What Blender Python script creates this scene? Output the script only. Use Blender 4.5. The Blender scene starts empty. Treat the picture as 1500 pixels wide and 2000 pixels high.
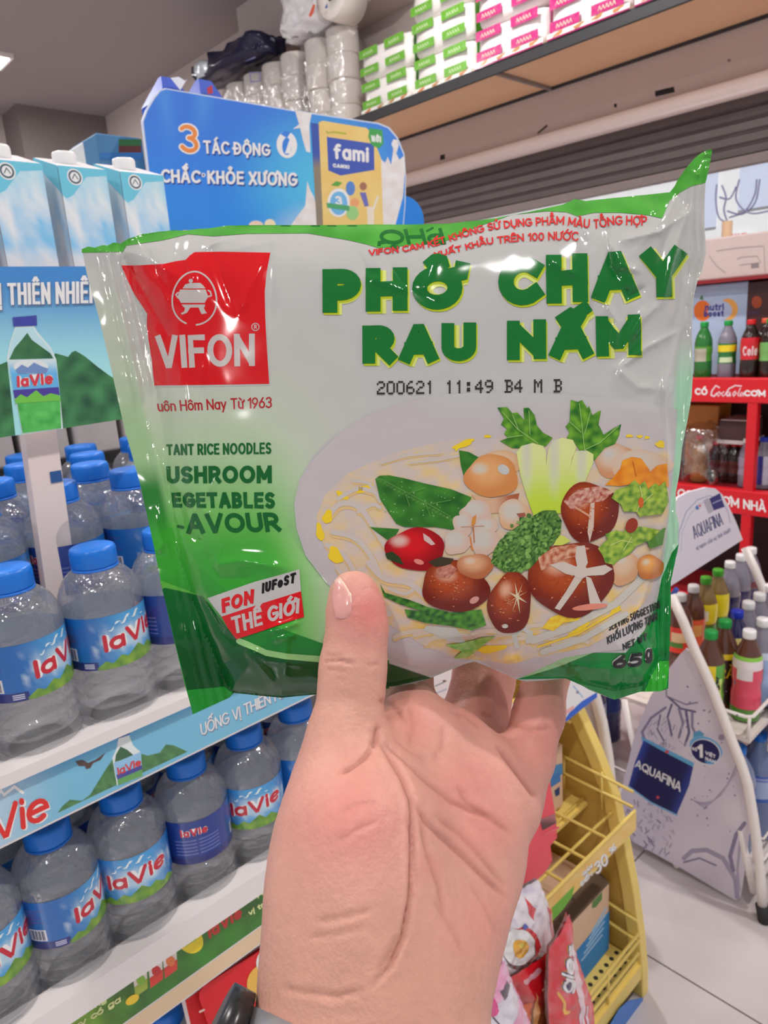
import bpy, bmesh, math, random, unicodedata
import numpy as np
from mathutils import Vector, Matrix, noise
from mathutils.geometry import tessellate_polygon
SC = bpy.context.scene
COL = SC.collection
random.seed(7)

# ------------------------------------------------------------------ camera, light, exposure
F = 1400.0                       # focal length in pixels of the 1500 x 2000 frame
CAM = np.array([0.0, 0.0, 1.45]) # room axes: X along the shelf front, Y into the shelf, Z up
RT = np.array([[0.7233012563587949, -0.21852596471388497, 0.6550432774219238],
               [-0.6870981658512212, -0.1332651538687303, 0.7142384120503688],
               [-0.06878519487271051, -0.9666885752455183, -0.24653964276787965]])
cam_d = bpy.data.cameras.new('camera'); cam = bpy.data.objects.new('camera', cam_d); COL.objects.link(cam)
cam_d.sensor_fit = 'VERTICAL'; cam_d.sensor_height = 36.0; cam_d.sensor_width = 27.0
cam_d.lens = F/2000*36.0; cam_d.clip_start = 0.01
M = Matrix.Identity(4)
for i in range(3):
    M[i][0] = RT[i, 0]; M[i][1] = -RT[i, 1]; M[i][2] = -RT[i, 2]; M[i][3] = CAM[i]
cam.matrix_world = M
cam_d.dof.use_dof = True; cam_d.dof.focus_distance = 0.245; cam_d.dof.aperture_fstop = 34.0
SC.camera = cam
SC.view_settings.view_transform = 'Standard'; SC.view_settings.look = 'None'
SC.view_settings.exposure = -0.2; SC.view_settings.gamma = 1.0; SC.view_settings.use_curve_mapping = False
SC.cycles.max_bounces = 14; SC.cycles.transmission_bounces = 14; SC.cycles.transparent_max_bounces = 24
SC.cycles.diffuse_bounces = 4; SC.cycles.glossy_bounces = 6; SC.cycles.sample_clamp_indirect = 6.0
SC.cycles.use_denoising = True

W = bpy.data.worlds.new('daylight'); SC.world = W; W.use_nodes = True
W.node_tree.nodes['Background'].inputs[0].default_value = (0.93, 0.96, 1.0, 1)
W.node_tree.nodes['Background'].inputs[1].default_value = 0.55

def area(name, loc, rot, sx, sy, power, col=(1, 1, 1)):
    d = bpy.data.lights.new(name, 'AREA'); d.shape = 'RECTANGLE'; d.size = sx; d.size_y = sy; d.energy = power; d.color = col
    o = bpy.data.objects.new(name, d); COL.objects.link(o); o.location = loc; o.rotation_euler = rot
    return o
# ceiling panel lamps of the shop (their housings are built with the ceiling)
LAMPS = [(0.2, -0.5), (1.9, -0.5), (0.2, 1.9), (1.9, 1.9), (-1.4, -0.5), (-1.4, 1.9), (2.0, 6.05), (0.2, 4.2)]
WATTS = [20, 36, 24, 36, 18, 20, 26, 26]
for (lx, ly), wt in zip(LAMPS, WATTS):
    area('ceiling_light_source', (lx, ly, 3.47), (0, 0, 0), 0.11, 0.11, wt, (1.0, 0.96, 0.93))
sun = bpy.data.lights.new('sun', 'SUN'); sun.energy = 3.0; sun.angle = .02; so = bpy.data.objects.new('sun', sun); COL.objects.link(so); so.rotation_euler = Vector((math.cos(.7), .25, -math.sin(.88))).to_track_quat('-Z', 'Y').to_euler()

# ------------------------------------------------------------------ helpers
def lin(c):
    c = c/255.0
    return c/12.92 if c <= 0.04045 else ((c+0.055)/1.055)**2.4
def C(r, g, b, k=0.80):
    return tuple(min(lin(x)/k, 0.93) for x in (r, g, b))
def mix(a, b, t):
    t = max(0.0, min(1.0, t)); return tuple(a[i]*(1-t)+b[i]*t for i in range(3))
def sstep(a, b, x):
    t = max(0.0, min(1.0, (x-a)/(b-a))); return t*t*(3-2*t)
def ray(u, v): return RT @ np.array([(u-750)/F, (v-1000)/F, 1.0])
def onp(u, v, ax, val):
    d = ray(u, v); t = (val-CAM[ax])/d[ax]; return CAM+t*d
def onplane(u, v, p0, n):
    d = ray(u, v); t = np.dot(np.array(p0)-CAM, n)/np.dot(d, n); return CAM+t*d
def dpt(u, v, z): return CAM+ray(u, v)*z

def proj(P):
    c = RT.T @ (np.array(P, float)-CAM); return (c[0]/c[2]*F+750, c[1]/c[2]*F+1000)
MATS = {}
def mat(name, col=(0.8, 0.8, 0.8), rough=0.5, metal=0.0, vary=0.06, scale=30, bump=0.0, **kw):
    if name in MATS: return MATS[name]
    m = bpy.data.materials.new(name); m.use_nodes = True; nt = m.node_tree; b = nt.nodes['Principled BSDF']
    b.inputs['Roughness'].default_value = rough; b.inputs['Metallic'].default_value = metal
    for k, v in kw.items(): b.inputs[k.replace('_', ' ')].default_value = v
    tc = nt.nodes.new('ShaderNodeTexCoord'); nz = nt.nodes.new('ShaderNodeTexNoise'); nz.inputs['Scale'].default_value = scale
    nz.inputs['Detail'].default_value = 4
    nt.links.new(tc.outputs['Object'], nz.inputs['Vector'])
    rp = nt.nodes.new('ShaderNodeMix'); rp.data_type = 'RGBA'
    rp.inputs[6].default_value = tuple(c*(1-vary) for c in col)+(1,); rp.inputs[7].default_value = tuple(min(1, c*(1+vary)) for c in col)+(1,)
    nt.links.new(nz.outputs['Fac'], rp.inputs[0]); nt.links.new(rp.outputs[2], b.inputs['Base Color'])
    if bump:
        bp = nt.nodes.new('ShaderNodeBump'); bp.inputs['Strength'].default_value = bump; bp.inputs['Distance'].default_value = 0.002
        nt.links.new(nz.outputs['Fac'], bp.inputs['Height']); nt.links.new(bp.outputs['Normal'], b.inputs['Normal'])
    MATS[name] = m; return m
def printmat(name, rough=0.4, coat=0.0, bump=0.0, bscale=60, back=None, **kw):
    """printed surface: the print lives in the mesh colour attribute"""
    if name in MATS: return MATS[name]
    m = bpy.data.materials.new(name); m.use_nodes = True; nt = m.node_tree; b = nt.nodes['Principled BSDF']
    a = nt.nodes.new('ShaderNodeVertexColor'); a.layer_name = 'Col'
    if back:      # unprinted reverse side
        ge = nt.nodes.new('ShaderNodeNewGeometry'); bx = nt.nodes.new('ShaderNodeMix'); bx.data_type = 'RGBA'; bx.inputs[7].default_value = back+(1,)
        nt.links.new(ge.outputs['Backfacing'], bx.inputs[0]); nt.links.new(a.outputs['Color'], bx.inputs[6]); nt.links.new(bx.outputs[2], b.inputs['Base Color'])
    else: nt.links.new(a.outputs['Color'], b.inputs['Base Color'])
    b.inputs['Roughness'].default_value = rough; b.inputs['Coat Weight'].default_value = coat; b.inputs['Coat Roughness'].default_value = 0.06
    for k, v in kw.items(): b.inputs[k.replace('_', ' ')].default_value = v
    if bump:
        tc = nt.nodes.new('ShaderNodeTexCoord'); nz = nt.nodes.new('ShaderNodeTexNoise'); nz.inputs['Scale'].default_value = bscale
        nt.links.new(tc.outputs['Object'], nz.inputs['Vector'])
        bp = nt.nodes.new('ShaderNodeBump'); bp.inputs['Strength'].default_value = bump; bp.inputs['Distance'].default_value = 0.003
        nt.links.new(nz.outputs['Fac'], bp.inputs['Height']); nt.links.new(bp.outputs['Normal'], b.inputs['Normal'])
    MATS[name] = m; return m

def tag(o, label=None, cat=None, group=None, kind=None):
    if label: o['label'] = label
    if cat: o['category'] = cat
    if group: o['group'] = group
    if kind: o['kind'] = kind
    return o
def thing(name, label, cat, loc, group=None):
    o = bpy.data.objects.new(name, None); COL.objects.link(o); o.location = tuple(float(x) for x in loc); o.empty_display_size = 0.02
    return tag(o, label, cat, group)
def base_of(parent):
    v = Vector((0, 0, 0)); p = parent
    while p is not None: v += p.location; p = p.parent
    return v
def obj(name, vf, m, parent=None, smooth=False, loc=None, local=False):
    """vf: (verts, faces) in room coordinates; linked as one mesh object under parent"""
    me = bpy.data.meshes.new(name); V, Fc = vf[0], vf[1]
    off = Vector((0, 0, 0)) if local else (base_of(parent) if parent is not None else Vector(loc or (0, 0, 0)))
    me.from_pydata([tuple(float(v[i])-off[i] for i in range(3)) for v in V], [], [tuple(f) for f in Fc])
    if smooth: me.polygons.foreach_set('use_smooth', [True]*len(me.polygons))
    if m is not None: me.materials.append(m)
    o = bpy.data.objects.new(name, me); COL.objects.link(o)
    if parent is not None: o.parent = parent
    elif loc: o.location = loc
    return o
def bevel(o, w=0.002, seg=2):
    md = o.modifiers.new('edge', 'BEVEL'); md.width = w; md.segments = seg; md.limit_method = 'ANGLE'; md.harden_normals = False
    return o
class MB:
    def __init__(s): s.v = []; s.f = []
    def add(s, v, f):
        n = len(s.v); s.v += [tuple(float(q) for q in p) for p in v]; s.f += [tuple(i+n for i in q) for q in f]; return s
    def box(s, a, b):
        x0, y0, z0 = [min(a[i], b[i]) for i in range(3)]; x1, y1, z1 = [max(a[i], b[i]) for i in range(3)]
        v = [(x0, y0, z0), (x1, y0, z0), (x1, y1, z0), (x0, y1, z0), (x0, y0, z1), (x1, y0, z1), (x1, y1, z1), (x0, y1, z1)]
        return s.add(v, [(0, 3, 2, 1), (4, 5, 6, 7), (0, 1, 5, 4), (1, 2, 6, 5), (2, 3, 7, 6), (3, 0, 4, 7)])
    def prism(s, pts, d):
        """planar outline extruded by vector d"""
        P = [np.array(p, float) for p in pts]; d = np.array(d, float); n = len(P)
        c = tessellate_polygon([[Vector(p) for p in P]])
        f = [tuple(t) for t in c]
        nrm = np.zeros(3)
        for i in range(n): nrm += np.cross(P[i], P[(i+1) % n])
        if np.dot(nrm, d) > 0: P = P[::-1]
        c = tessellate_polygon([[Vector(p) for p in P]]); f = []
        for t in c:
            a, b, e = t
            if np.dot(np.cross(P[b]-P[a], P[e]-P[a]), d) > 0: t = (a, e, b)
            f.append(tuple(t))
        back = [tuple(i+n for i in t[::-1]) for t in f]
        side = [(j, i, i+n, j+n) for i, j in ((i, (i+1) % n) for i in range(n))]
        return s.add(list(P)+[p+d for p in P], f+back+side)
    def tube(s, pts, r, seg=8, closed=False, caps=True):
        P = [np.array(p, float) for p in pts]; n = len(P); rs = r if hasattr(r, '__len__') else [r]*n
        rings = []; up = None
        for i in range(n):
            if closed: t = P[(i+1) % n]-P[i-1]
            else: t = P[min(i+1, n-1)]-P[max(i-1, 0)]
            t = t/(np.linalg.norm(t)+1e-12)
            if up is None:
                up = np.array([0, 0, 1.0]) if abs(t[2]) < 0.9 else np.array([1.0, 0, 0])
            a = up-t*np.dot(up, t); a /= np.linalg.norm(a)+1e-12; b = np.cross(t, a); up = a
            rings.append([P[i]+rs[i]*(math.cos(2*math.pi*k/seg)*a+math.sin(2*math.pi*k/seg)*b) for k in range(seg)])
        v = [p for q in rings for p in q]; f = []
        for i in range(n if closed else n-1):
            j = (i+1) % n
            for k in range(seg):
                f.append((i*seg+k, i*seg+(k+1) % seg, j*seg+(k+1) % seg, j*seg+k))
        if caps and not closed: f += [tuple(range(seg))[::-1], tuple((n-1)*seg+k for k in range(seg))]
        return s.add(v, f)
    def lathe(s, prof, c=(0, 0, 0), seg=32, rmod=None):
        v = []; f = []; n = len(prof)
        for i, (r, z) in enumerate(prof):
            for k in range(seg):
                a = 2*math.pi*k/seg; rr = r if rmod is None else rmod(r, z, a, k, i)
                v.append((c[0]+rr*math.cos(a), c[1]+rr*math.sin(a), c[2]+z))
        for i in range(n-1):
            for k in range(seg): f.append((i*seg+k, i*seg+(k+1) % seg, (i+1)*seg+(k+1) % seg, (i+1)*seg+k))
        f += [tuple(range(seg))[::-1], tuple((n-1)*seg+k for k in range(seg))]
        return s.add(v, f)
    @property
    def vf(s): return (s.v, s.f)

# ------------------------------------------------------------------ stroke lettering
def arc(cx, cy, rx, ry, a0, a1, n=10):
    return [(cx+rx*math.cos(math.radians(a0+(a1-a0)*i/n)), cy+ry*math.sin(math.radians(a0+(a1-a0)*i/n))) for i in range(n+1)]
def bowl(x0, x1, y0, y1):     # right-hand bowl of B D P R
    r = (y1-y0)/2; c = (y0+y1)/2; q = min(r, (x1-x0)*0.8)
    return [(x0, y1)]+arc(x1-q, c, q, r, 90, -90)+[(x0, y0)]
G = {}
def g(ch, w, *st): G[ch] = (w, st)
g('A', .72, [(0, 0), (.33, 1), (.39, 1), (.72, 0)], [(.13, .3), (.59, .3)])
g('B', .58, [(0, 0), (0, 1)], bowl(0, .52, .52, 1), bowl(0, .58, 0, .52))
g('C', .68, arc(.42, .5, .42, .5, 48, 312, 16))
g('D', .66, [(0, 0), (0, 1)], bowl(0, .66, 0, 1))
g('E', .52, [(.52, 1), (0, 1), (0, 0), (.52, 0)], [(0, .52), (.46, .52)])
g('F', .5, [(.5, 1), (0, 1), (0, 0)], [(0, .52), (.44, .52)])
g('G', .74, arc(.42, .5, .42, .5, 48, 340, 16)+[(.78, .46), (.46, .46)])
g('H', .64, [(0, 0), (0, 1)], [(.64, 0), (.64, 1)], [(0, .52), (.64, .52)])
g('I', .0, [(0, 0), (0, 1)])
g('K', .6, [(0, 0), (0, 1)], [(.58, 1), (.02, .46)], [(.18, .6), (.6, 0)])
g('L', .5, [(0, 1), (0, 0), (.5, 0)])
g('M', .8, [(0, 0), (0, 1), (.37, .25), (.43, .25), (.8, 1), (.8, 0)])
g('N', .66, [(0, 0), (0, 1), (.66, 0), (.66, 1)])
g('O', .84, arc(.42, .5, .42, .5, 90, 450, 24))
g('P', .56, [(0, 0), (0, 1)], bowl(0, .56, .42, 1))
g('Q', .84, arc(.42, .5, .42, .5, 90, 450, 24), [(.5, .22), (.84, -.08)])
g('R', .6, [(0, 0), (0, 1)], bowl(0, .56, .44, 1), [(.28, .44), (.6, 0)])
g('S', .56, arc(.28, .75, .27, .25, 40, 270, 10)+arc(.28, .25, .28, .25, 90, -140, 10))
g('T', .62, [(0, 1), (.62, 1)], [(.31, 1), (.31, 0)])
g('U', .64, [(0, 1)]+arc(.32, .32, .32, .32, 180, 360, 12)+[(.64, 1)])
g('V', .7, [(0, 1), (.32, 0), (.38, 0), (.7, 1)])
g('W', .95, [(0, 1), (.22, 0), (.26, 0), (.455, .8), (.495, .8), (.69, 0), (.73, 0), (.95, 1)])
g('X', .64, [(0, 0), (.64, 1)], [(0, 1), (.64, 0)])
g('Y', .66, [(0, 1), (.33, .46), (.66, 1)], [(.33, .46), (.33, 0)])
g('Z', .58, [(0, 1), (.58, 1), (0, 0), (.58, 0)])
g('Đ', .66, [(0, 0), (0, 1)], bowl(0, .66, 0, 1), [(-.16, .5), (.3, .5)])
g('0', .56, arc(.28, .5, .28, .5, 90, 450, 20))
g('1', .24, [(0, .8), (.24, 1), (.24, 0)])
g('2', .54, arc(.27, .72, .27, .28, 160, -35, 10)+[(0, 0), (.54, 0)])
g('3', .54, arc(.26, .76, .26, .24, 150, -90, 9)[:-1]+arc(.26, .27, .29, .27, 85, -150, 10))
g('4', .58, [(.42, 0), (.42, 1), (0, .28), (.58, .28)])
g('5', .54, [(.5, 1), (.08, 1), (.04, .56)]+arc(.26, .31, .29, .31, 110, -150, 10))
g('6', .56, arc(.28, .31, .28, .31, 150, -210, 16)+[(.06, .5), (.4, 1)])
g('7', .54, [(0, 1), (.54, 1), (.16, 0)])
g('8', .54, arc(.27, .76, .24, .24, 90, 450, 14), arc(.27, .27, .27, .27, 90, 450, 14))
g('9', .56, arc(.28, .69, .28, .31, -30, 330, 16)+[(.5, .5), (.16, 0)])
g('%', .8, arc(.18, .75, .17, .22, 0, 360, 10), arc(.62, .25, .17, .22, 0, 360, 10), [(.62, 1), (.18, 0)])
XH = .68
g('a', .5, arc(.25, .34, .25, .34, 90, 450, 16), [(.5, .68), (.5, 0)])
g('b', .5, arc(.25, .34, .25, .34, 90, 450, 16), [(0, 1), (0, 0)])
g('c', .46, arc(.29, .34, .29, .34, 45, 315, 12))
g('d', .5, arc(.25, .34, .25, .34, 90, 450, 16), [(.5, 1), (.5, 0)])
g('e', .54, [(.02, .36), (.54, .36)]+arc(.27, .34, .27, .34, 5, 310, 14))
g('f', .36, arc(.3, .76, .18, .22, 60, 180, 6)+[(.12, 0)], [(0, .62), (.34, .62)])
g('g', .5, arc(.25, .34, .25, .34, 90, 450, 16), [(.5, .68)]+arc(.25, -.05, .25, .2, 0, -150, 8))
g('h', .48, [(0, 1), (0, 0)], [(0, .3)]+arc(.24, .42, .24, .26, 170, 0, 8)+[(.48, 0)])
g('i', .0, [(0, .68), (0, 0)], [(0, .92), (0, .99)])
g('k', .44, [(0, 1), (0, 0)], [(.42, .68), (.02, .26)], [(.14, .38), (.44, 0)])
g('l', .0, [(0, 1), (0, 0)])
g('m', .76, [(0, .68), (0, 0)], [(0, .35)]+arc(.19, .48, .19, .2, 170, 0, 8)+[(.38, 0)], [(.38, .35)]+arc(.57, .48, .19, .2, 170, 0, 8)+[(.76, 0)])
g('n', .46, [(0, .68), (0, 0)], [(0, .35)]+arc(.23, .44, .23, .24, 170, 0, 8)+[(.46, 0)])
g('o', .54, arc(.27, .34, .27, .34, 90, 450, 18))
g('p', .5, arc(.25, .34, .25, .34, 90, 450, 16), [(0, .68), (0, -.3)])
g('r', .28, [(0, .68), (0, 0)], [(0, .32)]+arc(.22, .42, .22, .26, 170, 70, 6))
g('s', .4, arc(.2, .51, .18, .17, 40, 270, 8)+arc(.2, .17, .2, .17, 90, -140, 8))
g('t', .32, [(.14, .92), (.14, .12)]+arc(.26, .12, .12, .12, 180, 280, 4), [(0, .66), (.3, .66)])
g('u', .46, [(0, .68)]+arc(.23, .23, .23, .23, 180, 360, 8)+[(.46, .68)], [(.46, .68), (.46, 0)])
g('v', .48, [(0, .68), (.22, 0), (.26, 0), (.48, .68)])
g('x', .44, [(0, 0), (.44, .68)], [(0, .68), (.44, 0)])
g('y', .48, [(0, .68), (.25, .02)], [(.48, .68), (.25, .02), (.12, -.3)])
g('.', .0, [(0, 0), (0, .06)])
g(':', .0, [(0, .1), (0, .18)], [(0, .5), (0, .58)])
g('-', .3, [(0, .42), (.3, .42)])
def layout(s, track=.26):
    """strokes of a line of text in units of its cap height; returns strokes, width"""
    out = []; x = 0.0; first = True
    for ch in s:
        if ch == ' ': x += .42; continue
        if ch in G: base, marks = ch, ''
        else:
            d = unicodedata.normalize('NFD', ch); base, marks = d[0], d[1:]
        if base not in G: continue
        w, st = G[base]
        if not first: x += track
        first = False
        for p in st: out.append([(x+a, b) for a, b in p])
        top = 1.0 if base.isupper() or base.isdigit() else XH
        if base == 'i' and marks: pass
        cx = x+w/2; y = top+.2
        for mk in marks:
            if mk == '\u0302': out.append([(cx-.18, y), (cx, y+.16), (cx+.18, y)])
            elif mk == '\u0306': out.append(arc(cx, y+.14, .18, .14, 180, 360, 6))
            elif mk == '\u031b': out.append([(x+w-.06, top-.06), (x+w+.14, top+.0), (x+w+.16, top+.14)])
            elif mk == '\u0323': out.append([(cx, -.26), (cx, -.2)])
        yy = y+(.24 if ('\u0302' in marks or '\u0306' in marks) else 0)
        dx = .2 if ('\u0302' in marks) else 0
        if dx: yy -= .08
        for mk in marks:
            if mk == '\u0301': out.append([(cx-.05+dx, yy), (cx+.13+dx, yy+.17)])
            elif mk == '\u0300': out.append([(cx+.05+dx, yy), (cx-.13+dx, yy+.17)])
            elif mk == '\u0309': out.append(arc(cx, yy+.17, .1, .08, 170, -60, 5)+[(cx, yy+.03)])
            elif mk == '\u0303': out.append([(cx-.2, yy), (cx-.08, yy+.1), (cx+.08, yy+.02), (cx+.2, yy+.12)])
        x += w
    return out, x
def stroke_poly(P, w, rnd=False, ext=None):
    """outline quads of a polyline of width w; returns verts, faces"""
    P = [np.array(p, float) for p in P]
    Q = [P[0]]
    for p in P[1:]:
        if np.linalg.norm(p-Q[-1]) > 1e-6: Q.append(p)
    P = Q; n = len(P)
    if n < 2: return [], []
    closed = np.linalg.norm(P[0]-P[-1]) < w*.05
    if ext is None: ext = (w/2, w/2)
    if not closed:         # sharp corners: two strokes that overlap
        for i in range(1, n-1):
            a, b = P[i]-P[i-1], P[i+1]-P[i]
            if np.dot(a, b)/(np.linalg.norm(a)*np.linalg.norm(b)) < -.25:
                ax = lambda d: w/2 if min(abs(d[0]), abs(d[1])) < .3*max(abs(d[0]), abs(d[1])) else w*.12
                v1, f1 = stroke_poly(P[:i+1], w, rnd, (ext[0], ax(a))); v2, f2 = stroke_poly(P[i:], w, rnd, (ax(b), ext[1]))
                return v1+v2, f1+[tuple(k+len(v1) for k in q) for q in f2]
    if closed: P = P[:-1]; n -= 1
    L = []; R = []
    for i in range(n):
        if closed: a, b = P[i]-P[i-1], P[(i+1) % n]-P[i]
        else: a = P[i]-P[i-1] if i else P[1]-P[0]; b = P[i+1]-P[i] if i < n-1 else a
        a = a/(np.linalg.norm(a)+1e-9); b = b/(np.linalg.norm(b)+1e-9)
        na, nb = np.array([-a[1], a[0]]), np.array([-b[1], b[0]]); m = na+nb; l = np.linalg.norm(m)
        if l < 1e-3: m = na; k = 1
        else: m = m/l; k = min(1/max(np.dot(m, na), .45), 1.22)
        q = P[i].copy()
        if not closed and not rnd:
            if i == 0: q = q-a*ext[0]
            if i == n-1: q = q+b*ext[1]
        L.append(q+m*k*w/2); R.append(q-m*k*w/2)
    v = L+R; f = []
    for i in range(n if closed else n-1):
        j = (i+1) % n; f.append((i, j, j+n, i+n))
    if rnd and not closed:
        for i, s in ((0, -1), (n-1, 1)):
            d = P[1]-P[0] if i == 0 else P[-1]-P[-2]; t = math.atan2(d[1], d[0])+(math.pi if i == 0 else 0)
            k0 = len(v); v += [P[i]+w/2*np.array([math.cos(t+a), math.sin(t+a)]) for a in np.linspace(-math.pi/2, math.pi/2, 7)]
            f.append(tuple(range(k0, k0+7)))
    return v, f

def strips(polys, na, nb, d):
    out = []
    for P in polys:
        f = [na*p[0]+nb*p[1] for p in P]; k = math.floor(min(f)/d+1e-9)+1; top = max(f)
        while k*d < top-1e-9*d:
            c = k*d; lo = []; hi = []; n = len(P)
            for i in range(n):
                a, b = P[i], P[(i+1) % n]; fa, fb = f[i]-c, f[(i+1) % n]-c
                if fa <= 0: lo.append(a)
                if fa >= 0: hi.append(a)
                if fa*fb < 0: t = fa/(fa-fb); m = (a[0]+(b[0]-a[0])*t, a[1]+(b[1]-a[1])*t); lo.append(m); hi.append(m)
            if len(lo) > 2: out.append(lo)
            P = hi; f = [na*p[0]+nb*p[1] for p in P]; k += 1
            if len(P) < 3: break
        if len(P) > 2: out.append(P)
    return out
class Art:
    """flat print: coloured shapes in 2-D, later laid on a surface"""
    def __init__(s, ydown=True): s.items = []; s.yd = ydown; s.sub = 0
    def raw(s, v, f, col, layer=0, cell=None):
        s.sub += 1; s.items.append(([tuple(map(float, p[:2])) for p in v], f, col, layer+.004*(s.sub % 120), cell)); return s
    def poly(s, pts, col, layer=0, cell=None):
        t = tessellate_polygon([[Vector((p[0], p[1], 0)) for p in pts]])
        return s.raw(pts, [tuple(x) for x in t], col, layer, cell)
    def rect(s, x0, y0, x1, y1, col, layer=0, cell=None): return s.raw([(x0, y0), (x1, y0), (x1, y1), (x0, y1)], [(0, 1, 2, 3)], col, layer, cell)
    def disc(s, cx, cy, rx, ry=None, col=(1, 1, 1), layer=0, rot=0, n=28, cell=None, wob=0, seed=0):
        ry = ry or rx; c, q = math.cos(rot), math.sin(rot); rn = random.Random(seed); ph = rn.random()*6
        pts = []
        for i in range(n):
            a = 2*math.pi*i/n; k = 1+wob*math.sin(3*a+ph)+wob*.6*math.sin(5*a+2*ph)
            x, y = rx*k*math.cos(a), ry*k*math.sin(a); pts.append((cx+x*c-y*q, cy+x*q+y*c))
        return s.poly(pts, col, layer, cell)
    def line(s, pts, w, col, layer=0, rnd=True):
        v, f = stroke_poly(pts, w, rnd); return s.pieces(v, f, col, layer)
    def pieces(s, v, f, col, layer):
        for q in f: s.raw([v[i] for i in q], [tuple(range(len(q)))], col, layer)
        return s
    def text(s, t, quad, w, col, layer=0, track=None, rnd=False, fn=None, slant=0, off=(0, 0), squeeze=None):
        """quad: TL, TR, BR, BL of the cap-height box; w: stroke width; fn: optional map of (0..1, y) to 2-D"""
        if quad is not None: ww0 = (np.linalg.norm(np.subtract(quad[0], quad[1]))+np.linalg.norm(np.subtract(quad[2], quad[3])))/2-w
        else: q_ = [fn(k/24, .5) for k in range(25)]; ww0 = sum(np.linalg.norm(q_[k+1]-q_[k]) for k in range(24))
        tr = .26
        for _ in range(6): tr = min(1.2, max(.12, 1.32*w/(ww0/max(layout(t, tr)[1], .01))))
        st, W_ = layout(t, tr)
        if fn is None:
            TL, TR, BR, BL = [np.array(q, float) for q in quad]
            hh = (np.linalg.norm(TL-BL)+np.linalg.norm(TR-BR))/2; ww = (np.linalg.norm(TL-TR)+np.linalg.norm(BL-BR))/2
            iy = w/2/hh; ix = w/2/ww
            def fn(a, b):
                a = ix+a*(1-2*ix); b = iy+b*(1-2*iy)
                return (TL*(1-a)+TR*a)*b+(BL*(1-a)+BR*a)*(1-b)
        for p in st:
            q = [np.array(fn((x+slant*y)/W_, y))+np.array(off) for x, y in p]
            v, f = stroke_poly(q, w, rnd)
            if v: s.pieces(v, f, col, layer)
        return s
    def build(s, name, fn, m, parent=None, eps=0.00012, step=None, smooth=False, local=False, diag=False):
        """fn(x, y, lift) -> room point"""
        V = []; Fc = []; Cc = []; s.uv = []; memo = {}
        def node(i, j):
            if (i, j) not in memo:
                a = np.asarray(fn(i*step, j*step, 0)); memo[(i, j)] = (a, (np.asarray(fn(i*step, j*step, .001))-a)*1000)
            return memo[(i, j)]
        def lat(x, y, l):
            x /= step; y /= step; i, j = math.floor(x), math.floor(y); x -= i; y -= j
            if x+y <= 1: t = ((node(i, j), 1-x-y), (node(i+1, j), x), (node(i, j+1), y))
            else: t = ((node(i+1, j+1), x+y-1), (node(i, j+1), 1-x), (node(i+1, j), 1-y))
            return sum((q[0]+q[1]*l)*w_ for q, w_ in t)
        for v, f, col, layer, cell in s.items:
            st = step if diag else (cell or step)
            xs = [p[0] for p in v]; ys = [p[1] for p in v]
            if st:
                sx, sy = st if hasattr(st, '__len__') else (st, st); idx = {}; nv = []; nf = []
                for q in f:
                    ps = [[v[i] for i in q]]
                    if sx: ps = strips(ps, 1, 0, sx)
                    if sy: ps = strips(ps, 0, 1, sy)
                    if diag: ps = strips(ps, 1, 1, sx)
                    for P_ in ps:
                        t = []
                        for p in P_:
                            k = (round(p[0], 7), round(p[1], 7))
                            if k not in idx: idx[k] = len(nv); nv.append(p)
                            if not t or (t[-1] != idx[k] and t[0] != idx[k]): t.append(idx[k])
                        if len(t) > 2 and len(set(t)) == len(t): nf.append(tuple(t))
                v, f = nv, nf
            n = len(V)
            if diag: V += [lat(p[0], p[1], layer*eps) for p in v]; s.uv += v
            else: V += [fn(p[0], p[1], layer*eps) for p in v]
            vc = [col(p[0], p[1]) if callable(col) else col for p in v] if callable(col) else None
            for q in f:
                a = sum(v[q[i]][0]*v[q[(i+1) % len(q)]][1]-v[q[(i+1) % len(q)]][0]*v[q[i]][1] for i in range(len(q)))
                if (a > 0) == s.yd: q = tuple(q)[::-1]
                Fc.append(tuple(i+n for i in q)); Cc += [vc[i] if vc else col for i in q]
        o = obj(name, (V, Fc), m, parent, smooth, local=local)
        ca = o.data.color_attributes.new('Col', 'FLOAT_COLOR', 'CORNER')
        ca.data.foreach_set('color', np.array([tuple(c)+(1.0,) for c in Cc], np.float32).ravel())
        return o
def planefn(ax, val, sgn=-1):
    """art drawn in photograph pixels and laid on a room plane"""
    def fn(u, v, lift):
        p = onp(u, v, ax, val); p = p.copy(); p[ax] += sgn*lift; return p
    return fn
def boxfn(o, ex, ey, n):
    o, ex, ey, n = [np.array(q, float) for q in (o, ex, ey, n)]
    return lambda x, y, lift: o+ex*x+ey*y+n*lift
def copy_tree(root, loc, label=None, group=None, rotz=None):
    c = root.copy(); COL.objects.link(c); c.location = tuple(float(x) for x in loc)
    if rotz is not None: c.rotation_euler = (0, 0, rotz)
    if label: c['label'] = label
    if group: c['group'] = group
    for ch in root.children:
        d = ch.copy(); COL.objects.link(d); d.parent = c
        for g2 in ch.children:
            e = g2.copy(); COL.objects.link(e); e.parent = d
    return c
WHITE = C(225, 222, 220); BLACK = (0.012, 0.012, 0.014)

# ------------------------------------------------------------------ the shop itself
def struct(name, vf, m, smooth=False):
    o = obj(name, vf, m, None, smooth); o['kind'] = 'structure'; return o
m_wall = mat('wall_paint', C(196, 184, 180, .85), .7, vary=.03, scale=4)
m_ceil = mat('ceiling_paint', C(156, 149, 150, .85), .8, vary=.03, scale=2)
m_white_metal = mat('white_enamel', C(222, 216, 214), .35, vary=.03)
m_dark = mat('dark_gap', (.02, .018, .018), .8)
m_steel = mat('dark_steel', (.05, .05, .055), .45, .4)

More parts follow.
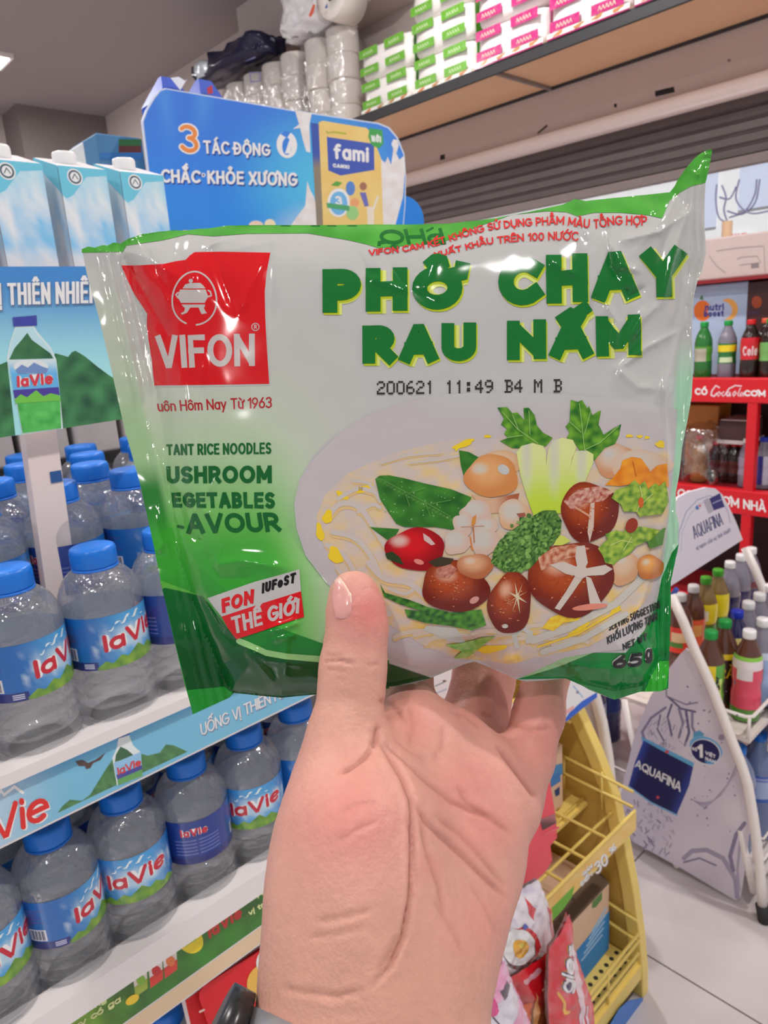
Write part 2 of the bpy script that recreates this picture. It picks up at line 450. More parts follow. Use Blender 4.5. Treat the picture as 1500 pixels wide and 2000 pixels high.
def floor_material():
    m = bpy.data.materials.new('floor_tiles'); m.use_nodes = True; nt = m.node_tree; b = nt.nodes['Principled BSDF']
    tc = nt.nodes.new('ShaderNodeTexCoord'); mp = nt.nodes.new('ShaderNodeMapping'); mp.inputs['Location'].default_value = (-1.31, -.2, 0)
    br = nt.nodes.new('ShaderNodeTexBrick'); br.offset = 0.0; br.inputs['Scale'].default_value = 1.0
    br.inputs['Brick Width'].default_value = .6; br.inputs['Row Height'].default_value = .6; br.inputs['Mortar Size'].default_value = .0022
    br.inputs['Color1'].default_value = C(203, 194, 195)+(1,); br.inputs['Color2'].default_value = C(199, 191, 192)+(1,)
    br.inputs['Mortar'].default_value = C(96, 90, 88)+(1,)
    nz = nt.nodes.new('ShaderNodeTexNoise'); nz.inputs['Scale'].default_value = 3.5; nz.inputs['Detail'].default_value = 6; nz.inputs['Distortion'].default_value = 1.5
    mx = nt.nodes.new('ShaderNodeMix'); mx.data_type = 'RGBA'; mx.blend_type = 'MULTIPLY'; mx.inputs[0].default_value = .25
    nt.links.new(tc.outputs['Object'], mp.inputs['Vector']); nt.links.new(mp.outputs['Vector'], br.inputs['Vector']); nt.links.new(tc.outputs['Object'], nz.inputs['Vector'])
    nt.links.new(br.outputs['Color'], mx.inputs[6]); nt.links.new(nz.outputs['Fac'], mx.inputs[7]); nt.links.new(mx.outputs[2], b.inputs['Base Color'])
    b.inputs['Roughness'].default_value = .28
    return m
struct('floor', MB().box((-3.5, -3.5, -.06), (6.4, 7.6, 0)).vf, floor_material())
struct('ceiling', MB().box((-3.5, -3.5, 3.53), (3.6, 7.6, 3.6)).vf, m_ceil)
struct('wall_end', MB().box((-3.5, 7.4, 0), (3.6, 7.5, 3.53)).vf, m_wall)
w = MB().box((3.28, 3.42, 0), (3.4, 7.4, 3.53)).box((3.28, -3.4, 2.30), (3.4, 3.42, 3.53)).box((3.28, -3.4, 0), (3.4, 3.42, .95))
struct('wall_back', w.vf, m_wall)
struct('wall_column', MB().box((3.07, 3.0, 3.16), (3.28, 4.42, 3.53)).vf, m_wall)      # boxed-in corner above the shelf
struct('wall_pillar', MB().box((2.5, 7.0, 0), (3.28, 7.4, 3.53)).vf, mat('pillar_paint', C(120, 112, 110), .8))

# roller shutter, half a metre of it left hanging below the beam
pts = []; z = 2.31
while z > 2.045:
    pts += [(3.335, z), (3.322, z-.008), (3.322, z-.036), (3.335, z-.044)]; z -= .046
pts += [(3.335, 2.03)]
V = []; Fc = []
for (x, zz) in pts: V += [(x, -3.4, zz), (x, 3.4, zz)]
for i in range(len(pts)-1): Fc.append((2*i, 2*i+1, 2*i+3, 2*i+2))
n = len(V); V += [(3.352, -3.4, 2.31), (3.352, 3.4, 2.31), (3.352, 3.4, 2.03), (3.352, -3.4, 2.03)]; Fc.append((n, n+1, n+2, n+3))
sh = struct('trim_3', (V, Fc), mat('shutter_steel', C(112, 102, 101), .5, .2, vary=.12, scale=9))
struct('trim_4', MB().box((3.30, -3.4, 2.000), (3.36, 3.4, 2.035)).vf, mat('shutter_rail', C(150, 138, 135), .5))
beam = struct('trim_1', MB().box((3.235, -3.4, 2.30), (3.28, 3.42, 2.56)).vf, mat('beam_paint', C(186, 168, 162), .55, vary=.05, scale=5))
a = Art()
a.poly([(1279, 178), (1316, 169), (1318, 180), (1280, 189)], BLACK)
a.poly([(1049, 259), (1068, 243), (1070, 247), (1051, 262)], C(70, 50, 45))
a.disc(1202, 206, 3, 4, BLACK); a.poly([(860, 303), (869, 301), (869, 311), (859, 313)], BLACK)
a.disc(1424, 118, 4, 3, C(130, 112, 106))
sl = a.build('slot', planefn(0, 3.2345), printmat('matte_print', .7), beam)
struct('trim_2', MB().tube([(3.20, -3.4, 2.265), (3.20, 3.36, 2.265)], .036, 20).vf, mat('pipe_paint', C(226, 208, 204), .4, vary=.02), True)

# shop window under the shutter and what stands outside
wn = bpy.data.objects.new('window_1', None); COL.objects.link(wn); wn['kind'] = 'structure'; wn.location = (3.34, 1.1, .95)
gm = bpy.data.materials.new('window_glass'); gm.use_nodes = True; nt = gm.node_tree; nt.nodes.clear()
ou = nt.nodes.new('ShaderNodeOutputMaterial'); tr = nt.nodes.new('ShaderNodeBsdfTransparent'); gl = nt.nodes.new('ShaderNodeBsdfGlossy'); gl.inputs['Roughness'].default_value = .02
fr = nt.nodes.new('ShaderNodeFresnel'); mx = nt.nodes.new('ShaderNodeMixShader')
nt.links.new(fr.outputs[0], mx.inputs[0]); nt.links.new(tr.outputs[0], mx.inputs[1]); nt.links.new(gl.outputs[0], mx.inputs[2]); nt.links.new(mx.outputs[0], ou.inputs[0])
obj('pane', MB().box((3.366, -3.4, .98), (3.372, 3.4, 2.03)).vf, gm, wn)
f_ = MB().box((3.35, -3.4, .95), (3.39, 3.42, .985)).box((3.35, 3.38, .95), (3.39, 3.42, 2.03)).box((3.35, -.6, .95), (3.39, -.56, 2.03))
obj('frame', f_.vf, m_white_metal, wn)
struct('terrain_street', MB().box((6.4, -6, -.06), (14, 12, -.01)).vf, mat('pavement', C(170, 168, 165), .8))
bd = thing('building', 'white building across the street seen through the shop window', 'building', (6.6, 2.2, 0))
obj('wall', MB().box((6.6, -1.5, 0), (7.4, 6.5, 4.2)).vf, mat('outside_render', (.9, .9, .9), .7), bd)
obj('shop_front', MB().box((6.57, .6, .2), (6.6, 3.6, 1.65)).vf, mat('outside_grey', C(150, 158, 165), .4), bd)
for yy, zz in ((1.5, 2.35), (2.25, 2.5), (2.75, 2.4)):
    wf = obj('window', MB().box((6.58, yy, zz-.3), (6.6, yy+.32, zz+.35)).vf, mat('outside_window', C(196, 204, 226), .2), bd)
a = Art(); a.rect(1422, 454, 1468, 468, C(250, 238, 236)); a.text('GAS XE', [(1428, 457), (1458, 454), (1458, 464), (1428, 467)], 2, C(235, 130, 130), 1)
a.build('sign', planefn(0, 6.55), printmat('matte_print'), bd)
pl = thing('utility_pole', 'tan utility pole beyond the shop window with cables above it', 'pole', (5.6, 2.0, 0))
p0 = onp(1419, 468, 0, 5.6); p1 = onp(1421, 432, 0, 5.6)
obj('post', MB().tube([(5.6, p0[1], 0), (5.6, p0[1], p1[2])], .035, 10).vf, mat('pole_tan', C(222, 178, 140), .7), pl)
cb = MB()
for pts in ([(1400, 360), (1398, 390), (1404, 424), (1420, 434)], [(1410, 362), (1418, 385), (1414, 410), (1421, 434)], [(1405, 385), (1425, 388), (1438, 364)], [(1420, 412), (1450, 418), (1475, 395), (1484, 350)],
            [(1444, 350), (1438, 390), (1464, 416), (1502, 412)], [(1424, 425), (1455, 412), (1474, 380), (1478, 350)]):
    q = [np.array(p, float) for p in pts]; q = [q[0]]+q+[q[-1]]; sm = []
    for k in range(1, len(q)-2):
        for t in np.linspace(0, 1, 7): sm.append(.5*((2*q[k])+(-q[k-1]+q[k+1])*t+(2*q[k-1]-5*q[k]+4*q[k+1]-q[k+2])*t*t+(-q[k-1]+3*q[k]-3*q[k+1]+q[k+2])*t**3))
    cb.tube([onp(u, v, 0, 5.58) for u, v in sm], .006, 6)
obj('cable', cb.vf, mat('cable_dark', C(120, 118, 150), .6), pl)

# ceiling lamps
def lampbuild():
    r = thing('ceiling_lamp', 'square white panel lamp on the ceiling', 'lamp', (LAMPS[6][0], LAMPS[6][1], 3.53))
    x, y = LAMPS[6]
    obj('frame', MB().box((x-.15, y-.15, 3.50), (x+.15, y+.15, 3.53)).vf, m_white_metal, r)
    em = bpy.data.materials.new('lamp_glow'); em.use_nodes = True; b = em.node_tree.nodes['Principled BSDF']
    b.inputs['Emission Color'].default_value = (1, .97, .93, 1); b.inputs['Emission Strength'].default_value = 9
    obj('diffuser', MB().box((x-.125, y-.125, 3.494), (x+.125, y+.125, 3.50)).vf, em, r)
    return r
lamp = lampbuild()
names = ['square white panel lamp near the shop entrance', 'square white panel lamp over the drinks aisle', 'square white panel lamp above the water shelf',
         'square white panel lamp above the yellow stand', 'square white panel lamp behind the shopper', 'square white panel lamp over the rear aisle', '', 'square white panel lamp beyond the milk cartons']
for i, (x, y) in enumerate(LAMPS):
    if i != 6: copy_tree(lamp, (x, y, 3.53), names[i], 'ceiling panel lamps')
lamp['group'] = 'ceiling panel lamps'; lamp['label'] = 'square white lit panel lamp at the upper left edge of the ceiling'

# ------------------------------------------------------------------ high shelf with tissue packs
SH = 2.50
sh = thing('wall_shelf', 'long wooden shelf board on dark steel rails high on the back wall', 'shelf', (3.0, 2.4, SH))
def wood():
    m = bpy.data.materials.new('shelf_wood'); m.use_nodes = True; nt = m.node_tree; b = nt.nodes['Principled BSDF']
    tc = nt.nodes.new('ShaderNodeTexCoord'); mp = nt.nodes.new('ShaderNodeMapping'); mp.inputs['Scale'].default_value = (14, 1.2, 8)
    nz = nt.nodes.new('ShaderNodeTexNoise'); nz.inputs['Scale'].default_value = 3; nz.inputs['Detail'].default_value = 5
    rp = nt.nodes.new('ShaderNodeMix'); rp.data_type = 'RGBA'; rp.inputs[6].default_value = C(226, 172, 136)+(1,); rp.inputs[7].default_value = C(240, 194, 156)+(1,)
    nt.links.new(tc.outputs['Object'], mp.inputs[0]); nt.links.new(mp.outputs[0], nz.inputs['Vector']); nt.links.new(nz.outputs['Fac'], rp.inputs[0]); nt.links.new(rp.outputs[2], b.inputs['Base Color'])
    b.inputs['Roughness'].default_value = .5; return m
mw = wood(); ys = onp(1000, 148, 2, SH)[1]
obj('board', MB().box((2.79, -.2, SH), (3.235, ys-.004, SH+.02)).vf, mw, sh)
obj('board', MB().box((2.79, ys+.004, SH), (3.235, 4.75, SH+.02)).vf, mw, sh)
obj('front_rail', MB().box((2.775, -.2, SH-.022), (2.79, 4.75, SH+.022)).vf, m_steel, sh)
obj('back_rail', MB().box((3.222, -.2, SH-.012), (3.235, 4.75, SH)).vf, m_steel, sh)
for y in (ys, 3.9, .55): obj('bracket', MB().box((2.79, y-.008, SH-.014), (3.235, y+.008, SH)).vf, mat('grey_steel', C(140, 135, 135), .4, .5), sh)

def puffy(sx, sy, sz, n=8, bulge=.012, nz=.004, seed=0, rnd=.25):
    """soft pillow-sided box, base at z=0"""
    bm = bmesh.new(); bmesh.ops.create_cube(bm, size=2.0); bmesh.ops.subdivide_edges(bm, edges=bm.edges[:], cuts=n, use_grid_fill=True)
    V = []
    for v in bm.verts:
        p = np.array(v.co); e = 1/(1+rnd*8)
        q = np.sign(p)*np.abs(p)
        l = (abs(q[0])**8+abs(q[1])**8+abs(q[2])**8)**(1/8); q = q/l*(1-rnd*.0)
        b = np.array([bulge*(1-q[1]**2)*(1-q[2]**2)*np.sign(q[0])*(abs(q[0]) > .8), bulge*(1-q[0]**2)*(1-q[2]**2)*np.sign(q[1])*(abs(q[1]) > .8), 0])
        w_ = q*np.array([sx, sy, sz])/2+b
        d = noise.noise_vector(Vector(w_*18)+Vector((seed*3.1, seed, 0)))*nz
        V.append((w_[0]+d[0], w_[1]+d[1], w_[2]+d[2]*.5+sz/2))
    bm.verts.index_update(); Fc = [tuple(v.index for v in f.verts) for f in bm.faces]; bm.free()
    return V, Fc
m_film = mat('white_film', C(226, 218, 216), .28, vary=.04, scale=12, bump=.5, Coat_Weight=.4)
m_pfilm = printmat('glossy_print', .3, .4, bump=.3, bscale=40)
def tissue_pack(cname, col, dark):
    r = thing('tissue_pack', 'x', 'tissue pack', (0, 0, 0))
    sx, sy, sz = .26, .36, .152
    obj('wrapper', puffy(sx, sy, sz, 8, .01, .004, 3), m_film, r, True, local=True)
    a = Art(ydown=False)
    def edge(x, y): return mix(col, (.85, .85, .85), .22*noise.noise(Vector((x*60, y*60, 1)))-.02)
    for x0 in (-.165, .02):
        for z0, z1 in ((.104, .142), (.026, .062)):
            a.rect(x0, z0, x0+.135, z1, edge, 1, .01)
            for q in range(5): a.line([(x0+.03+q*.015, z0+.010), (x0+.036+q*.015, z0+.024), (x0+.042+q*.015, z0+.010)], .0022, C(215, 225, 190), 2)
    fn = lambda x, y, l: np.array([-sx/2-.0165-l*3, -x, y])
    a.build('printed_front', fn, m_pfilm, r, local=True, eps=.0004)
    a = Art(ydown=False)
    a.rect(-.178, .001, .178, .024, C(236, 222, 214), 1, .02); rn = random.Random(4)
    for i in range(4): a.disc(-.13+i*.085+.02*rn.random(), .015+.004*rn.random(), .022, .006, C(196+rn.randint(-20, 15), 128, 82), 2, rot=.2, wob=.2, seed=i)
    a.rect(-.178, .0, .178, .006, dark, 3)
    a.build('printed_strip', fn, m_pfilm, r, local=True, eps=.0004)
    b = Art(); b.rect(-.12, .004, -.03, .148, dark, 0, .02)
    b.build('printed_end', lambda x, y, l: np.array([x, -sy/2-.014, y]), m_pfilm, r, local=True)
    return r
gp = tissue_pack('green', C(96, 160, 40), C(70, 130, 30)); mp_ = tissue_pack('magenta', C(178, 36, 110), C(150, 25, 90))
def drop_strip(c, k):
    if k:
        for ch in list(c.children):
            if ch.name.startswith('printed_strip'): bpy.data.objects.remove(ch)
rows = ['bottom', 'middle', 'top']; first = True
for c_, y in enumerate((2.83, 2.455)):
    for k in range(2+c_):
        lb = '%s green-labelled white tissue pack in the stack %s' % (rows[k], 'beside the toilet rolls' if c_ == 0 else 'beside the magenta packs')
        loc = (2.94+.006*k, y+.008*((k*7) % 3-1), SH+.02+k*.154)
        if first: gp.location = loc; gp['label'] = lb; gp['group'] = 'green tissue packs on the high shelf'; first = False
        else: drop_strip(copy_tree(gp, loc, lb, 'green tissue packs on the high shelf'), k)
first = True
for c_, y in enumerate((2.055, 1.68, 1.305)):
    for k in range(2):
        lb = '%s magenta-labelled tissue pack in the %s magenta stack counted from the green ones' % (('lower', 'upper')[k], ('first', 'second', 'third')[c_])
        loc = (2.92+.008*k, y, SH+.02+k*.154)
        if first: mp_.location = loc; mp_['label'] = lb; mp_['group'] = 'magenta tissue packs on the high shelf'; first = False
        else: drop_strip(copy_tree(mp_, loc, lb, 'magenta tissue packs on the high shelf'), k)
# toilet rolls bundled in clear film
m_paper = mat('toilet_paper', C(232, 218, 211), .9, vary=.05, scale=8)
m_clear = bpy.data.materials.new('clear_film'); m_clear.use_nodes = True; nt = m_clear.node_tree; nt.nodes.clear()
ou = nt.nodes.new('ShaderNodeOutputMaterial'); tr = nt.nodes.new('ShaderNodeBsdfTransparent'); tr.inputs[0].default_value = (.95, .95, .96, 1); gl = nt.nodes.new('ShaderNodeBsdfGlossy'); gl.inputs['Roughness'].default_value = .12
mx = nt.nodes.new('ShaderNodeMixShader'); mx.inputs[0].default_value = .22
tc = nt.nodes.new('ShaderNodeTexCoord'); nz = nt.nodes.new('ShaderNodeTexNoise'); nz.inputs['Scale'].default_value = 16; nz.inputs['Detail'].default_value = 3; bp = nt.nodes.new('ShaderNodeBump'); bp.inputs['Distance'].default_value = .03; bp.inputs['Strength'].default_value = .8
nt.links.new(tc.outputs['Object'], nz.inputs['Vector']); nt.links.new(nz.outputs['Fac'], bp.inputs['Height']); nt.links.new(bp.outputs[0], gl.inputs['Normal'])
nt.links.new(tr.outputs[0], mx.inputs[1]); nt.links.new(gl.outputs[0], mx.inputs[2]); nt.links.new(mx.outputs[0], ou.inputs[0])
def roll_vf(c, r=.088, h=.122):
    p = [(r*.3, .0), (r*.96, 0), (r, .006), (r, h-.006), (r*.96, h), (r*.3, h), (r*.28, h-.03)]
    return MB().lathe(p, c, 24).vf
def roll_pack(label, ys_, x, nrow, mark=None):
    z0 = SH+.022; r = thing('toilet_roll_pack', label, 'toilet rolls', (x, sum(ys_)/len(ys_), z0), 'toilet roll packs on the high shelf')
    for y in ys_:
        for k in range(nrow): obj('roll', roll_vf((x+.01*((k*3) % 2), y, z0+k*.126)), m_paper, r, True)
    y0, y1 = min(ys_)-.094, max(ys_)+.094; zc = nrow*.126+.005
    V, Fc = puffy(.205, y1-y0, zc, 7, .006, .006, 5)
    obj('plastic_film', ([(p[0]+x, p[1]+(y0+y1)/2, p[2]+z0) for p in V], Fc), m_clear, r, True)
    return r
rp1 = roll_pack('tall clear-wrapped stack of toilet rolls under the navy bag', (4.28, 4.08, 3.88, 3.69), 2.93, 4)
rp2 = roll_pack('clear-wrapped stack of toilet rolls beside the green tissue packs', (3.46, 3.27), 2.93, 4)
a = Art()
a.line([(488, 142), (508, 142), (508, 158), (490, 160), (488, 142)], 3, C(120, 120, 160)); a.line([(476, 120), (498, 112)], 3, C(140, 140, 185)); a.text('LA', [(428, 112), (448, 104), (448, 118), (428, 126)], 2.5, C(140, 150, 180), 1)
a.build('printed_mark', planefn(0, 2.82), printmat('matte_print'), rp1)
nb = thing('plastic_bag', 'navy plastic bag lying on top of the toilet roll stack', 'bag', (2.90, 4.22, SH+.02+4*.126+.045))
V, Fc = puffy(.24, .75, .12, 9, .02, .05, 8); b0 = nb.location
obj('bag', ([(p[0]+b0.x, p[1]+b0.y, p[2]+b0.z) for p in V], Fc), mat('navy_plastic', (.012, .012, .05), .25), nb, True)
nbm = [c for c in nb.children][0].data; nbm.materials.append(mat('bag_silver_print', C(190, 202, 210), .25)); nbm.materials.append(mat('bag_red_print', C(200, 60, 50), .3))
for p in nbm.polygons:
    if p.center.y > .17 and p.normal.x < -.1: p.material_index = 1 if p.center.y < .32 and p.center.z > .03 else (2 if p.center.y > .36 else 0)
b2 = thing('plastic_bag', 'white plastic shopping bag with orange mark slumped on the toilet rolls', 'bag', (2.94, 3.47, SH+.02+4*.126+.035))
V, Fc = puffy(.26, .36, .34, 10, .02, .06, 2); b0 = b2.location
obj('bag', ([(p[0]+b0.x, p[1]*(1-.5*p[2])+b0.y, p[2]+b0.z) for p in V], Fc), mat('white_plastic_bag', C(226, 222, 224), .3, Subsurface_Weight=.0), b2, True)
a = Art(); a.poly([(603, 30), (612, 8), (616, 10), (612, 26), (606, 34)], C(226, 96, 62)); a.poly([(634, 16), (639, 6), (640, 16)], C(70, 100, 160))
a.build('print', planefn(0, 2.755), printmat('glossy_print'), b2)
lr = thing('toilet_roll', 'single beige paper roll lying with its hollow core facing the aisle', 'toilet roll', (2.86, 3.16, SH+.02+4*.126+.10))
c0 = np.array(lr.location); 
def rot_roll(r, h):
    vs, fs = MB().lathe([(r*.27, .05), (r*.27, 0), (r*.95, 0), (r, .008), (r, h), (r*.27, h)], (0, 0, 0), 28).vf
    return [(c0[0]-.08+p[2], c0[1]+p[0], c0[2]+p[1]) for p in vs], fs
vs = rot_roll(.11, .16); obj('roll', vs, m_paper, lr, True)
obj('core', ([(p[0]+.004, c0[1]+(p[1]-c0[1])*.27, c0[2]+(p[2]-c0[2])*.27) for p in vs[0]], vs[1]), mat('core_card', C(90, 78, 70), .9), lr, True)
# two blue cartons and small boxes at the far end of the aisle

# ------------------------------------------------------------------ left shelf unit with water bottles
m_print = printmat('matte_print', .55); m_gloss = printmat('glossy_print', .25, .3)
m_shelf = mat('shelf_enamel', C(220, 214, 212), .35, vary=.03)
YS = .452
su = thing('shelf_unit', 'white shop shelf unit with printed blue and green front rails holding water bottles', 'shelf', (.1, .75, 0))
X0, X1 = -.32, .44
for z in (1.02, 1.20, .80, .45): bevel(obj('shelf_board', MB().box((X0, YS+.003, z-.02), (X1, 1.06, z)).vf, m_shelf, su))
obj('riser', MB().box((X0, .513, 1.2), (X1, 1.0, 1.236)).vf, m_shelf, su)
obj('shelf_board', MB().box((X0, .80, 1.325), (X1+.12, 1.06, 1.337)).vf, m_dark, su)
obj('shelf_board', MB().box((X0, .80, 1.405), (X1+.12, 1.06, 1.42)).vf, m_shelf, su)
obj('shelf_board', MB().box((X0, 1.09, 1.60), (X1+.12, 1.5, 1.612)).vf, m_shelf, su)
obj('back_panel', MB().box((X0, 1.06, 0), (X1+.12, 1.08, 1.62)).vf, mat('back_panel', C(205, 205, 210), .6), su)
obj('base_plinth', MB().box((X0, .5, 0), (X1, 1.06, .12)).vf, m_shelf, su)
for x in (X0-.02, X1): obj('side_upright', MB().box((x, .6, 0), (x+.02, 1.08, 1.42)).vf, m_shelf, su)
obj('lip', MB().box((X0, YS-.004, 1.196), (X1, YS+.012, 1.204)).vf, m_shelf, su)
obj('lip', MB().box((X0, YS-.006, 1.010), (X1, YS+.012, 1.030)).vf, m_shelf, su)
def railpx(za, zb): return [proj((X0, YS, zb)), proj((X1, YS, zb)), proj((X1, YS, za)), proj((X0, YS, za))]
r1 = bevel(obj('price_rail', MB().box((X0, YS, 1.155), (X1, YS+.003, 1.198)).vf, m_shelf, su), .0008, 1)
r2 = bevel(obj('price_rail', MB().box((X0, YS, .958), (X1, YS+.003, 1.012)).vf, m_shelf, su), .0008, 1)
def sky1(u, v):
    zt = (v-(1447-.468*(u-160)))/55.0
    c = mix(C(44, 150, 214, 1), C(128, 200, 232, 1), sstep(.1, 1.0, zt)); return mix(C(196, 222, 240, 1), c, sstep(-60, 150, u))
def tri(pts): return pts
a = Art(); q = railpx(1.157, 1.196); a.poly(q, sky1, 0, 12)
edge = lambda x: 1646-.476*x+.0
a.poly([(112, 1588), (122, 1574), (136, 1562), (160, 1564), (176, 1552), (208, 1500), (222, 1480), (232, 1492), (256, 1480), (276, 1472), (288, 1476), (312, 1470), (324, 1454), (340, 1456), (366, 1468), (300, 1499), (200, 1546)],
       lambda u, v: mix(C(38, 84, 52), C(96, 150, 92), .5+.6*noise.noise(Vector((u/14, v/14, 0)))), 1, 8)
a.poly([(231, 1442), (252, 1436), (260, 1456), (274, 1468), (278, 1516), (228, 1534), (219, 1480), (228, 1460)], C(214, 232, 240), 2)
a.poly([(235, 1458), (248, 1464), (262, 1476), (224, 1488), (226, 1474)], C(58, 100, 66), 3)
a.poly([(226, 1436), (252, 1425), (254, 1433), (228, 1443)], C(40, 60, 140), 3)
a.poly([(222, 1490), (275, 1468), (277, 1500), (227, 1520)], C(140, 190, 225), 3)
a.poly([(227, 1513), (277, 1494), (277, 1502), (229, 1522)], C(70, 70, 150), 4)
a.poly([(229, 1522), (277, 1502), (278, 1515), (230, 1533)], C(96, 160, 90), 4)
a.text('laVie', [(228, 1499), (274, 1479), (276, 1494), (230, 1514)], 3, C(206, 60, 66), 5)
a.poly([(147, 1487), (160, 1484), (172, 1490), (186, 1484), (206, 1470), (196, 1484), (182, 1490), (176, 1500), (168, 1502), (166, 1496), (154, 1496)], C(84, 66, 62), 2)
for o_, cc, w_ in (((2, 2), C(240, 240, 240), 13), ((0, 0), C(212, 40, 36), 10)):
    a.text('laVie', [(-77, 1613), (93, 1534), (97, 1596), (-72, 1675)], w_, cc, 2 if o_[0] else 3, off=o_, rnd=True)
a.line([(-20, 1562), (2, 1545), (8, 1552), (28, 1536), (44, 1548)], 6, C(244, 246, 248), 2)
for o_, cc in (((1.5, 2), C(120, 130, 160)), ((0, 0), C(236, 238, 246))):
    a.text('UỐNG VỊ THIÊN NHIÊN', [(390, 1414), (585, 1325), (588, 1346), (393, 1437)], 2.7, cc, 2 if o_[0] else 3, off=o_)
a.build('printed_strip', planefn(1, YS-.0002), m_gloss, r1, eps=.0001)
def grn(u, v):
    n_ = noise.noise(Vector((u/50, v/50, 2)))+.4*noise.noise(Vector((u/17, v/17, 7)))
    return mix(mix(C(150, 190, 52), C(52, 128, 30), sstep(60, 300, u)), C(44, 78, 28), .35+.7*n_)
a = Art(); a.poly(railpx(.976, 1.010), grn, 0, 12); a.poly(railpx(.96, .9745), C(216, 188, 152), 0)
for i, (x, y, c1) in enumerate(((258, 1890, C(130, 180, 60)), (288, 1872, C(196, 40, 40)), (316, 1853, C(226, 120, 60)))):
    a.poly([(x, y), (x+28, y-16), (x+30, y+40), (x+6, y+58)], C(226, 214, 206), 1); a.poly([(x+4, y+38), (x+30, y+20), (x+30, y+40), (x+6, y+58)], C(206, 56, 44) if i else C(150, 170, 60), 2)
    a.disc(x+17, y+24, 9, 10, c1, 3); a.line([(x+4, y+10), (x+25, y-3)], 4, C(196, 60, 60), 3); a.poly([(x+6, y-5), (x+20, y-13), (x+22, y-10), (x+6, y-1)], C(90, 60, 50), 1)
a.disc(258, 1952, 15, 8, C(228, 190, 40), 4, rot=-.6)
a.disc(369, 1831, 25, 33, C(238, 200, 30), 3, rot=-.5, wob=.02); a.poly([(347, 1838), (363, 1828), (364, 1836), (348, 1846)], C(96, 150, 40), 4); a.poly([(368, 1825), (388, 1814), (388, 1823), (369, 1834)], C(96, 150, 40), 4)
a.line([(352, 1852), (382, 1834)], 3, C(150, 170, 40), 4)
a.text('laVie', [(404, 1808), (470, 1768), (473, 1790), (408, 1834)], 6, C(196, 46, 32), 3, rnd=True)
a.line([(424, 1798), (430, 1786), (435, 1790), (442, 1778), (446, 1783), (453, 1776)], 3, C(220, 226, 120), 3)
yl = C(214, 228, 150)
a.text('Nước uống', [(100, 2000), (206, 1942), (208, 1956), (102, 2014)], 3, yl, 3); a.text('hay có ga', [(130, 2008), (234, 1943), (236, 1956), (132, 2021)], 3, yl, 3)
a.text('Nước', [(502, 1743), (545, 1717), (546, 1728), (503, 1755)], 2.6, yl, 3); a.text('vị trái cây', [(484, 1778), (560, 1732), (561, 1742), (486, 1789)], 2.6, yl, 3)
a.build('printed_strip', planefn(1, YS-.0002), m_gloss, r2, eps=.0001)

# --- water bottle
BR, BH = .0278, .1215
def glass(name, col, ior=1.33, rough=.0, trans=.35, haze=.10):
    m = bpy.data.materials.new(name); m.use_nodes = True; nt = m.node_tree; nt.nodes.clear()
    ou = nt.nodes.new('ShaderNodeOutputMaterial'); gg = nt.nodes.new('ShaderNodeBsdfGlass'); gg.inputs['Color'].default_value = col+(1,); gg.inputs['IOR'].default_value = ior; gg.inputs['Roughness'].default_value = rough
    tt = nt.nodes.new('ShaderNodeBsdfTransparent'); tt.inputs[0].default_value = col+(1,); mx = nt.nodes.new('ShaderNodeMixShader'); mx.inputs[0].default_value = trans
    df = nt.nodes.new('ShaderNodeBsdfDiffuse'); df.inputs[0].default_value = (.80, .83, .90, 1); m2 = nt.nodes.new('ShaderNodeMixShader'); m2.inputs[0].default_value = haze
    nt.links.new(gg.outputs[0], mx.inputs[1]); nt.links.new(tt.outputs[0], mx.inputs[2]); nt.links.new(mx.outputs[0], m2.inputs[1]); nt.links.new(df.outputs[0], m2.inputs[2]); 
    fr = nt.nodes.new('ShaderNodeLayerWeight'); p4 = nt.nodes.new('ShaderNodeMath'); p4.operation = 'POWER'; p4.inputs[1].default_value = 4; ma = nt.nodes.new('ShaderNodeMath'); ma.operation = 'MULTIPLY_ADD'; ma.inputs[1].default_value = .55; ma.inputs[2].default_value = .085
    nt.links.new(fr.outputs['Facing'], p4.inputs[0]); nt.links.new(p4.outputs[0], ma.inputs[0]); gs = nt.nodes.new('ShaderNodeBsdfGlossy'); gs.inputs['Roughness'].default_value = .06; m3 = nt.nodes.new('ShaderNodeMixShader')
    nt.links.new(ma.outputs[0], m3.inputs[0]); nt.links.new(m2.outputs[0], m3.inputs[1]); nt.links.new(gs.outputs[0], m3.inputs[2]); nt.links.new(m3.outputs[0], ou.inputs[0])
    tc = nt.nodes.new('ShaderNodeTexCoord'); nz = nt.nodes.new('ShaderNodeTexNoise'); nz.inputs['Scale'].default_value = 75; nz.inputs['Detail'].default_value = 3; bp = nt.nodes.new('ShaderNodeBump'); bp.inputs['Strength'].default_value = .9; bp.inputs['Distance'].default_value = .004
    nt.links.new(tc.outputs['Object'], nz.inputs['Vector']); nt.links.new(nz.outputs['Fac'], bp.inputs['Height']); nt.links.new(bp.outputs[0], gg.inputs['Normal']); nt.links.new(bp.outputs[0], df.inputs['Normal']); nt.links.new(bp.outputs[0], gs.inputs['Normal']); nt.links.new(bp.outputs[0], fr.inputs['Normal'])
    return m
m_pet = glass('clear_bottle_plastic', (.985, .99, .995), trans=.60)
m_cap = mat('blue_cap_plastic', C(20, 110, 205), .35, vary=.03)
def bottle_profile(r, h):
    k = h/.1215
    P = [(.020, .0), (.0235, .001), (.0262, .005)]
    for i in range(4): P += [(.0275, .0075+i*.0085), (.0278, .0095+i*.0085), (.0255, .0125+i*.0085), (.0255, .0135+i*.0085)]
    P += [(.0274, .0425), (.0274, .0795), (.0278, .082), (.0277, .086), (.0268, .0905), (.0252, .0950), (.0228, .0995), (.0196, .1032), (.0165, .1058), (.0142, .1078), (.0134, .1095), (.0134, .112)]
    return [(a_*r/.0278, b_*k) for a_, b_ in P]
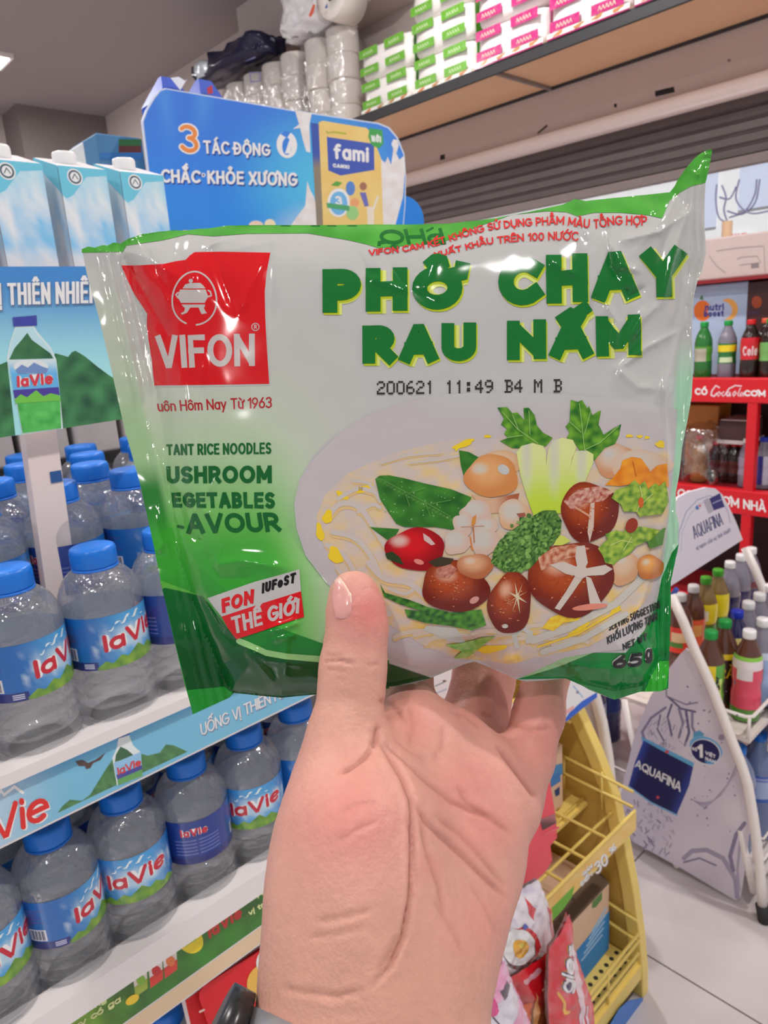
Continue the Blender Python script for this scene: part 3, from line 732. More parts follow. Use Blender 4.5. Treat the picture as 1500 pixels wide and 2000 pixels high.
def lab_bg(x, y):       # x: -1..1 around the bottle, y: 0..1 up
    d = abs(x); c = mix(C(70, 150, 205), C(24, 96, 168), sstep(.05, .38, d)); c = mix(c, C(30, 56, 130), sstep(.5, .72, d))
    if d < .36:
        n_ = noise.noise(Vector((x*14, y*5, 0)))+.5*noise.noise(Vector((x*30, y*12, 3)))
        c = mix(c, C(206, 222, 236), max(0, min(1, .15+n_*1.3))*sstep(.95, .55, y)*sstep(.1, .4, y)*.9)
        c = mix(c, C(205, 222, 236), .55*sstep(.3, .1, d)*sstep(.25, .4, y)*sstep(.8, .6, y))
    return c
def water_bottle_mesh(root, r=BR, h=BH):
    k = h/.1215
    b = obj('body', MB().lathe(bottle_profile(r, h), (0, 0, 0), 48, lambda rr, z, a_, i, j: rr+(.0005*math.sin(4*a_+z*900) if .006*k < z < .041*k else 0)).vf, m_pet, root, True, local=True)
    cp = [(.0125, .1085), (.0150, .1085), (.0152, .1095), (.0152, .1185), (.0146, .1210), (.0130, .1218), (.004, .1219)]
    cpf = [(a_*r/.0278, z_*k) for a_, z_ in cp]
    obj('cap', MB().lathe(cpf, (0, 0, 0), 72, lambda rr, z, a_, i, j: rr-(.00035 if (i % 2 and 1 <= j <= 4) else 0)).vf, m_cap, root, True, local=True)
    ring = [(.0140, .1062), (.0153, .1064), (.0153, .1082), (.0140, .1083)]
    obj('neck_ring', MB().lathe([(a_*r/.0278, z_*k) for a_, z_ in ring], (0, 0, 0), 32).vf, m_cap, root, True, local=True)
    a = Art(ydown=False); R = r*.0278/.0278*.992; z0, hh = .0425*k, .037*k; c = math.pi
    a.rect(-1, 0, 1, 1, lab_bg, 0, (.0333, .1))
    a.rect(-1, 0, -.33, .16, C(28, 40, 110), 1, (.0333, 0)); a.rect(.33, 0, 1, .16, C(28, 40, 110), 1, (.0333, 0))
    mt = [(-.34, 0), (-.34, .05), (-.27, .16), (-.22, .1), (-.15, .22), (-.1, .16), (.0, .32), (.06, .2), (.12, .26), (.2, .12), (.26, .17), (.34, .04), (.34, 0)]
    a.poly(mt, lambda x, y: mix(C(140, 176, 60), C(40, 110, 46), .5+.8*noise.noise(Vector((x*16, y*6, 5)))), 1, (.0333, .08))
    a.line([(-.2, .72), (-.14, .86), (-.1, .8), (-.05, .93), (0, .84), (.04, .95), (.1, .82), (.17, .74)], .025, C(214, 226, 240), 1, False)
    qd = [(-.27, .66), (.25, .80), (.25, .46), (-.27, .32)]
    # letters are stroked in a metric space, then squeezed to label units
    def put(t, q, w_, col, ly, off=(0, 0)):
        A_ = Art(); sc = math.pi*R/hh
        A_.text(t, [(p[0]*sc+off[0], p[1]+off[1]) for p in q], w_, col, ly, rnd=True)
        for v, f, cc, l_, ce in A_.items: a.raw([(p[0]/sc, p[1]) for p in v], f, cc, l_, (.0333, 0))
    put('laVie', qd, .12, C(236, 230, 236), 2); put('laVie', qd, .075, C(186, 30, 50), 3)
    for s_ in (-1, 1):
        a.rect(s_*.56-.07, .18, s_*.56+.07, .42, C(214, 210, 216), 1, (.0333, 0))
        for i in range(9): a.rect(s_*.56-.06+i*.0135, .2, s_*.56-.054+i*.0135+.004*(i % 2), .4, C(50, 50, 80), 2)
        for i in range(4): a.rect(s_*.56-.1, .56+i*.08, s_*.56+.08-.03*(i % 3), .59+i*.08, C(70, 84, 150), 1, (.0333, 0))
        for i in range(3): a.rect(s_*.4-.04, .04+i*.035, s_*.4+.04, .06+i*.035, C(190, 190, 214), 2, (.0333, 0))
    put('laVie', [(.86, .84), (1.10, .84), (1.10, .66), (.86, .66)], .07, C(236, 230, 236), 2); put('laVie', [(.86, .84), (1.10, .84), (1.10, .66), (.86, .66)], .045, C(190, 40, 60), 3)
    for i in range(5): a.rect(.8, .22+i*.08, .99, .25+i*.08, C(96, 106, 166), 1, (.0333, 0)); a.rect(-.99, .22+i*.08, -.8, .25+i*.08, C(96, 106, 166), 1, (.0333, 0))
    def fn(x, y, l):
        t = -math.pi/2+x*math.pi; rr = R+.00012+l; return np.array([rr*math.cos(t), rr*math.sin(t), z0+y*hh])
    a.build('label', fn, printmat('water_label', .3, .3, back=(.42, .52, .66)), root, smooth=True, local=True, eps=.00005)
    return root
wb = thing('water_bottle', 'x', 'water bottle', (0, 0, 0), 'small water bottles on the white shelf'); water_bottle_mesh(wb)
def face(x, y, d): return math.atan2(-x, y)+d
BOT = []
up = 'on the upper shelf'
for x, d, l in ((.005, .3, 'beyond the left picture edge'), (.06, .6, 'at the very left edge of the picture'), (.115, 1.0, 'second in view'), (.170, .72, 'in full view with label turned right'), (.222, 2.0, 'beside the noodle packet edge'), (.28, 1.4, 'hidden mostly behind the noodle packet')):
    BOT.append((x, .4805, 1.20, d, 'blue-capped water bottle, upper shelf front row, %s' % l))
for y, nm, xs in ((.547, 'second', ((.065, .3), (.12, 1.9), (.175, 2.5), (.232, 1.0), (.287, .7))), (.611, 'third', ((.09, .4), (.15, 1.5), (.226, .95), (.284, .4))), (.675, 'fourth', ((.135, .2), (.192, 2.6), (.249, 1.1), (.305, .4))), (.74, 'rear', ((.16, 1.2), (.212, .2), (.268, 2.1), (.325, .5)))):
    for i, (x, d) in enumerate(xs):
        BOT.append((x, y, 1.236, d, 'blue-capped water bottle, %s row of the upper shelf, %s from the left' % (nm, ('first', 'second', 'third', 'fourth', 'fifth')[i])))
lo = 'on the lower shelf'
for x, d, l in ((.056, .55, 'cut off by the left picture edge'), (.107, 1.05, 'label with barcode turned to the front'), (.159, .12, 'red lettering facing straight out'), (.212, math.pi, 'small back-label lettering facing out'), (.265, .15, 'red lettering, beside the hand'), (.318, .7, 'half hidden by the wrist')):
    BOT.append((x, .4805, 1.02, d, 'blue-capped water bottle, front row of the lower shelf, %s' % l))
for y, nm, xs in ((.546, 'second', (.03, .083, .135, .186, .239, .291, .343)), (.609, 'third', (.056, .109, .161, .213, .266, .318))):
    for i, x in enumerate(xs): BOT.append((x, y, 1.02, (i*1.3) % 5, 'blue-capped water bottle, %s row of the lower shelf, number %s from the left' % (nm, ('one', 'two', 'three', 'four', 'five', 'six', 'seven')[i])))
for i, (x, y) in enumerate(((.112, .497), (.168, .497), (.224, .497), (.14, .56), (.196, .56))): BOT.append((x, y, .80, .4*i, 'clear blue-capped water bottle below the green rail, %s' % ('behind the red card edge', 'its cap just visible at the bottom', 'hidden behind the red card', 'second row left', 'second row right')[i]))
for i, (x, y, z, d, l) in enumerate(BOT):
    if i == 0: wb.location = (x, y, z); wb.rotation_euler = (0, 0, face(x, y, d)); wb['label'] = l
    else: copy_tree(wb, (x, y, z), l, None, face(x, y, d))

# --- topper sign on its post
YG = .515
sg = thing('shelf_sign', 'blue and green printed topper sign on a white post above the bottles', 'sign', (.16, YG, 1.236))
out = [(-150, 521), (258, 520), (266, 813), (237, 819), (0, 855), (-150, 878)]
obj('panel', MB().prism([onp(u, v, 1, YG) for u, v in out], (0, .004, 0)).vf, m_shelf, sg)
a = Art(); a.poly(out, lambda u, v: mix(C(62, 132, 200), C(160, 220, 236), sstep(530, 740, v)), 0, 16)
mtn = lambda u, v: mix(C(20, 70, 48), C(70, 140, 84), .45+.7*noise.noise(Vector((u/26, v/26, 0)))+.4*sstep(800, 860, v))
a.poly([(-150, 740), (-60, 725), (0, 712), (14, 706), (30, 850), (0, 855), (-150, 878)], mtn, 1, 9)
a.poly([(100, 700), (108, 690), (133, 697), (140, 688), (147, 685), (156, 690), (167, 697), (190, 716), (213, 733), (266, 765), (266, 813), (237, 819), (90, 842)], mtn, 1, 9)
body = [(30, 637), (67, 637), (72, 647), (100, 680), (110, 703), (117, 770), (120, 803), (123, 837), (43, 849), (37, 810), (27, 770), (13, 700), (20, 667)]
a.poly(body, C(206, 228, 236), 2); a.poly([(31, 640), (66, 639), (70, 650), (97, 682), (106, 703), (16, 702), (22, 668)], C(180, 216, 232), 3)
a.poly([(53, 650), (62, 664), (98, 690), (104, 700), (18, 702), (28, 680), (42, 664)], mtn, 4, 8)
a.poly([(16, 704), (108, 701), (117, 772), (28, 777)], lambda u, v: mix(C(96, 176, 226), C(206, 226, 240), sstep(730, 700, v)), 4, 10)
a.disc(60, 716, 34, 14, C(216, 224, 236), 5); a.poly([(30, 722), (42, 712), (54, 718), (66, 708), (82, 716), (94, 720), (90, 728), (34, 730)], C(110, 140, 190), 6)
for w_, cc, l_ in ((9, C(236, 236, 240), 6), (5.5, C(206, 50, 66), 7)): a.text('laVie', [(32, 734), (102, 727), (104, 750), (33, 757)], w_, cc, l_, rnd=True)
a.poly([(25, 762), (114, 756), (116, 772), (28, 778)], C(70, 56, 150), 6); a.poly([(28, 780), (40, 770), (52, 776), (70, 762), (84, 774), (98, 768), (116, 772), (118, 782), (30, 788)], C(110, 190, 70), 7)
a.poly([(33, 786), (117, 780), (119, 836), (44, 846)], lambda u, v: mix(C(58, 160, 66), C(96, 200, 96), .5+noise.noise(Vector((u/16, v/16, 4)))), 5, 8)
a.poly([(24, 620), (71, 616), (72, 636), (26, 638)], C(52, 62, 156), 5)
for o_, cc in (((2, 2.5), C(90, 110, 150)), ((0, 0), C(238, 242, 246))):
    a.text('THIÊN NHIÊN', [(13, 553), (192, 549), (192, 592), (15, 596)], 6.2, cc, 8 if o_[0] else 9, off=o_)
    a.text('UỐNG VỊ', [(-112, 556), (1, 553), (3, 596), (-110, 599)], 6.2, cc, 8 if o_[0] else 9, off=o_)
a.build('printed_face', planefn(1, YG-.0005), m_gloss, sg, eps=.00008)
q = [onp(u, v, 1, YG+.008) for u, v in [(44, 820), (108, 820), (128, 970), (66, 980)]]
dd = q[3]-q[0]; dd2 = q[2]-q[1]; q[3] = q[0]+dd*(1.236-q[0][2])/dd[2]; q[2] = q[1]+dd2*(1.236-q[1][2])/dd2[2]
bevel(obj('post', MB().prism(q, (0, .012, 0)).vf, mat('white_card', C(222, 206, 200), .5), sg), .001, 1)
a = Art(); a.poly([(97, 922), (119, 918), (123, 940), (100, 944)], C(40, 84, 140)); a.build('sticker', planefn(1, YG+.0075), m_print, sg)

# --- milk cartons above the sign
YC = .85
def carton(label):
    x0, x1 = .3355, .3895; zb, zt, zk = 1.42, 1.647, 1.668; dp = .066
    r = thing('milk_carton', label, 'milk carton', ((x0+x1)/2, YC+.033, zb), 'white and sky-blue milk cartons')
    V = [(x0, YC, zb), (x1, YC, zb), (x1, YC+dp, zb), (x0, YC+dp, zb), (x0, YC, zt), (x1, YC, zt), (x1, YC+dp, zk), (x0, YC+dp, zk)]
    bevel(obj('body', (V, [(0, 3, 2, 1), (4, 5, 6, 7), (0, 1, 5, 4), (1, 2, 6, 5), (2, 3, 7, 6), (3, 0, 4, 7)]), mat('carton_board', C(212, 208, 210), .4), r), .002, 2)
    obj('cap', MB().lathe([(.004, 0), (.012, 0), (.013, .002), (.013, .012), (.012, .014), (.003, .014)], ((x0+x1)/2-.006, YC+.03, zt+.006), 24).vf, mat('cap_white', C(232, 236, 240), .3), r, True)
    a = Art(ydown=False); w_, h_ = x1-x0, zt-zb
    def sky(x, y):
        n_ = noise.noise(Vector((x*60, y*30, 0)))+.5*noise.noise(Vector((x*140, y*80, 4)))
        c = mix(C(120, 186, 226), C(222, 232, 240), max(0, min(1, .45+n_*.9))); c = mix(C(214, 208, 208), c, sstep(.105, .15, y)); return mix(c, C(196, 224, 238), .5*sstep(.17, .22, y))
    a.rect(.0005, .001, w_-.0005, h_-.001, sky, 0, .006)
    a.poly([(.0, h_-.0005), (w_, h_-.0005), (w_, h_-.007), (.030, h_-.010), (.012, h_-.030), (.004, h_-.034), (.0, h_-.030)], C(106, 190, 212), 1)
    a.disc(.017, h_-.011, .0085, col=C(226, 236, 238), layer=2); a.disc(.017, h_-.011, .007, col=C(70, 90, 100), layer=3); a.disc(.017, h_-.011, .0052, col=C(226, 236, 238), layer=4)
    a.line([(.014, h_-.013), (.017, h_-.008), (.020, h_-.013)], .001, C(70, 90, 100), 5)
    a.disc(w_/2, .094, .0135, col=C(176, 170, 172), layer=1); a.disc(w_/2, .094, .012, col=C(212, 207, 207), layer=2)
    a.text('TH', [(w_/2-.0075, .099), (w_/2+.0075, .099), (w_/2+.0075, .089), (w_/2-.0075, .089)], .0018, C(110, 104, 108), 3)
    for k in range(12): t = k*math.pi/6; a.disc(w_/2+.0125*math.cos(t), .094+.0125*math.sin(t), .0011, col=C(190, 184, 186), layer=3)
    st = [(.010+.0026*i, .070+.0012*math.sin(i*2.1)) for i in range(14)]; a.line(st, .0009, C(130, 124, 128), 2)
    for k in range(7): a.line([(.009, .061-k*.0048), (w_-.009-.004*(k % 2), .061-k*.0048)], .0012, C(176, 172, 176), 2)
    a.build('printed_front', boxfn((x0, YC-.0004, zb), (1, 0, 0), (0, 0, 1), (0, -1, 0)), m_print, r, eps=.00008)
    a = Art(ydown=False); a.poly([(0, .001), (dp, .001), (dp, h_+.0205), (0, h_-.0005)], lambda x, y: mix(sky(x+.2, y), C(200, 206, 214), .35), 0, .006)
    a.poly([(0, h_-.030), (.004, h_-.026), (dp, h_+.016), (dp, h_+.0205), (0, h_-.0005)], C(106, 190, 212), 1)
    a.build('printed_side', boxfn((x0-.0004, YC+0, zb), (0, 1, 0), (0, 0, 1), (-1, 0, 0)), m_print, r, eps=.00008)
    return r
c1 = carton('white and sky-blue milk carton, second from the left picture edge')
for i, l in ((-2, 'white and sky-blue milk carton beyond the left picture edge'), (-1, 'white and sky-blue milk carton cut by the left picture edge'), (1, 'white and sky-blue milk carton nearest the blue header board')):
    copy_tree(c1, (c1.location.x+i*.0702, c1.location.y, c1.location.z), l)
for i in range(6):
    x = .20+i*.056; r = thing('juice_carton', 'small grey-white carton in the dark gap under the milk cartons, number %s from the left' % ('one', 'two', 'three', 'four', 'five', 'six')[i], 'carton', (x, .83, 1.337), 'small cartons under the milk shelf')
    bevel(obj('body', MB().box((x-.025, .805, 1.337), (x+.025, .85, 1.40)).vf, mat('grey_carton', C(176, 168, 166), .5, vary=.15, scale=40), r), .003, 2)
def simple_box(name, label, cat, px, y, depth, m, group=None, art=None, zb=None):
    P = [onp(u, v, 1, y) for u, v in px]; x0, x1 = min(p[0] for p in P), max(p[0] for p in P); z0, z1 = min(p[2] for p in P), max(p[2] for p in P)
    if zb is not None: z0 = zb
    r = thing(name, label, cat, ((x0+x1)/2, y+depth/2, z0), group)
    bevel(obj('body', MB().box((x0, y, z0), (x1, y+depth, z1)).vf, m, r), .003, 2)
    if art: art.build('print', planefn(1, y-.0004), m_print, r)
    return r
a = Art(); a.rect(232, 272, 276, 285, C(40, 92, 50)); a.rect(232, 285, 276, 298, C(86, 40, 40)); a.rect(195, 298, 278, 312, C(40, 100, 160))
simple_box('small_box', 'small dark green and blue box behind the milk cartons', 'box', [(195, 312), (278, 270)], 1.15, .1, mat('box_teal', C(60, 110, 150), .5), None, a, 1.612)
simple_box('small_box', 'clear white wrapped box behind the milk cartons', 'box', [(168, 320), (194, 280)], 1.2, .1, mat('box_white', C(190, 196, 200), .4), None, None, 1.612)

# --- red cards hanging under the green rail
rc = thing('price_card', 'large red card with pale edge hanging under the green shelf rail', 'card', (.22, .462, .93))
obj('card', MB().prism([onp(u, v, 1, .462) for u, v in [(354, 1951), (357, 1945), (505, 1845), (560, 1808), (620, 2090), (392, 2110)]], (0, .0012, 0)).vf, mat('card_edge', C(220, 205, 205), .5), rc)
a = Art(); a.poly([(362, 1954), (508, 1850), (560, 1816), (618, 2088), (396, 2104)], C(206, 26, 32)); a.build('print', planefn(1, .4617), m_print, rc)
rc2 = thing('price_card', 'rounded red card with yellow ring in front of the larger red card', 'card', (.23, .456, .93))
o2 = [(389, 1950), (390, 1938), (398, 1926), (500, 1862), (560, 1825), (610, 2100), (440, 2110), (398, 1975)]
obj('card', MB().prism([onp(u, v, 1, .456) for u, v in o2], (0, .001, 0)).vf, mat('card_red', C(210, 22, 32), .45), rc2)
a = Art(); a.disc(532, 1922, 50, 44, C(236, 176, 80), 1); a.disc(540, 1880, 40, 34, C(232, 224, 220), 2); a.line([(390, 1976), (398, 1972)], 4, C(230, 190, 180), 2)
a.build('print', planefn(1, .4557), m_print, rc2)

# ------------------------------------------------------------------ yellow display stand with the blue header board
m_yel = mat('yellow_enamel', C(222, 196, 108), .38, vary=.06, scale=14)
m_yel_shaded = mat('yellow_shaded', C(186, 154, 76), .45, vary=.08, scale=8)  # darker copy of the stand's yellow, inner shade put into its colour
ds = thing('display_stand', 'yellow metal display stand with wire baskets and blue printed header board', 'display stand', (.9, .85, 0))
XL, XR = .62, 1.20
curve = [(.587, 0), (.589, .07), (.597, .15), (.612, .254), (.634, .36), (.660, .467), (.703, .56), (.751, .648), (.800, .76), (.84, .86), (.90, 1.02), (.95, 1.18), (1.0, 1.36), (1.04, 1.52), (1.06, 1.62)]
def ribbon(x0, x1, cv, t):
    V = []; Fc = []
    for i, (y, z) in enumerate(cv):
        a0 = np.array(cv[max(i-1, 0)]); a1 = np.array(cv[min(i+1, len(cv)-1)]); d = (a1-a0)/np.linalg.norm(a1-a0); nn = np.array([-d[1], d[0]])
        if nn[0] < 0: nn = -nn
        o = np.array([y, z])+nn*t
        V += [(x0, y, z), (x1, y, z), (x1, o[0], o[1]), (x0, o[0], o[1])]
    for i in range(len(cv)-1):
        for k in range(4): Fc.append((4*i+k, 4*i+(k+1) % 4, 4*i+4+(k+1) % 4, 4*i+4+k))
    Fc += [(3, 2, 1, 0), tuple(4*(len(cv)-1)+k for k in range(4))]
    return V, Fc
for x in (XL-.026, XR): 
    bevel(obj('post', ribbon(x, x+.026, curve, .03), m_yel, ds), .003, 2)
    xp = x+.004 if x < 1 else x
    obj('side_panel', MB().prism([(xp+.006, y+.02, z) for y, z in curve]+[(xp+.006, 1.12, 1.62), (xp+.006, 1.12, 0)], (.004, 0, 0)).vf, m_yel_shaded, ds)
obj('back_panel', MB().box((XL, 1.115, 0), (XR, 1.12, 1.5)).vf, m_yel_shaded, ds)
obj('tray', MB().box((XL, 1.125, 1.60), (XR, 1.34, 1.612)).vf, m_yel, ds)
hd = [(278, 236), (286, 214), (300, 190), (311, 176), (322, 172), (575, 215), (740, 240), (760, 248), (777, 268), (790, 300), (793, 345), (792, 400), (786, 470), (306, 470)]
hb = obj('header_backing', MB().prism([onp(u, v, 1, 1.118) for u, v in [(700, 360)]+[(786+42*math.sin(t), 432-50*math.cos(t)) for t in np.linspace(0, 2.4, 10)]+[(760, 480), (700, 480)]], (0, .004, 0)).vf, mat('header_blue', C(36, 124, 214), .4), ds)
hp = obj('header_board', MB().prism([onp(u, v, 1, 1.10) for u, v in hd], (0, .005, 0)).vf, mat('header_edge', C(196, 206, 226), .4), ds)
a = Art()
def hbg(u, v):
    c = mix(C(58, 118, 212), C(44, 132, 224), sstep(200, 440, v)); c = mix(c, C(84, 190, 228), .85*sstep(210, 0, math.hypot(u-620, (v-350)*1.1)))
    b = max(0, 1-abs((u-400)-(-.08)*(v-172))/26)*.5*sstep(300, 180, v)+max(0, 1-abs((u-318)-.15*(v-172))/22)*.4*sstep(330, 180, v)
    c = mix(c, C(90, 160, 232), b); return mix(c, C(196, 212, 240), .8*sstep(70, 0, math.hypot((u-620)*.6, v-452)))
inner = [(u+(2.5 if u < 500 else -2), v+2.5) for u, v in hd]
a.poly(inner, hbg, 0, 9)
wh = C(236, 238, 246); sd = C(34, 66, 150)
for o_, cc, w_ in (((2, 3), sd, 5.4), ((0, 0), wh, 4.5)):
    l_ = 2 if o_[0] else 4
    a.text('TÁC ĐỘNG', [(396, 274), (527, 281), (527, 305), (398, 300)], w_, cc, l_, off=o_); a.text('CHẮC', [(313, 330), (391, 333), (391, 358), (315, 357)], w_+.6, cc, l_, off=o_)
    a.text('KHỎE XƯƠNG', [(404, 333), (580, 337), (580, 364), (405, 359)], w_+.6, cc, l_, off=o_)
a.disc(397, 342, 4, col=wh, layer=5); a.disc(397, 342, 2, col=sd, layer=6)
for w_, cc, l_ in ((13.5, C(244, 236, 236), 3), (8, C(238, 136, 70), 5)): a.text('3', [(345, 238+(w_ < 10)*2.5), (388, 243+(w_ < 10)*2.5), (391, 304-(w_ < 10)*2.5), (349, 299-(w_ < 10)*2.5)] if w_ > 10 else [(348, 241), (385, 246), (388, 301), (352, 296)], w_, cc, l_, rnd=True)
a.disc(560, 283, 20, 26, wh, 3, rot=-.1); a.disc(560, 286, 9, 17, C(58, 128, 216), 4); a.poly([(548, 262), (556, 256), (568, 258), (560, 270)], C(58, 128, 216), 4); a.poly([(556, 300), (562, 282), (566, 270), (571, 276), (566, 300)], wh, 5)
milk = lambda u, v: mix(C(240, 234, 226), C(216, 208, 206), .5+noise.noise(Vector((u/16, v/16, 0))))
a.poly([(576, 216), (590, 219), (609, 221), (604, 244), (606, 298), (598, 296), (591, 272), (586, 250), (572, 252), (584, 243)], milk, 2, 6)
a.poly([(600, 354), (606, 372), (613, 384), (618, 404), (640, 440), (640, 470), (560, 470), (568, 440), (582, 420), (596, 402)], milk, 2, 6)
a.poly([(742, 309), (752, 318), (757, 306), (764, 322), (768, 290), (764, 282), (768, 272), (776, 273), (779, 283), (774, 300), (780, 312), (789, 304), (791, 331), (787, 384), (773, 436), (768, 470), (742, 470)], milk, 2, 6)
a.poly([(607, 240), (622, 242), (632, 470), (620, 470)], lambda u, v: mix(C(58, 86, 168), C(136, 126, 110), sstep(300, 330, v)), 3, 8)
a.poly([(622, 239), (630, 236), (716, 250), (726, 262), (744, 310), (749, 470), (632, 470)], lambda u, v: mix(C(226, 184, 106), C(238, 204, 132), .5+.5*noise.noise(Vector((u/30, v/30, 0)))), 4, 10)
a.poly([(638, 266), (641, 268), (730, 281), (731, 332), (665, 343), (641, 333)], C(62, 88, 174), 5)
a.text('fami', [(650, 279), (720, 288), (720, 318), (652, 311)], 6, C(232, 234, 246), 6, rnd=True); a.text('CANXI', [(649, 319), (682, 323), (682, 330), (650, 327)], 2.4, C(220, 224, 244), 6)
a.line([(637, 256), (640, 260), (650, 258)], 2, C(150, 160, 60), 5); a.line([(650, 258), (674, 261)], 4, C(176, 176, 70), 5)
a.poly([(721, 250), (746, 254), (749, 280), (740, 290), (726, 284), (719, 268)], C(66, 160, 84), 6); a.text('MỚI', [(724, 264), (744, 267), (744, 279), (726, 277)], 3, C(220, 236, 220), 7)
a.disc(661, 396, 22, 28, C(232, 236, 242), 6); a.disc(661, 397, 17, 23, C(110, 176, 222), 7); a.text('3', [(653, 382), (667, 384), (668, 402), (655, 400)], 4, C(236, 240, 248), 8, rnd=True); a.poly([(637, 396), (682, 402), (682, 412), (639, 406)], C(80, 160, 110), 9)
a.poly([(646, 362), (656, 354), (668, 357), (660, 364)], C(90, 160, 70), 7); a.disc(684, 368, 9, 14, C(86, 130, 200), 6); a.disc(692, 396, 9, 9, C(236, 160, 110), 6); a.disc(688, 416, 12, 14, C(150, 200, 130), 6)
a.disc(709, 364, 7, 8, C(160, 110, 90), 6); a.poly([(702, 376), (714, 376), (720, 402), (712, 404)], C(110, 110, 180), 7); a.poly([(716, 404), (728, 404), (736, 382), (740, 384), (730, 412), (730, 440), (718, 440)], C(236, 214, 200), 6)
a.disc(500, 440, 14, 9, C(228, 200, 180), 3); a.disc(527, 438, 11, 10, C(240, 214, 180), 3)
a.build('printed_face', planefn(1, 1.0995), m_gloss, hp, eps=.0001)
# baskets
def bar(pts, r=.0032): return MB().tube(pts, r, 6)
def basket(z, yf, yb, hfront, name='basket', flats=True):
    m = MB()
    for y in np.linspace(yf+.05, yb, 4): m.tube([(XL, y, z), (XR, y, z)], .0032, 6)
    for x in np.arange(XL+.03, XR-.005, .078): m.tube([(x, yf, z+.004), (x, yb, z+.004), (x, yb, z+.10)], .0032, 6)
    for x in (XL+.004, XR-.006):
        for zz in (.05, .095): m.tube([(x, yf, z+zz*.8), (x, yb, z+zz)], .0036, 6)
        for y in np.linspace(yf+.07, yb, 3): m.tube([(x, y, z), (x, y, z+.09)], .0032, 6)
    for zz in (.05, .10): m.tube([(XL, yb, z+zz), (XR, yb, z+zz)], .0036, 6)
    o = obj(name, m.vf, m_yel, ds, True)
    if flats: obj('support_bar', MB().box((XL, (yf+yb)/2-.02, z-.012), (XR, (yf+yb)/2+.02, z-.004)).vf, m_yel, o)
    return o
b1 = basket(.432, .616, .87, .05)
st = bevel(obj('price_strip', MB().box((XL+.005, .606, .424), (XR-.008, .612, .472)).vf, m_yel, b1), .002, 2)
a = Art()
a.poly([proj((XL+.02, .606, .466)), proj((XR-.012, .606, .466)), proj((XR-.012, .606, .430)), proj((XL+.02, .606, .430))], lambda u, v: mix(C(236, 196, 128), C(230, 180, 98), .5+noise.noise(Vector((u/20, v/20, 0)))), 0, 14)
a.poly([(1077, 1774), (1122, 1729), (1117, 1752), (1098, 1778), (1078, 1800)], C(108, 172, 58), 1); a.poly([(1060, 1792), (1078, 1774), (1080, 1812), (1062, 1828)], C(214, 150, 60), 1)
for o_, cc in (((1, 1.5), C(150, 130, 110)), ((0, 0), C(232, 222, 222))):
    l_ = 2 if o_[0] else 3
    a.text('30', [(1159, 1688), (1183, 1663), (1189, 1685), (1164, 1710)], 4, cc, l_, off=o_, rnd=True); a.text('%', [(1188, 1658), (1202, 1644), (1204, 1658), (1191, 1672)], 2.4, cc, l_, off=o_)
    a.text('GIẢM', [(1137, 1704), (1156, 1686), (1157, 1694), (1138, 1713)], 2, cc, l_, off=o_); a.text('ĐẾN', [(1134, 1722), (1156, 1701), (1157, 1709), (1135, 1731)], 2, cc, l_, off=o_)
a.build('strip_print', planefn(1, .6055), m_print, b1)
b2_ = obj('lower_basket', MB().box((XL, .60, .086), (XR, .98, .092)).vf, m_yel, ds)
m = MB()
for z_ in (.118, .150, .170): m.tube([(XL, .597, z_), (XR-.004, .597, z_)], .0034, 6)
for x in np.arange(XL+.06, XR, .13): m.tube([(x, .597, .09), (x, .597, .17)], .003, 6)
for z_ in (.15, .20): m.tube([(XR-.006, .60, z_), (XR-.006, .95, z_+.03)], .0034, 6)
obj('basket_rail', m.vf, m_yel, b2_, True)
obj('front_band', MB().box((XL, .592, .050), (XR, .60, .086)).vf, m_yel, b2_)
a = Art(ydown=False)
for i in range(26):
    for j in range(14): a.disc(XL+.02+i*.0215+(.0107 if j % 2 else 0), .62+j*.024, .0052, col=(.03, .022, .012), n=10)
a.build('perforation', lambda x, y, l: np.array([x, y, .0922+l]), m_print, b2_, eps=.0001)
up_ = obj('price_strip', MB().box((XL, .70, .689), (XR-.006, .706, .80)).vf, m_yel, ds)
a = Art()
a.poly([proj((XL+.01, .70, .798)), proj((XR-.01, .70, .798)), proj((XR-.01, .70, .695)), proj((XL+.01, .70, .695))], C(226, 222, 228), 0)
a.poly([(1098, 1412), (1112, 1392), (1136, 1370), (1166, 1352), (1166, 1362), (1140, 1382), (1108, 1408)], C(52, 98, 196), 1); a.line([(1120, 1340), (1138, 1362)], 2, C(120, 170, 210), 1); a.poly([(1100, 1400), (1122, 1384), (1120, 1378), (1104, 1388)], C(226, 170, 170), 1)
a.disc(1128, 1352, 3, 3, C(140, 140, 160), 1)
a.build('strip_print', planefn(1, .6995), m_print, up_)
basket(.66, .712, .95, .05)
bp_ = obj('base_panel', MB().prism([onp(u, v, 1, .585) for u, v in [(1150, 2060), (1190, 2010), (1212, 1972), (1230, 1956), (1256, 1950), (1258, 2080), (1150, 2120)]], (0, .003, 0)).vf, mat('panel_blue', C(62, 118, 196), .4), ds)
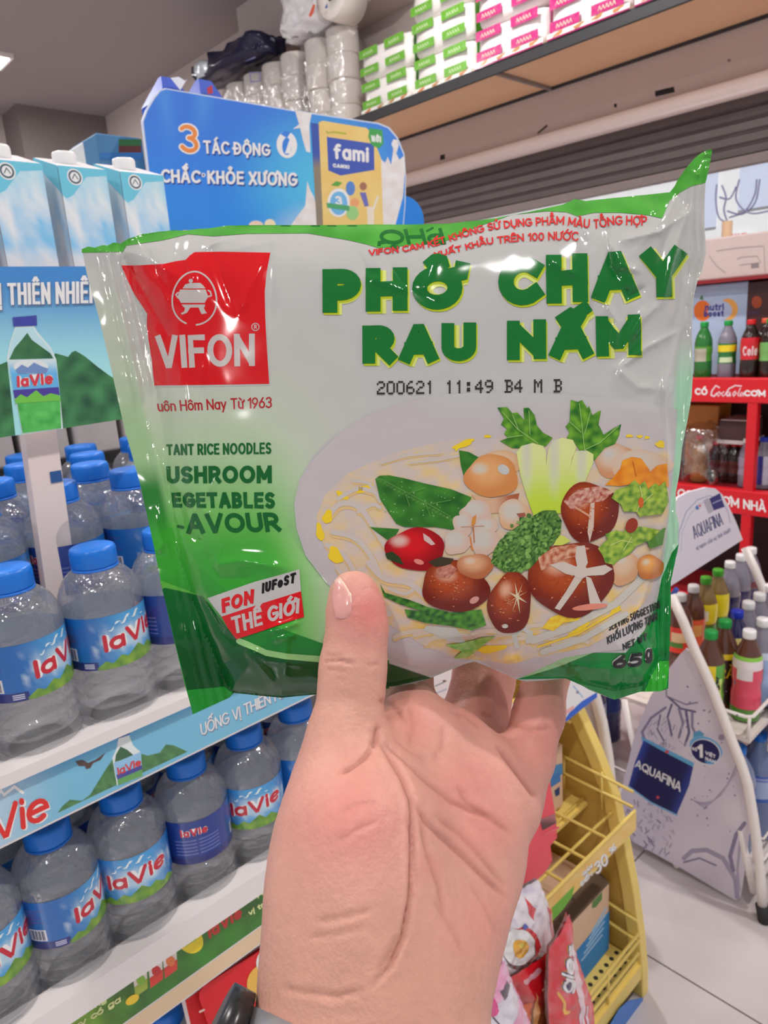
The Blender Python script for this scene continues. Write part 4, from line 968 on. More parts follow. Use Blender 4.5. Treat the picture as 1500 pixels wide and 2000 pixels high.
# goods on the yellow stand
def pxbox(name, label, y, x0, x1, z0, z1, d, m, art=None):
    r = thing(name, label, 'box', ((x0+x1)/2, y+d/2, z0)); bevel(obj('body', MB().box((x0, y, z0), (x1, y+d, z1)).vf, m, r), .002, 2)
    if art: art.build('print', planefn(1, y-.0004), m_print, r)
    return r
m_kraft = mat('kraft_card', C(206, 174, 148), .7, vary=.05)
a = Art(); a.poly([(1100, 1884), (1127, 1856), (1190.5, 1778), (1189, 1853), (1143, 1911), (1096, 1960)], C(46, 126, 190), 0)
for k in range(5): a.line([(1136+k*5, 1876-k*14), (1176+k*2, 1826-k*13)], 3, C(150, 190, 224), 1)
a.poly([(1157, 1762), (1176, 1742), (1176, 1756), (1164, 1772), (1156, 1774)], C(86, 128, 72), 0)
kb = pxbox('cardboard_box', 'open tan and blue cardboard box standing in the lower yellow basket', .66, .80, 1.183, .093, .268, .20, m_kraft, a)
obj('flap', MB().prism([(.80, .66, .268), (1.183, .66, .268), (1.183, .69, .285), (.80, .69, .285)], (0, .002, .002)).vf, mat('card_dark', C(92, 74, 58), .8), kb)
a = Art(); a.poly([(1060, 1500), (1098, 1491), (1099, 1512), (1060, 1530)], C(70, 130, 180), 0); a.poly([(1075, 1516), (1094, 1508), (1095, 1526), (1076, 1538)], C(60, 116, 176), 1); a.poly([(1083, 1544), (1093, 1536), (1093, 1552), (1085, 1556)], C(40, 60, 110), 1)
pxbox('small_carton', 'small blue and tan carton in the middle yellow basket', .75, 1.0, 1.147, .438, .585, .06, m_kraft, a)
a = Art(); a.poly([(978, 1338), (1004, 1316), (1000, 1398), (985, 1412)], C(214, 178, 110), 0); a.poly([(982, 1355), (1002, 1352), (1002, 1362), (982, 1364)], C(110, 150, 80), 1); a.poly([(985, 1326), (993, 1322), (993, 1344), (986, 1344)], C(120, 126, 130), 1)
pxbox('tan_carton', 'tan carton with green band in the top yellow basket seen between the fingers', .76, .78, .98, .667, .84, .1, m_kraft, a)
a = Art(); a.poly([(840, 1300), (900, 1300), (870, 1364), (846, 1364)], C(222, 216, 214), 0); a.line([(850, 1340), (868, 1332)], 2, C(110, 120, 130), 1); a.line([(852, 1354), (872, 1346)], 3, C(170, 180, 190), 1); a.disc(868, 1330, 4, 2, C(120, 90, 80), 1)
pxbox('white_carton', 'white printed carton in the top yellow basket seen behind the finger gap', .735, .645, .765, .667, .82, .1, mat('white_board', C(220, 214, 212), .5), a)
for i, (px, l) in enumerate((([(318, 182), (372, 182), (350, 146), (330, 148)], 'blue carton with white folded top peeking over the header board, nearer its corner'), ([(392, 186), (440, 186), (425, 152), (400, 155)], 'blue carton peeking over the header board beside the toilet rolls'))):
    y = 1.16; P = [onp(u, v, 1, y) for u, v in px]; x0, x1 = P[0][0], P[1][0]; zt = P[2][2]; zm = P[0][2]-.004
    r = thing('blue_carton', l, 'carton', ((x0+x1)/2, y+.04, 1.612), 'blue cartons behind the header board')
    bevel(obj('body', MB().box((x0, y, 1.612), (x1, y+.08, zm)).vf, mat('carton_blue', C(36, 74, 176), .35), r), .002, 1)
    xm = (x0+x1)/2; V = [(x0, y, zm), (x1, y, zm), (x1, y+.08, zm), (x0, y+.08, zm), (x0+.012, y+.02, zt), (x1-.012, y+.02, zt), (x1-.012, y+.03, zt), (x0+.012, y+.03, zt)]
    obj('folded_top', (V, [(0, 1, 5, 4), (1, 2, 6, 5), (2, 3, 7, 6), (3, 0, 4, 7), (4, 5, 6, 7), (0, 3, 2, 1)]), mat('carton_blue'), r)
    a = Art(); a.poly([(333, 152), (349, 150), (362, 158), (366, 154), (352, 176)], C(214, 216, 224)) if i == 0 else a.poly([(404, 172), (414, 166), (416, 182), (406, 184)], C(176, 60, 66))
    a.build('print', planefn(1, y-.003) if i else (lambda u, v, l_: onp(u, v, 1, y-.001+.0)), m_print, r)

# soft packs: outline in picture units on an upright plane, puffed up both ways
def seg_dist(P, poly):
    P = np.asarray(P, float); A_ = np.array(poly, float); B_ = np.roll(A_, -1, 0); best = np.full(len(P), 1e9)
    for a_, b_ in zip(A_, B_):
        ab = b_-a_; t = np.clip(((P-a_)@ab)/(ab@ab+1e-9), 0, 1); best = np.minimum(best, np.linalg.norm(P-a_-t[:, None]*ab, axis=1))
    return best
def soft_pack(name, label, outline, y, h, art, back, cell=7, fall=22, rough=True, group=None):
    c = np.mean(outline, 0); b = onp(c[0], c[1], 1, y); r = thing(name, label, 'snack pack', b, group)
    oc = np.array(outline, float)
    def bulge(u, v):
        d = float(seg_dist([(u, v)], oc)[0]); q = 1-math.exp(-d/fall)
        return h*q*(1+.30*noise.noise(Vector((u/16, v/30, y*40))))+.0035*noise.noise(Vector((u/9, v/14, 3)))*sstep(0, 8, d)
    def fn(u, v, l): p = onp(u, v, 1, y).copy(); p[1] -= bulge(u, v)+l; return p
    art.build('printed_front', fn, printmat('foil_print', .22, .5), r, eps=.0003, step=cell, smooth=True, diag=True)
    bk = Art(); bk.poly(outline, back, 0)
    def fb(u, v, l): p = onp(u, v, 1, y).copy(); p[1] += .004+h*(1-math.exp(-float(seg_dist([(u, v)], oc)[0])/fall)); return p
    bk.build('back_film', fb, printmat('foil_print'), r, step=cell*2, smooth=True)
    return r
eo = [(1012, 1738), (1050, 1717), (1063, 1748), (1077, 1787), (1081, 1832), (1083, 1850), (1050, 1872), (1012, 1897), (940, 1930), (905, 1850), (940, 1760)]
a = Art(); a.poly(eo, lambda u, v: mix(C(226, 218, 226), C(190, 180, 200), max(0, noise.noise(Vector((u/18, v/18, 0)))*1.4)), 0)
a.poly([(1018, 1748), (1028, 1762), (1036, 1768), (1030, 1790), (1020, 1776)], C(206, 50, 60), 1); a.poly([(1066, 1768), (1074, 1776), (1080, 1830), (1074, 1836), (1070, 1800)], C(196, 44, 54), 1)
a.disc(1010, 1843, 34, 44, C(196, 50, 56), 1, rot=-.3); a.disc(1002, 1848, 34, 42, C(70, 62, 64), 2, rot=-.3); a.disc(1000, 1842, 33, 38, C(232, 228, 226), 3, rot=-.3, wob=.03); a.disc(1002, 1843, 16, 20, C(234, 164, 26), 4, rot=-.2); a.disc(1002, 1834, 7, 6, C(246, 196, 70), 5); a.poly([(1004, 1800), (1012, 1794), (1016, 1800), (1008, 1806)], C(60, 80, 170), 4)
soft_pack('snack_pack', 'white snack pack printed with a fried egg beside the wrist', eo, .53, .014, a, C(220, 214, 220))
ro = [(1072, 1850), (1090, 1828), (1104, 1800), (1110, 1783), (1115, 1800), (1120, 1850), (1140, 1910), (1157, 1960), (1160, 2010), (1164, 2090), (1080, 2090), (1068, 1950)]
a = Art(); a.poly(ro, lambda u, v: mix(C(206, 34, 46), C(232, 90, 104), max(0, noise.noise(Vector((u/12, v/30, 6)))*1.5)), 0)
for w_, cc, l_ in ((13, C(222, 168, 60), 1), (10, C(40, 36, 90), 2), (5, C(232, 222, 236), 3)): a.text('gies', [(1080, 1926), (1098, 1836), (1117, 1842), (1107, 1934)], w_, cc, l_, rnd=True)
a.poly([(1116, 1838), (1122, 1860), (1126, 1900), (1134, 1960), (1126, 2000), (1120, 1960), (1112, 1900)], C(232, 196, 206), 1); a.line([(1084, 1935), (1092, 1950), (1094, 1972), (1100, 1968)], 5, C(226, 170, 70), 1)
for k in range(3): a.line([(1118+k*9, 2000), (1124+k*7, 1960)], 4, C(236, 206, 220), 2)
soft_pack('snack_pack', 'red snack pack with white and navy lettering hanging before the lower basket', ro, .50, .014, a, C(190, 40, 46))
bo = [(996, 1908), (1040, 1880), (1070, 1858), (1076, 1950), (1084, 2090), (1030, 2090), (1006, 1950)]
a = Art(); a.poly(bo, lambda u, v: mix(C(196, 24, 36), C(120, 70, 40), sstep(1925, 1985, v+(u-1040)*.3)), 0)
a.line([(1018, 1912), (1034, 1900), (1046, 1890)], 8, C(206, 150, 160), 1); a.poly([(1012, 1960), (1030, 1950), (1026, 2000), (1016, 1996)], C(216, 96, 40), 1); a.poly([(1036, 1930), (1042, 1960), (1040, 2010), (1030, 1990)], C(216, 160, 100), 1)
soft_pack('snack_pack', 'dark red and brown snack pack between the egg pack and the lettered red pack', bo, .525, .012, a, C(150, 40, 40), fall=14)
po = [(975, 1886), (984, 1874), (1000, 1920), (1015, 1950), (1035, 2000), (1064, 2090), (890, 2090), (925, 1990), (950, 1930)]
a = Art(); a.poly(po, lambda u, v: mix(C(222, 150, 184), C(238, 206, 222), max(0, noise.noise(Vector((u/10, v/16, 2)))*1.8)), 0)
a.poly([(955, 1960), (996, 1916), (1010, 1950), (990, 1990), (960, 2030), (934, 2010)], C(214, 212, 222), 1); a.line([(942, 1965), (962, 1990)], 3, C(70, 60, 70), 2); a.poly([(968, 1930), (984, 1910), (988, 1922), (974, 1946)], C(90, 80, 90), 2); a.poly([(944, 1954), (958, 1940), (964, 1966), (952, 1980)], C(206, 70, 130), 2)
soft_pack('snack_pack', 'pink and silver snack pack at the bottom edge next to the wrist', po, .49, .014, a, C(220, 160, 190))
cl = thing('hanging_strip', 'red card hanger strip with the snack packs below it', 'display strip', onp(1050, 1620, 1, .56))
co = [(1040, 1440), (1066, 1470), (1071, 1509), (1080, 1562), (1086, 1600), (1088, 1636), (1075, 1652), (1079, 1680), (1066, 1702), (1050, 1717), (1025, 1737), (985, 1745), (985, 1500)]
obj('card', MB().prism([onp(u, v, 1, .56) for u, v in co], (0, .0012, 0)).vf, mat('strip_red', C(232, 72, 84), .45), cl)
a = Art(); a.poly([(1054, 1600), (1084, 1589), (1087, 1607), (1060, 1622)], lambda u, v: mix(C(96, 60, 62), C(176, 110, 112), sstep(1612, 1592, v)), 0, 6); a.line([(1064, 1630), (1090, 1616)], 5, C(240, 96, 106), 1)
a.build('slot', planefn(1, .5595), m_print, cl)
obj('hook', MB().tube([(onp(1018, 1726, 1, .555)+np.array([0, 0, .004*math.sin(t)]))+np.array([.004*math.cos(t), 0, 0]) for t in np.linspace(0, 6, 12)], .0011, 6).vf, mat('hook_red', C(190, 36, 46), .3), cl, True)

# ------------------------------------------------------------------ white drink stand with printed side panel
m_wt = mat('white_tube', C(226, 216, 212), .35, vary=.03)
aq = thing('drink_stand', 'white tubular drink stand with water-splash side panel and curved header', 'display stand', (1.9, .75, 0))
XA = 1.60
side = [(1340, 1266), (1328, 1278), (1309, 1302), (1296, 1322), (1270, 1360), (1252, 1404), (1237, 1446), (1220, 1518), (1206, 1578), (1204, 1602), (1236, 1644), (1330, 1696), (1438, 1760), (1446, 1752), (1456, 1690), (1463, 1620), (1458, 1560), (1450, 1510), (1420, 1424), (1392, 1352), (1366, 1300), (1352, 1276)]
sp = obj('side_panel', MB().prism([onp(u, v, 0, XA) for u, v in side], (.004, 0, 0)).vf, mat('panel_edge', C(216, 210, 216), .5), aq)
a = Art(); a.poly(side, lambda u, v: mix(C(198, 190, 204), C(208, 202, 212), .5+noise.noise(Vector((u/60, v/60, 0)))), 0, 20)
gl_ = C(132, 124, 152); gd = C(96, 90, 124); rn = random.Random(3)
for pts in ([(1300, 1330), (1302, 1360), (1340, 1376), (1362, 1372)], [(1306, 1362), (1330, 1384), (1358, 1390)], [(1300, 1382), (1272, 1402), (1254, 1430), (1262, 1452)], [(1352, 1392), (1352, 1420), (1366, 1448), (1372, 1476)], [(1312, 1376), (1304, 1400), (1312, 1436)], [(1326, 1384), (1334, 1412), (1326, 1440)], [(1290, 1396), (1284, 1424), (1296, 1446)], [(1340, 1390), (1346, 1430), (1338, 1456)]):
    a.line(pts, rn.choice((3, 4, 5)), rn.choice((gl_, gd)), 1)
for i in range(46):
    u, v = 1268+rn.random()*76, 1400+rn.random()*60
    a.line([(u, v), (u+rn.uniform(-9, 9), v+rn.uniform(4, 12))], rn.uniform(1, 2.6), mix(gl_, C(188, 180, 196), rn.random()), 1)
for i in range(80):
    u, v = 1224+rn.random()*90, 1560+rn.random()*110
    if v-1560 > (u-1215)*1.3+60 or v > 1640+(u-1236)*.5: continue
    a.line([(u, v), (u+rn.uniform(-8, 10), v+rn.uniform(3, 12))], rn.uniform(1, 3), mix(gl_, C(180, 172, 190), rn.random()), 1)
for i in range(50):
    u, v = 1340+rn.random()*100, 1330+rn.random()*300; a.disc(u, v, .6+rn.random()*1.3, col=gd, layer=1, n=8)
for k in range(9): a.line([(1350+k*3, 1560+k*2), (1376+k*4, 1578-k*3), (1404+k*5, 1556-k*7), (1424+k*3, 1530-k*8)], 1.2, mix(gl_, C(190, 182, 200), k/12), 1)
a.line([(1336, 1676), (1352, 1662), (1380, 1660), (1412, 1676), (1436, 1716), (1440, 1752)], 9, mix(gl_, C(200, 194, 206), .3), 1); a.line([(1336, 1684), (1366, 1676), (1398, 1690)], 4, gl_, 1)
a.line([(1454, 1608), (1438, 1630), (1426, 1672), (1432, 1700)], 8, gl_, 1); a.line([(1446, 1640), (1440, 1700), (1444, 1740)], 5, mix(gl_, C(200, 194, 206), .4), 1)
lab = [(1257, 1446), (1300, 1470), (1354, 1498), (1346, 1534), (1322, 1590), (1272, 1566), (1228, 1534), (1240, 1490)]
a.poly([(1252, 1438), (1300, 1462), (1356, 1490), (1352, 1502), (1300, 1478), (1256, 1452)], C(96, 166, 206), 2); a.poly(lab, lambda u, v: mix(C(24, 24, 78), C(50, 72, 160), max(sstep(1262, 1236, u+(v-1490)*.4), sstep(1318, 1345, u+(v-1540)*.4)*.7)), 3, 7)
a.line([(1228, 1536), (1274, 1569), (1322, 1592)], 3, C(120, 176, 214), 2); a.disc(1303, 1468, 4, 3, C(206, 70, 90), 5); a.disc(1285, 1557, 3, 3, C(206, 70, 90), 4)
a.text('AQUAFINA', [(1243, 1482), (1332, 1528), (1329, 1547), (1240, 1497)], 2.8, C(226, 224, 236), 5)
a.disc(1379, 1462, 34, 22, C(104, 166, 206), 2, rot=.45); a.disc(1378, 1469, 31, 25, C(210, 212, 226), 3, rot=.45); a.disc(1378, 1468, 29, 22, C(30, 28, 84), 4, rot=.45); a.poly([(1376, 1486), (1400, 1484), (1394, 1492), (1382, 1492)], C(76, 150, 200), 5)
a.text('1', [(1362, 1452), (1373, 1454), (1373, 1480), (1364, 1478)], 6, C(226, 226, 238), 6); a.text('SỐ', [(1352, 1458), (1362, 1462), (1362, 1468), (1352, 1464)], 1.6, C(214, 214, 230), 6); a.text('VIỆT', [(1378, 1466), (1398, 1474), (1398, 1481), (1378, 1473)], 1.8, C(214, 214, 230), 6); a.text('NAM', [(1378, 1477), (1398, 1485), (1397, 1491), (1378, 1484)], 1.8, C(214, 214, 230), 6)
a.poly([(1354, 1432), (1366, 1426), (1376, 1434), (1366, 1442), (1354, 1440)], C(86, 150, 190), 2); a.disc(1409, 1440, 6, 6, C(150, 140, 164), 2)
a.build('printed_panel', planefn(0, XA-.0005), m_print, sp, eps=.0002)
pp = [(1311, 1162), (1335, 1215), (1357, 1270), (1374, 1306), (1389, 1340), (1411, 1397), (1430, 1448), (1447, 1490), (1460, 1530), (1472, 1600), (1480, 1660), (1486, 1720), (1490, 1776)]
P = [onp(u, v, 0, XA-.012) for u, v in pp]
obj('tube_frame', MB().tube(P, .0115, 12).vf, m_wt, aq, True)
obj('foot', MB().tube([P[-1]+np.array([0, .002, .012]), np.array([P[-1][0], P[-1][1]-.006, 0.0])], .0155, 12).vf, mat('rubber', (.03, .03, .032), .7), aq, True)
dx = 2.04-(XA-.012)
obj('tube_frame', MB().tube([p+np.array([dx, 0, 0]) for p in P], .0115, 12).vf, m_wt, aq, True)
obj('rear_leg', MB().tube([(XA+.01, .86, .45), (XA+.01, .80, .2), (XA+.01, .70, .012)], .0095, 10).vf, m_wt, aq, True)
lg = [onp(u, v, 0, XA+.006) for u, v in [(1447, 1620), (1458, 1680), (1472, 1742)]]
obj('brace', MB().tube(lg, .009, 8).vf, m_wt, aq, True)
ho = [(1308, 1146), (1310, 1060), (1316, 985), (1324, 972), (1342, 962), (1380, 952), (1397, 954), (1411, 966), (1424, 990), (1437, 1018), (1451, 1054)]
hz = obj('header_board', MB().prism([onp(u, v, 1, .738) for u, v in ho], (0, .006, 0)).vf, mat('panel_edge'), aq)
a = Art(); a.poly(ho, C(210, 204, 214), 0)
a.line([(1322, 1080), (1326, 1040), (1340, 1000), (1362, 976), (1386, 968), (1404, 976)], 1.6, C(140, 150, 180), 1); a.line([(1330, 1078), (1332, 1040), (1346, 1006), (1366, 984), (1386, 978)], 1, C(160, 166, 190), 1); a.line([(1408, 976), (1422, 1000), (1426, 1020)], 1.4, C(150, 156, 184), 1)
a.poly([(1385, 974), (1406, 963), (1415, 990), (1394, 997)], C(46, 46, 108), 1); a.poly([(1373, 978), (1383, 972), (1394, 998), (1384, 1004)], C(168, 164, 176), 1); a.line([(1392, 983), (1408, 976)], 2, C(160, 160, 190), 2)
a.poly([(1358, 990), (1362, 986), (1366, 994), (1360, 996)], C(70, 110, 170), 1); a.disc(1367, 988, 2.2, 2.2, C(196, 60, 70), 1)
a.text('AQUAFINA', [(1350, 1029), (1407, 1000), (1413, 1024), (1356, 1053)], 2.0, C(66, 72, 116), 2)
a.text('vị ngon của sự tinh khiết', [(1358, 1067), (1426, 1031), (1428, 1038), (1360, 1075)], .9, C(120, 116, 150), 2)
a.build('printed_face', planefn(1, .7375), m_print, hz, eps=.0002)
obj('header_bracket', MB().tube([onp(1322, 1150, 0, XA), onp(1312, 1164, 0, XA)], .006, 8).vf, mat('bracket_blue', C(50, 80, 170), .4), aq)
ZD = .452
def rackdeck(z, y0, y1, h):
    d = obj('rack_shelf', MB().box((XA+.02, y0, z-.012), (2.56, y1, z)).vf, mat('rack_white', C(214, 204, 198), .5, vary=.15, scale=30), aq)
    m = MB(); m.tube([(XA+.02, y1, z+h), (XA+.02, y0+.012, z+h), (XA+.032, y0, z+h), (2.54, y0, z+h)], .0045, 8)
    m.tube([(XA+.02, y0+.004, z), (XA+.02, y0+.004, z+h)], .004, 8); m.tube([(XA+.02, y1-.12, z), (XA+.02, y1-.12, z+h)], .004, 8)
    obj('rail', m.vf, m_wt, d, True); return d
d1 = rackdeck(ZD, .545, .90, .055); obj('price_strip', MB().box((XA+.14, .539, ZD-.09), (2.5, .543, ZD+.05)).vf, m_wt, d1)
a = Art(ydown=False)
for k in range(10): a.rect(XA+.16+k*.085, ZD-.07, XA+.205+k*.085, ZD-.025, C(44, 44, 150), 0); a.rect(XA+.16+k*.085, ZD-.015, XA+.205+k*.085, ZD+.03, C(60, 66, 170), 0)
a.build('strip_print', lambda x, y, l: np.array([x, .5385-l, y]), m_print, d1)
d2 = rackdeck(.085, .50, .93, .05)
obj('rail', MB().tube([(XA+.02, .93, .23), (XA+.02, .50, .2), (2.5, .50, .2)], .003, 6).vf, m_wt, d2)

# generic drink bottles
m_tea = mat('tea_liquid', C(86, 48, 34), .12, vary=.05, Coat_Weight=.6); m_clr = m_pet
def bp(r, h, cr):
    return [(r*.8, 0), (r*.95, .003), (r, .008), (r, h*.30), (r*.94, h*.34), (r*.94, h*.42), (r, h*.46), (r, h*.62), (r*.94, h*.70), (r*.74, h*.79), (r*.52, h*.86), (cr*.92, h*.90), (cr*.92, h*.945)]
def drink(label, x, y, z, r, h, body, cap, bands, group, rot=0, cr=.0155, word=None):
    t = thing('drink_bottle', label, 'bottle', (x, y, z), group)
    obj('body', MB().lathe(bp(r, h, cr), (0, 0, 0), 28).vf, body, t, True, local=True)
    obj('cap', MB().lathe([(cr*.95, h*.915), (cr, h*.92), (cr, h*.985), (cr*.93, h), (cr*.3, h*1.001)], (0, 0, 0), 48, lambda rr, z_, a_, i, j: rr-(.0003 if i % 2 and 1 <= j <= 2 else 0)).vf, cap, t, True, local=True)
    if bands:
        a = Art(ydown=False)
        for nb, (x0, x1, z0, z1, c) in enumerate(bands): a.rect(x0, z0, x1, z1, c, nb*.5, (.0625, .006))
        pr = bp(r, h, cr)
        if word:
            A_ = Art(); A_.text(word[0], [(-word[1], word[3]), (word[1], word[3]), (word[1], word[2]), (-word[1], word[2])], word[4], word[5], 2, rnd=True)
            for v, f, cc, l_, ce in A_.items: a.raw([(p[0]/(math.pi*r), p[1]) for p in v], f, cc, l_+3)
        def fn(xx, zz, l):
            rr = np.interp(zz, [p[1] for p in pr], [p[0] for p in pr])+.0004+l; th = -math.pi/2+xx*math.pi
            return np.array([rr*math.cos(th), rr*math.sin(th), zz])
        a.build('label', fn, printmat('label_print', .3, .3), t, smooth=True, local=True, eps=.0002)
    t.rotation_euler = (0, 0, rot); return t
m_cw = mat('cap_white', C(232, 236, 240), .3); m_cg = mat('cap_green', C(24, 150, 62), .35); m_clg = mat('cap_light_green', C(70, 160, 44), .35); m_cb = mat('cap_blue', C(24, 50, 170), .35); m_cr = mat('cap_red', C(200, 30, 36), .35); m_co = mat('cap_orange', C(226, 90, 60), .35)
m_navy = mat('navy_liquid', C(44, 42, 84), .1, vary=.05, Coat_Weight=.6); m_grn = mat('green_bottle', C(36, 110, 44), .1, vary=.05, Coat_Weight=.6); m_cola = mat('cola_liquid', (.022, .01, .008), .1, Coat_Weight=.6); m_olive = mat('green_tea', C(120, 96, 52), .12, Coat_Weight=.6)
m_smoke = mat('grey_clear', C(122, 118, 132), .08, vary=.1, Coat_Weight=.8)
R_, H_ = .034, .235; gA = 'drink bottles on the white stand'
full = lambda z0, z1, c: (-1, 1, z0*H_, z1*H_, c)
fc = math.radians(-62)
rowA = [(1.843, 'white-capped tea bottle with red label at the left end of the rear row', m_tea, m_cw, [full(.30, .62, C(214, 60, 44)), (-.2, .25, .1, .13, C(226, 190, 150)), (-.3, .1, .085, .1, C(70, 130, 50))]),
        (1.925, 'white-capped tea bottle with orange label second in the rear row', m_tea, m_cw, [full(.12, .60, C(222, 92, 62)), (-.3, .3, .09, .125, C(240, 160, 90))]),
        (2.008, 'light-green-capped bottle with yellow label beside the orange one', m_olive, m_clg, [full(.42, .68, C(224, 204, 40)), full(.05, .40, C(70, 120, 44)), (-.15, .1, .11, .14, C(240, 236, 200))]),
        (2.092, 'light-green-capped bottle with yellow and green label, further right', m_olive, m_clg, [full(.40, .70, C(226, 206, 36)), full(.05, .38, C(76, 130, 50))]),
        (2.18, 'white-capped clear bottle right of the green caps in the rear row', m_smoke, m_cw, [full(.05, .55, C(36, 34, 80))]),
        (2.265, 'white-capped clear bottle second from the right end of the rear row', m_smoke, m_cw, [full(.05, .52, C(40, 36, 86))]),
        (2.35, 'white-capped clear bottle at the right end of the rear row', m_smoke, m_cw, [full(.05, .44, C(50, 44, 96)), full(.45, .55, C(110, 50, 60))])]
rowB = [(1.655, 'green-capped brown tea bottle with yellow and leaf label behind the tube frame', m_tea, m_cg, [full(.08, .66, C(224, 200, 24)), (.14, .5, .02, .155, C(80, 160, 60)), (.2, .32, .06, .12, C(196, 220, 120))], ('TRÀ', .03, .09, .12, .005, C(40, 40, 20))),
        (1.738, 'green-capped brown tea bottle with yellow and black label', m_tea, m_cg, [full(.08, .66, C(40, 28, 20)), (-.5, -.1, .02, .155, C(222, 196, 30)), (-.1, .5, .14, .155, C(222, 196, 30))], ('TRÀ', .03, .09, .12, .004, C(222, 190, 40))),
        (1.815, 'blue-capped bottle with cream label in the middle row', m_navy, m_cb, [full(.30, .72, C(226, 206, 130)), (-.5, .0, .07, .17, C(36, 40, 100))]),
        (1.89, 'white-capped clear bottle next to the blue cap', m_smoke, m_cw, [full(.05, .55, C(36, 34, 80))]),
        (1.966, 'white-capped clear bottle second behind the blue cap', m_smoke, m_cw, [full(.05, .55, C(36, 34, 80))]),
        (2.045, 'white-capped clear bottle furthest along the middle row', m_smoke, m_cw, [full(.05, .55, C(36, 34, 80))])]
rowC = [(1.712, 'pink-labelled bottle with white cap at the front corner of the rack', m_tea, m_cw, [full(.04, .74, C(214, 70, 96)), full(.60, .70, C(222, 210, 214)), full(.70, .74, C(130, 190, 70)), full(.02, .16, C(80, 136, 50)), (-.22, .12, .115, .145, C(214, 206, 208)), (.45, .8, .08, .15, C(50, 40, 40)), (-.9, -.55, .08, .15, C(50, 40, 40))]),
        (1.80, 'pale blue milky bottle with white cap at the right picture edge', m_smoke, m_cw, [full(.04, .60, C(150, 176, 214)), full(.58, .66, C(196, 206, 226))]),
        (1.89, 'clear bottle with white cap half outside the right picture edge', m_smoke, m_cw, [full(.04, .60, C(40, 40, 90))])]
for row, y in ((rowA, .822), (rowB, .660), (rowC, .592)):
    for it in row: drink(it[1], it[0], y, ZD, R_, H_, it[2], it[3], it[4], gA, math.atan2(-it[0], y), word=it[5] if len(it) > 5 else None)
# large water bottles low on the stand and beyond it
def big_bottle(mb, lab_):
    big = thing('large_water_bottle', 'x', 'water bottle', (0, 0, 0), 'large water bottles low on the white stand')
    obj('body', MB().lathe([(.032, 0), (.041, .004), (.043, .012)]+[(.043 if i % 2 else .0405, .02+i*.012) for i in range(8)]+[(.043, .12), (.043, .2), (.041, .215), (.034, .24), (.022, .262), (.0145, .275), (.0145, .285)], (0, 0, 0), 32).vf, mb, big, True, local=True)
    obj('cap', MB().lathe([(.0165, .278), (.017, .28), (.017, .298), (.015, .301), (.003, .301)], (0, 0, 0), 32).vf, m_cap, big, True, local=True)
    a = Art(ydown=False); a.rect(-1, .12, 1, .195, lab_, 0, (.0625, 0)); a.rect(-.25, .13, .25, .18, mix(lab_, (.6, .7, .85), .7), 1, (.0625, 0)); a.rect(-.2, .183, .1, .19, C(140, 150, 190), 1, (.0625, 0))
    a.build('label', lambda x, z, l: np.array([(.0434+l)*math.cos(-math.pi/2+x*math.pi), (.0434+l)*math.sin(-math.pi/2+x*math.pi), z]), printmat('label_print', .3, .3), big, smooth=True, local=True)
    return big
big = big_bottle(mat('grey_blue_clear', C(96, 112, 150), .08, vary=.1, Coat_Weight=.8), C(30, 84, 170)); big2 = None
first = True
for i, (x, y) in enumerate(((1.685, .59), (1.782, .575), (1.88, .575), (1.685, .70), (1.782, .70), (1.88, .70), (1.70, .80), (1.80, .80))):
    l = 'blue-capped large water bottle low on the white stand, %s' % ('front corner behind the tube frame', 'front, at the right picture edge', 'front, outside the picture', 'second row behind the corner', 'second row middle', 'second row far', 'third row near the panel', 'third row middle')[i]
    if first: big.location = (x, y, .085); big['label'] = l; big.rotation_euler = (0, 0, math.atan2(-x, y)); first = False
    else: copy_tree(big, (x, y, .085), l, None, math.atan2(-x, y)+.4*i)
for i, (x, y, z) in enumerate(((1.86, 1.16, 0), (1.96, 1.16, 0), (2.06, 1.16, 0), (1.86, 1.27, 0), (1.96, 1.27, 0), (2.06, 1.27, 0), (1.86, 1.16, .31), (1.96, 1.16, .31), (2.06, 1.16, .31), (1.86, 1.27, .31), (1.96, 1.27, .31))):
    l = 'dark blue large water bottle stacked in the shadow between the yellow and white stands'; gS = 'water bottles stacked between the two stands'
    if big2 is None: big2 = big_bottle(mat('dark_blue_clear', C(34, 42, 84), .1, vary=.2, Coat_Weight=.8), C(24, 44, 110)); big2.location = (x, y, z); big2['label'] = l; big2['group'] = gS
    else: copy_tree(big2, (x, y, z), l, gS, math.atan2(-x, y)+1.3*i)
tr_ = thing('bottle_tray', 'dark shrink tray between the stacked water bottles', 'tray', (1.96, 1.22, .302)); obj('tray', MB().box((1.81, 1.11, .302), (2.11, 1.32, .309)).vf, mat('tray_navy', C(40, 44, 80), .4), tr_)
# neighbour stand, only its curved front edge shows
ns = thing('drink_stand', 'narrow lavender side panel with white curved edge behind the yellow post', 'display stand', (1.4, .85, 0))
e = [onp(u, v, 0, 1.40) for u, v in [(1136, 1290), (1160, 1350), (1176, 1410), (1188, 1480), (1193, 1540), (1196, 1600)]]+[np.array([1.40, .79, .12]), np.array([1.40, .82, .0])]
obj('side_panel', MB().prism([p for p in e]+[np.array([1.40, 1.12, 0]), np.array([1.40, 1.12, e[0][2]])], (.004, 0, 0)).vf, mat('panel_lavender', C(186, 182, 206), .5), ns)
obj('curved_edge', MB().tube(e, .0135, 10).vf, m_wt, ns, True)

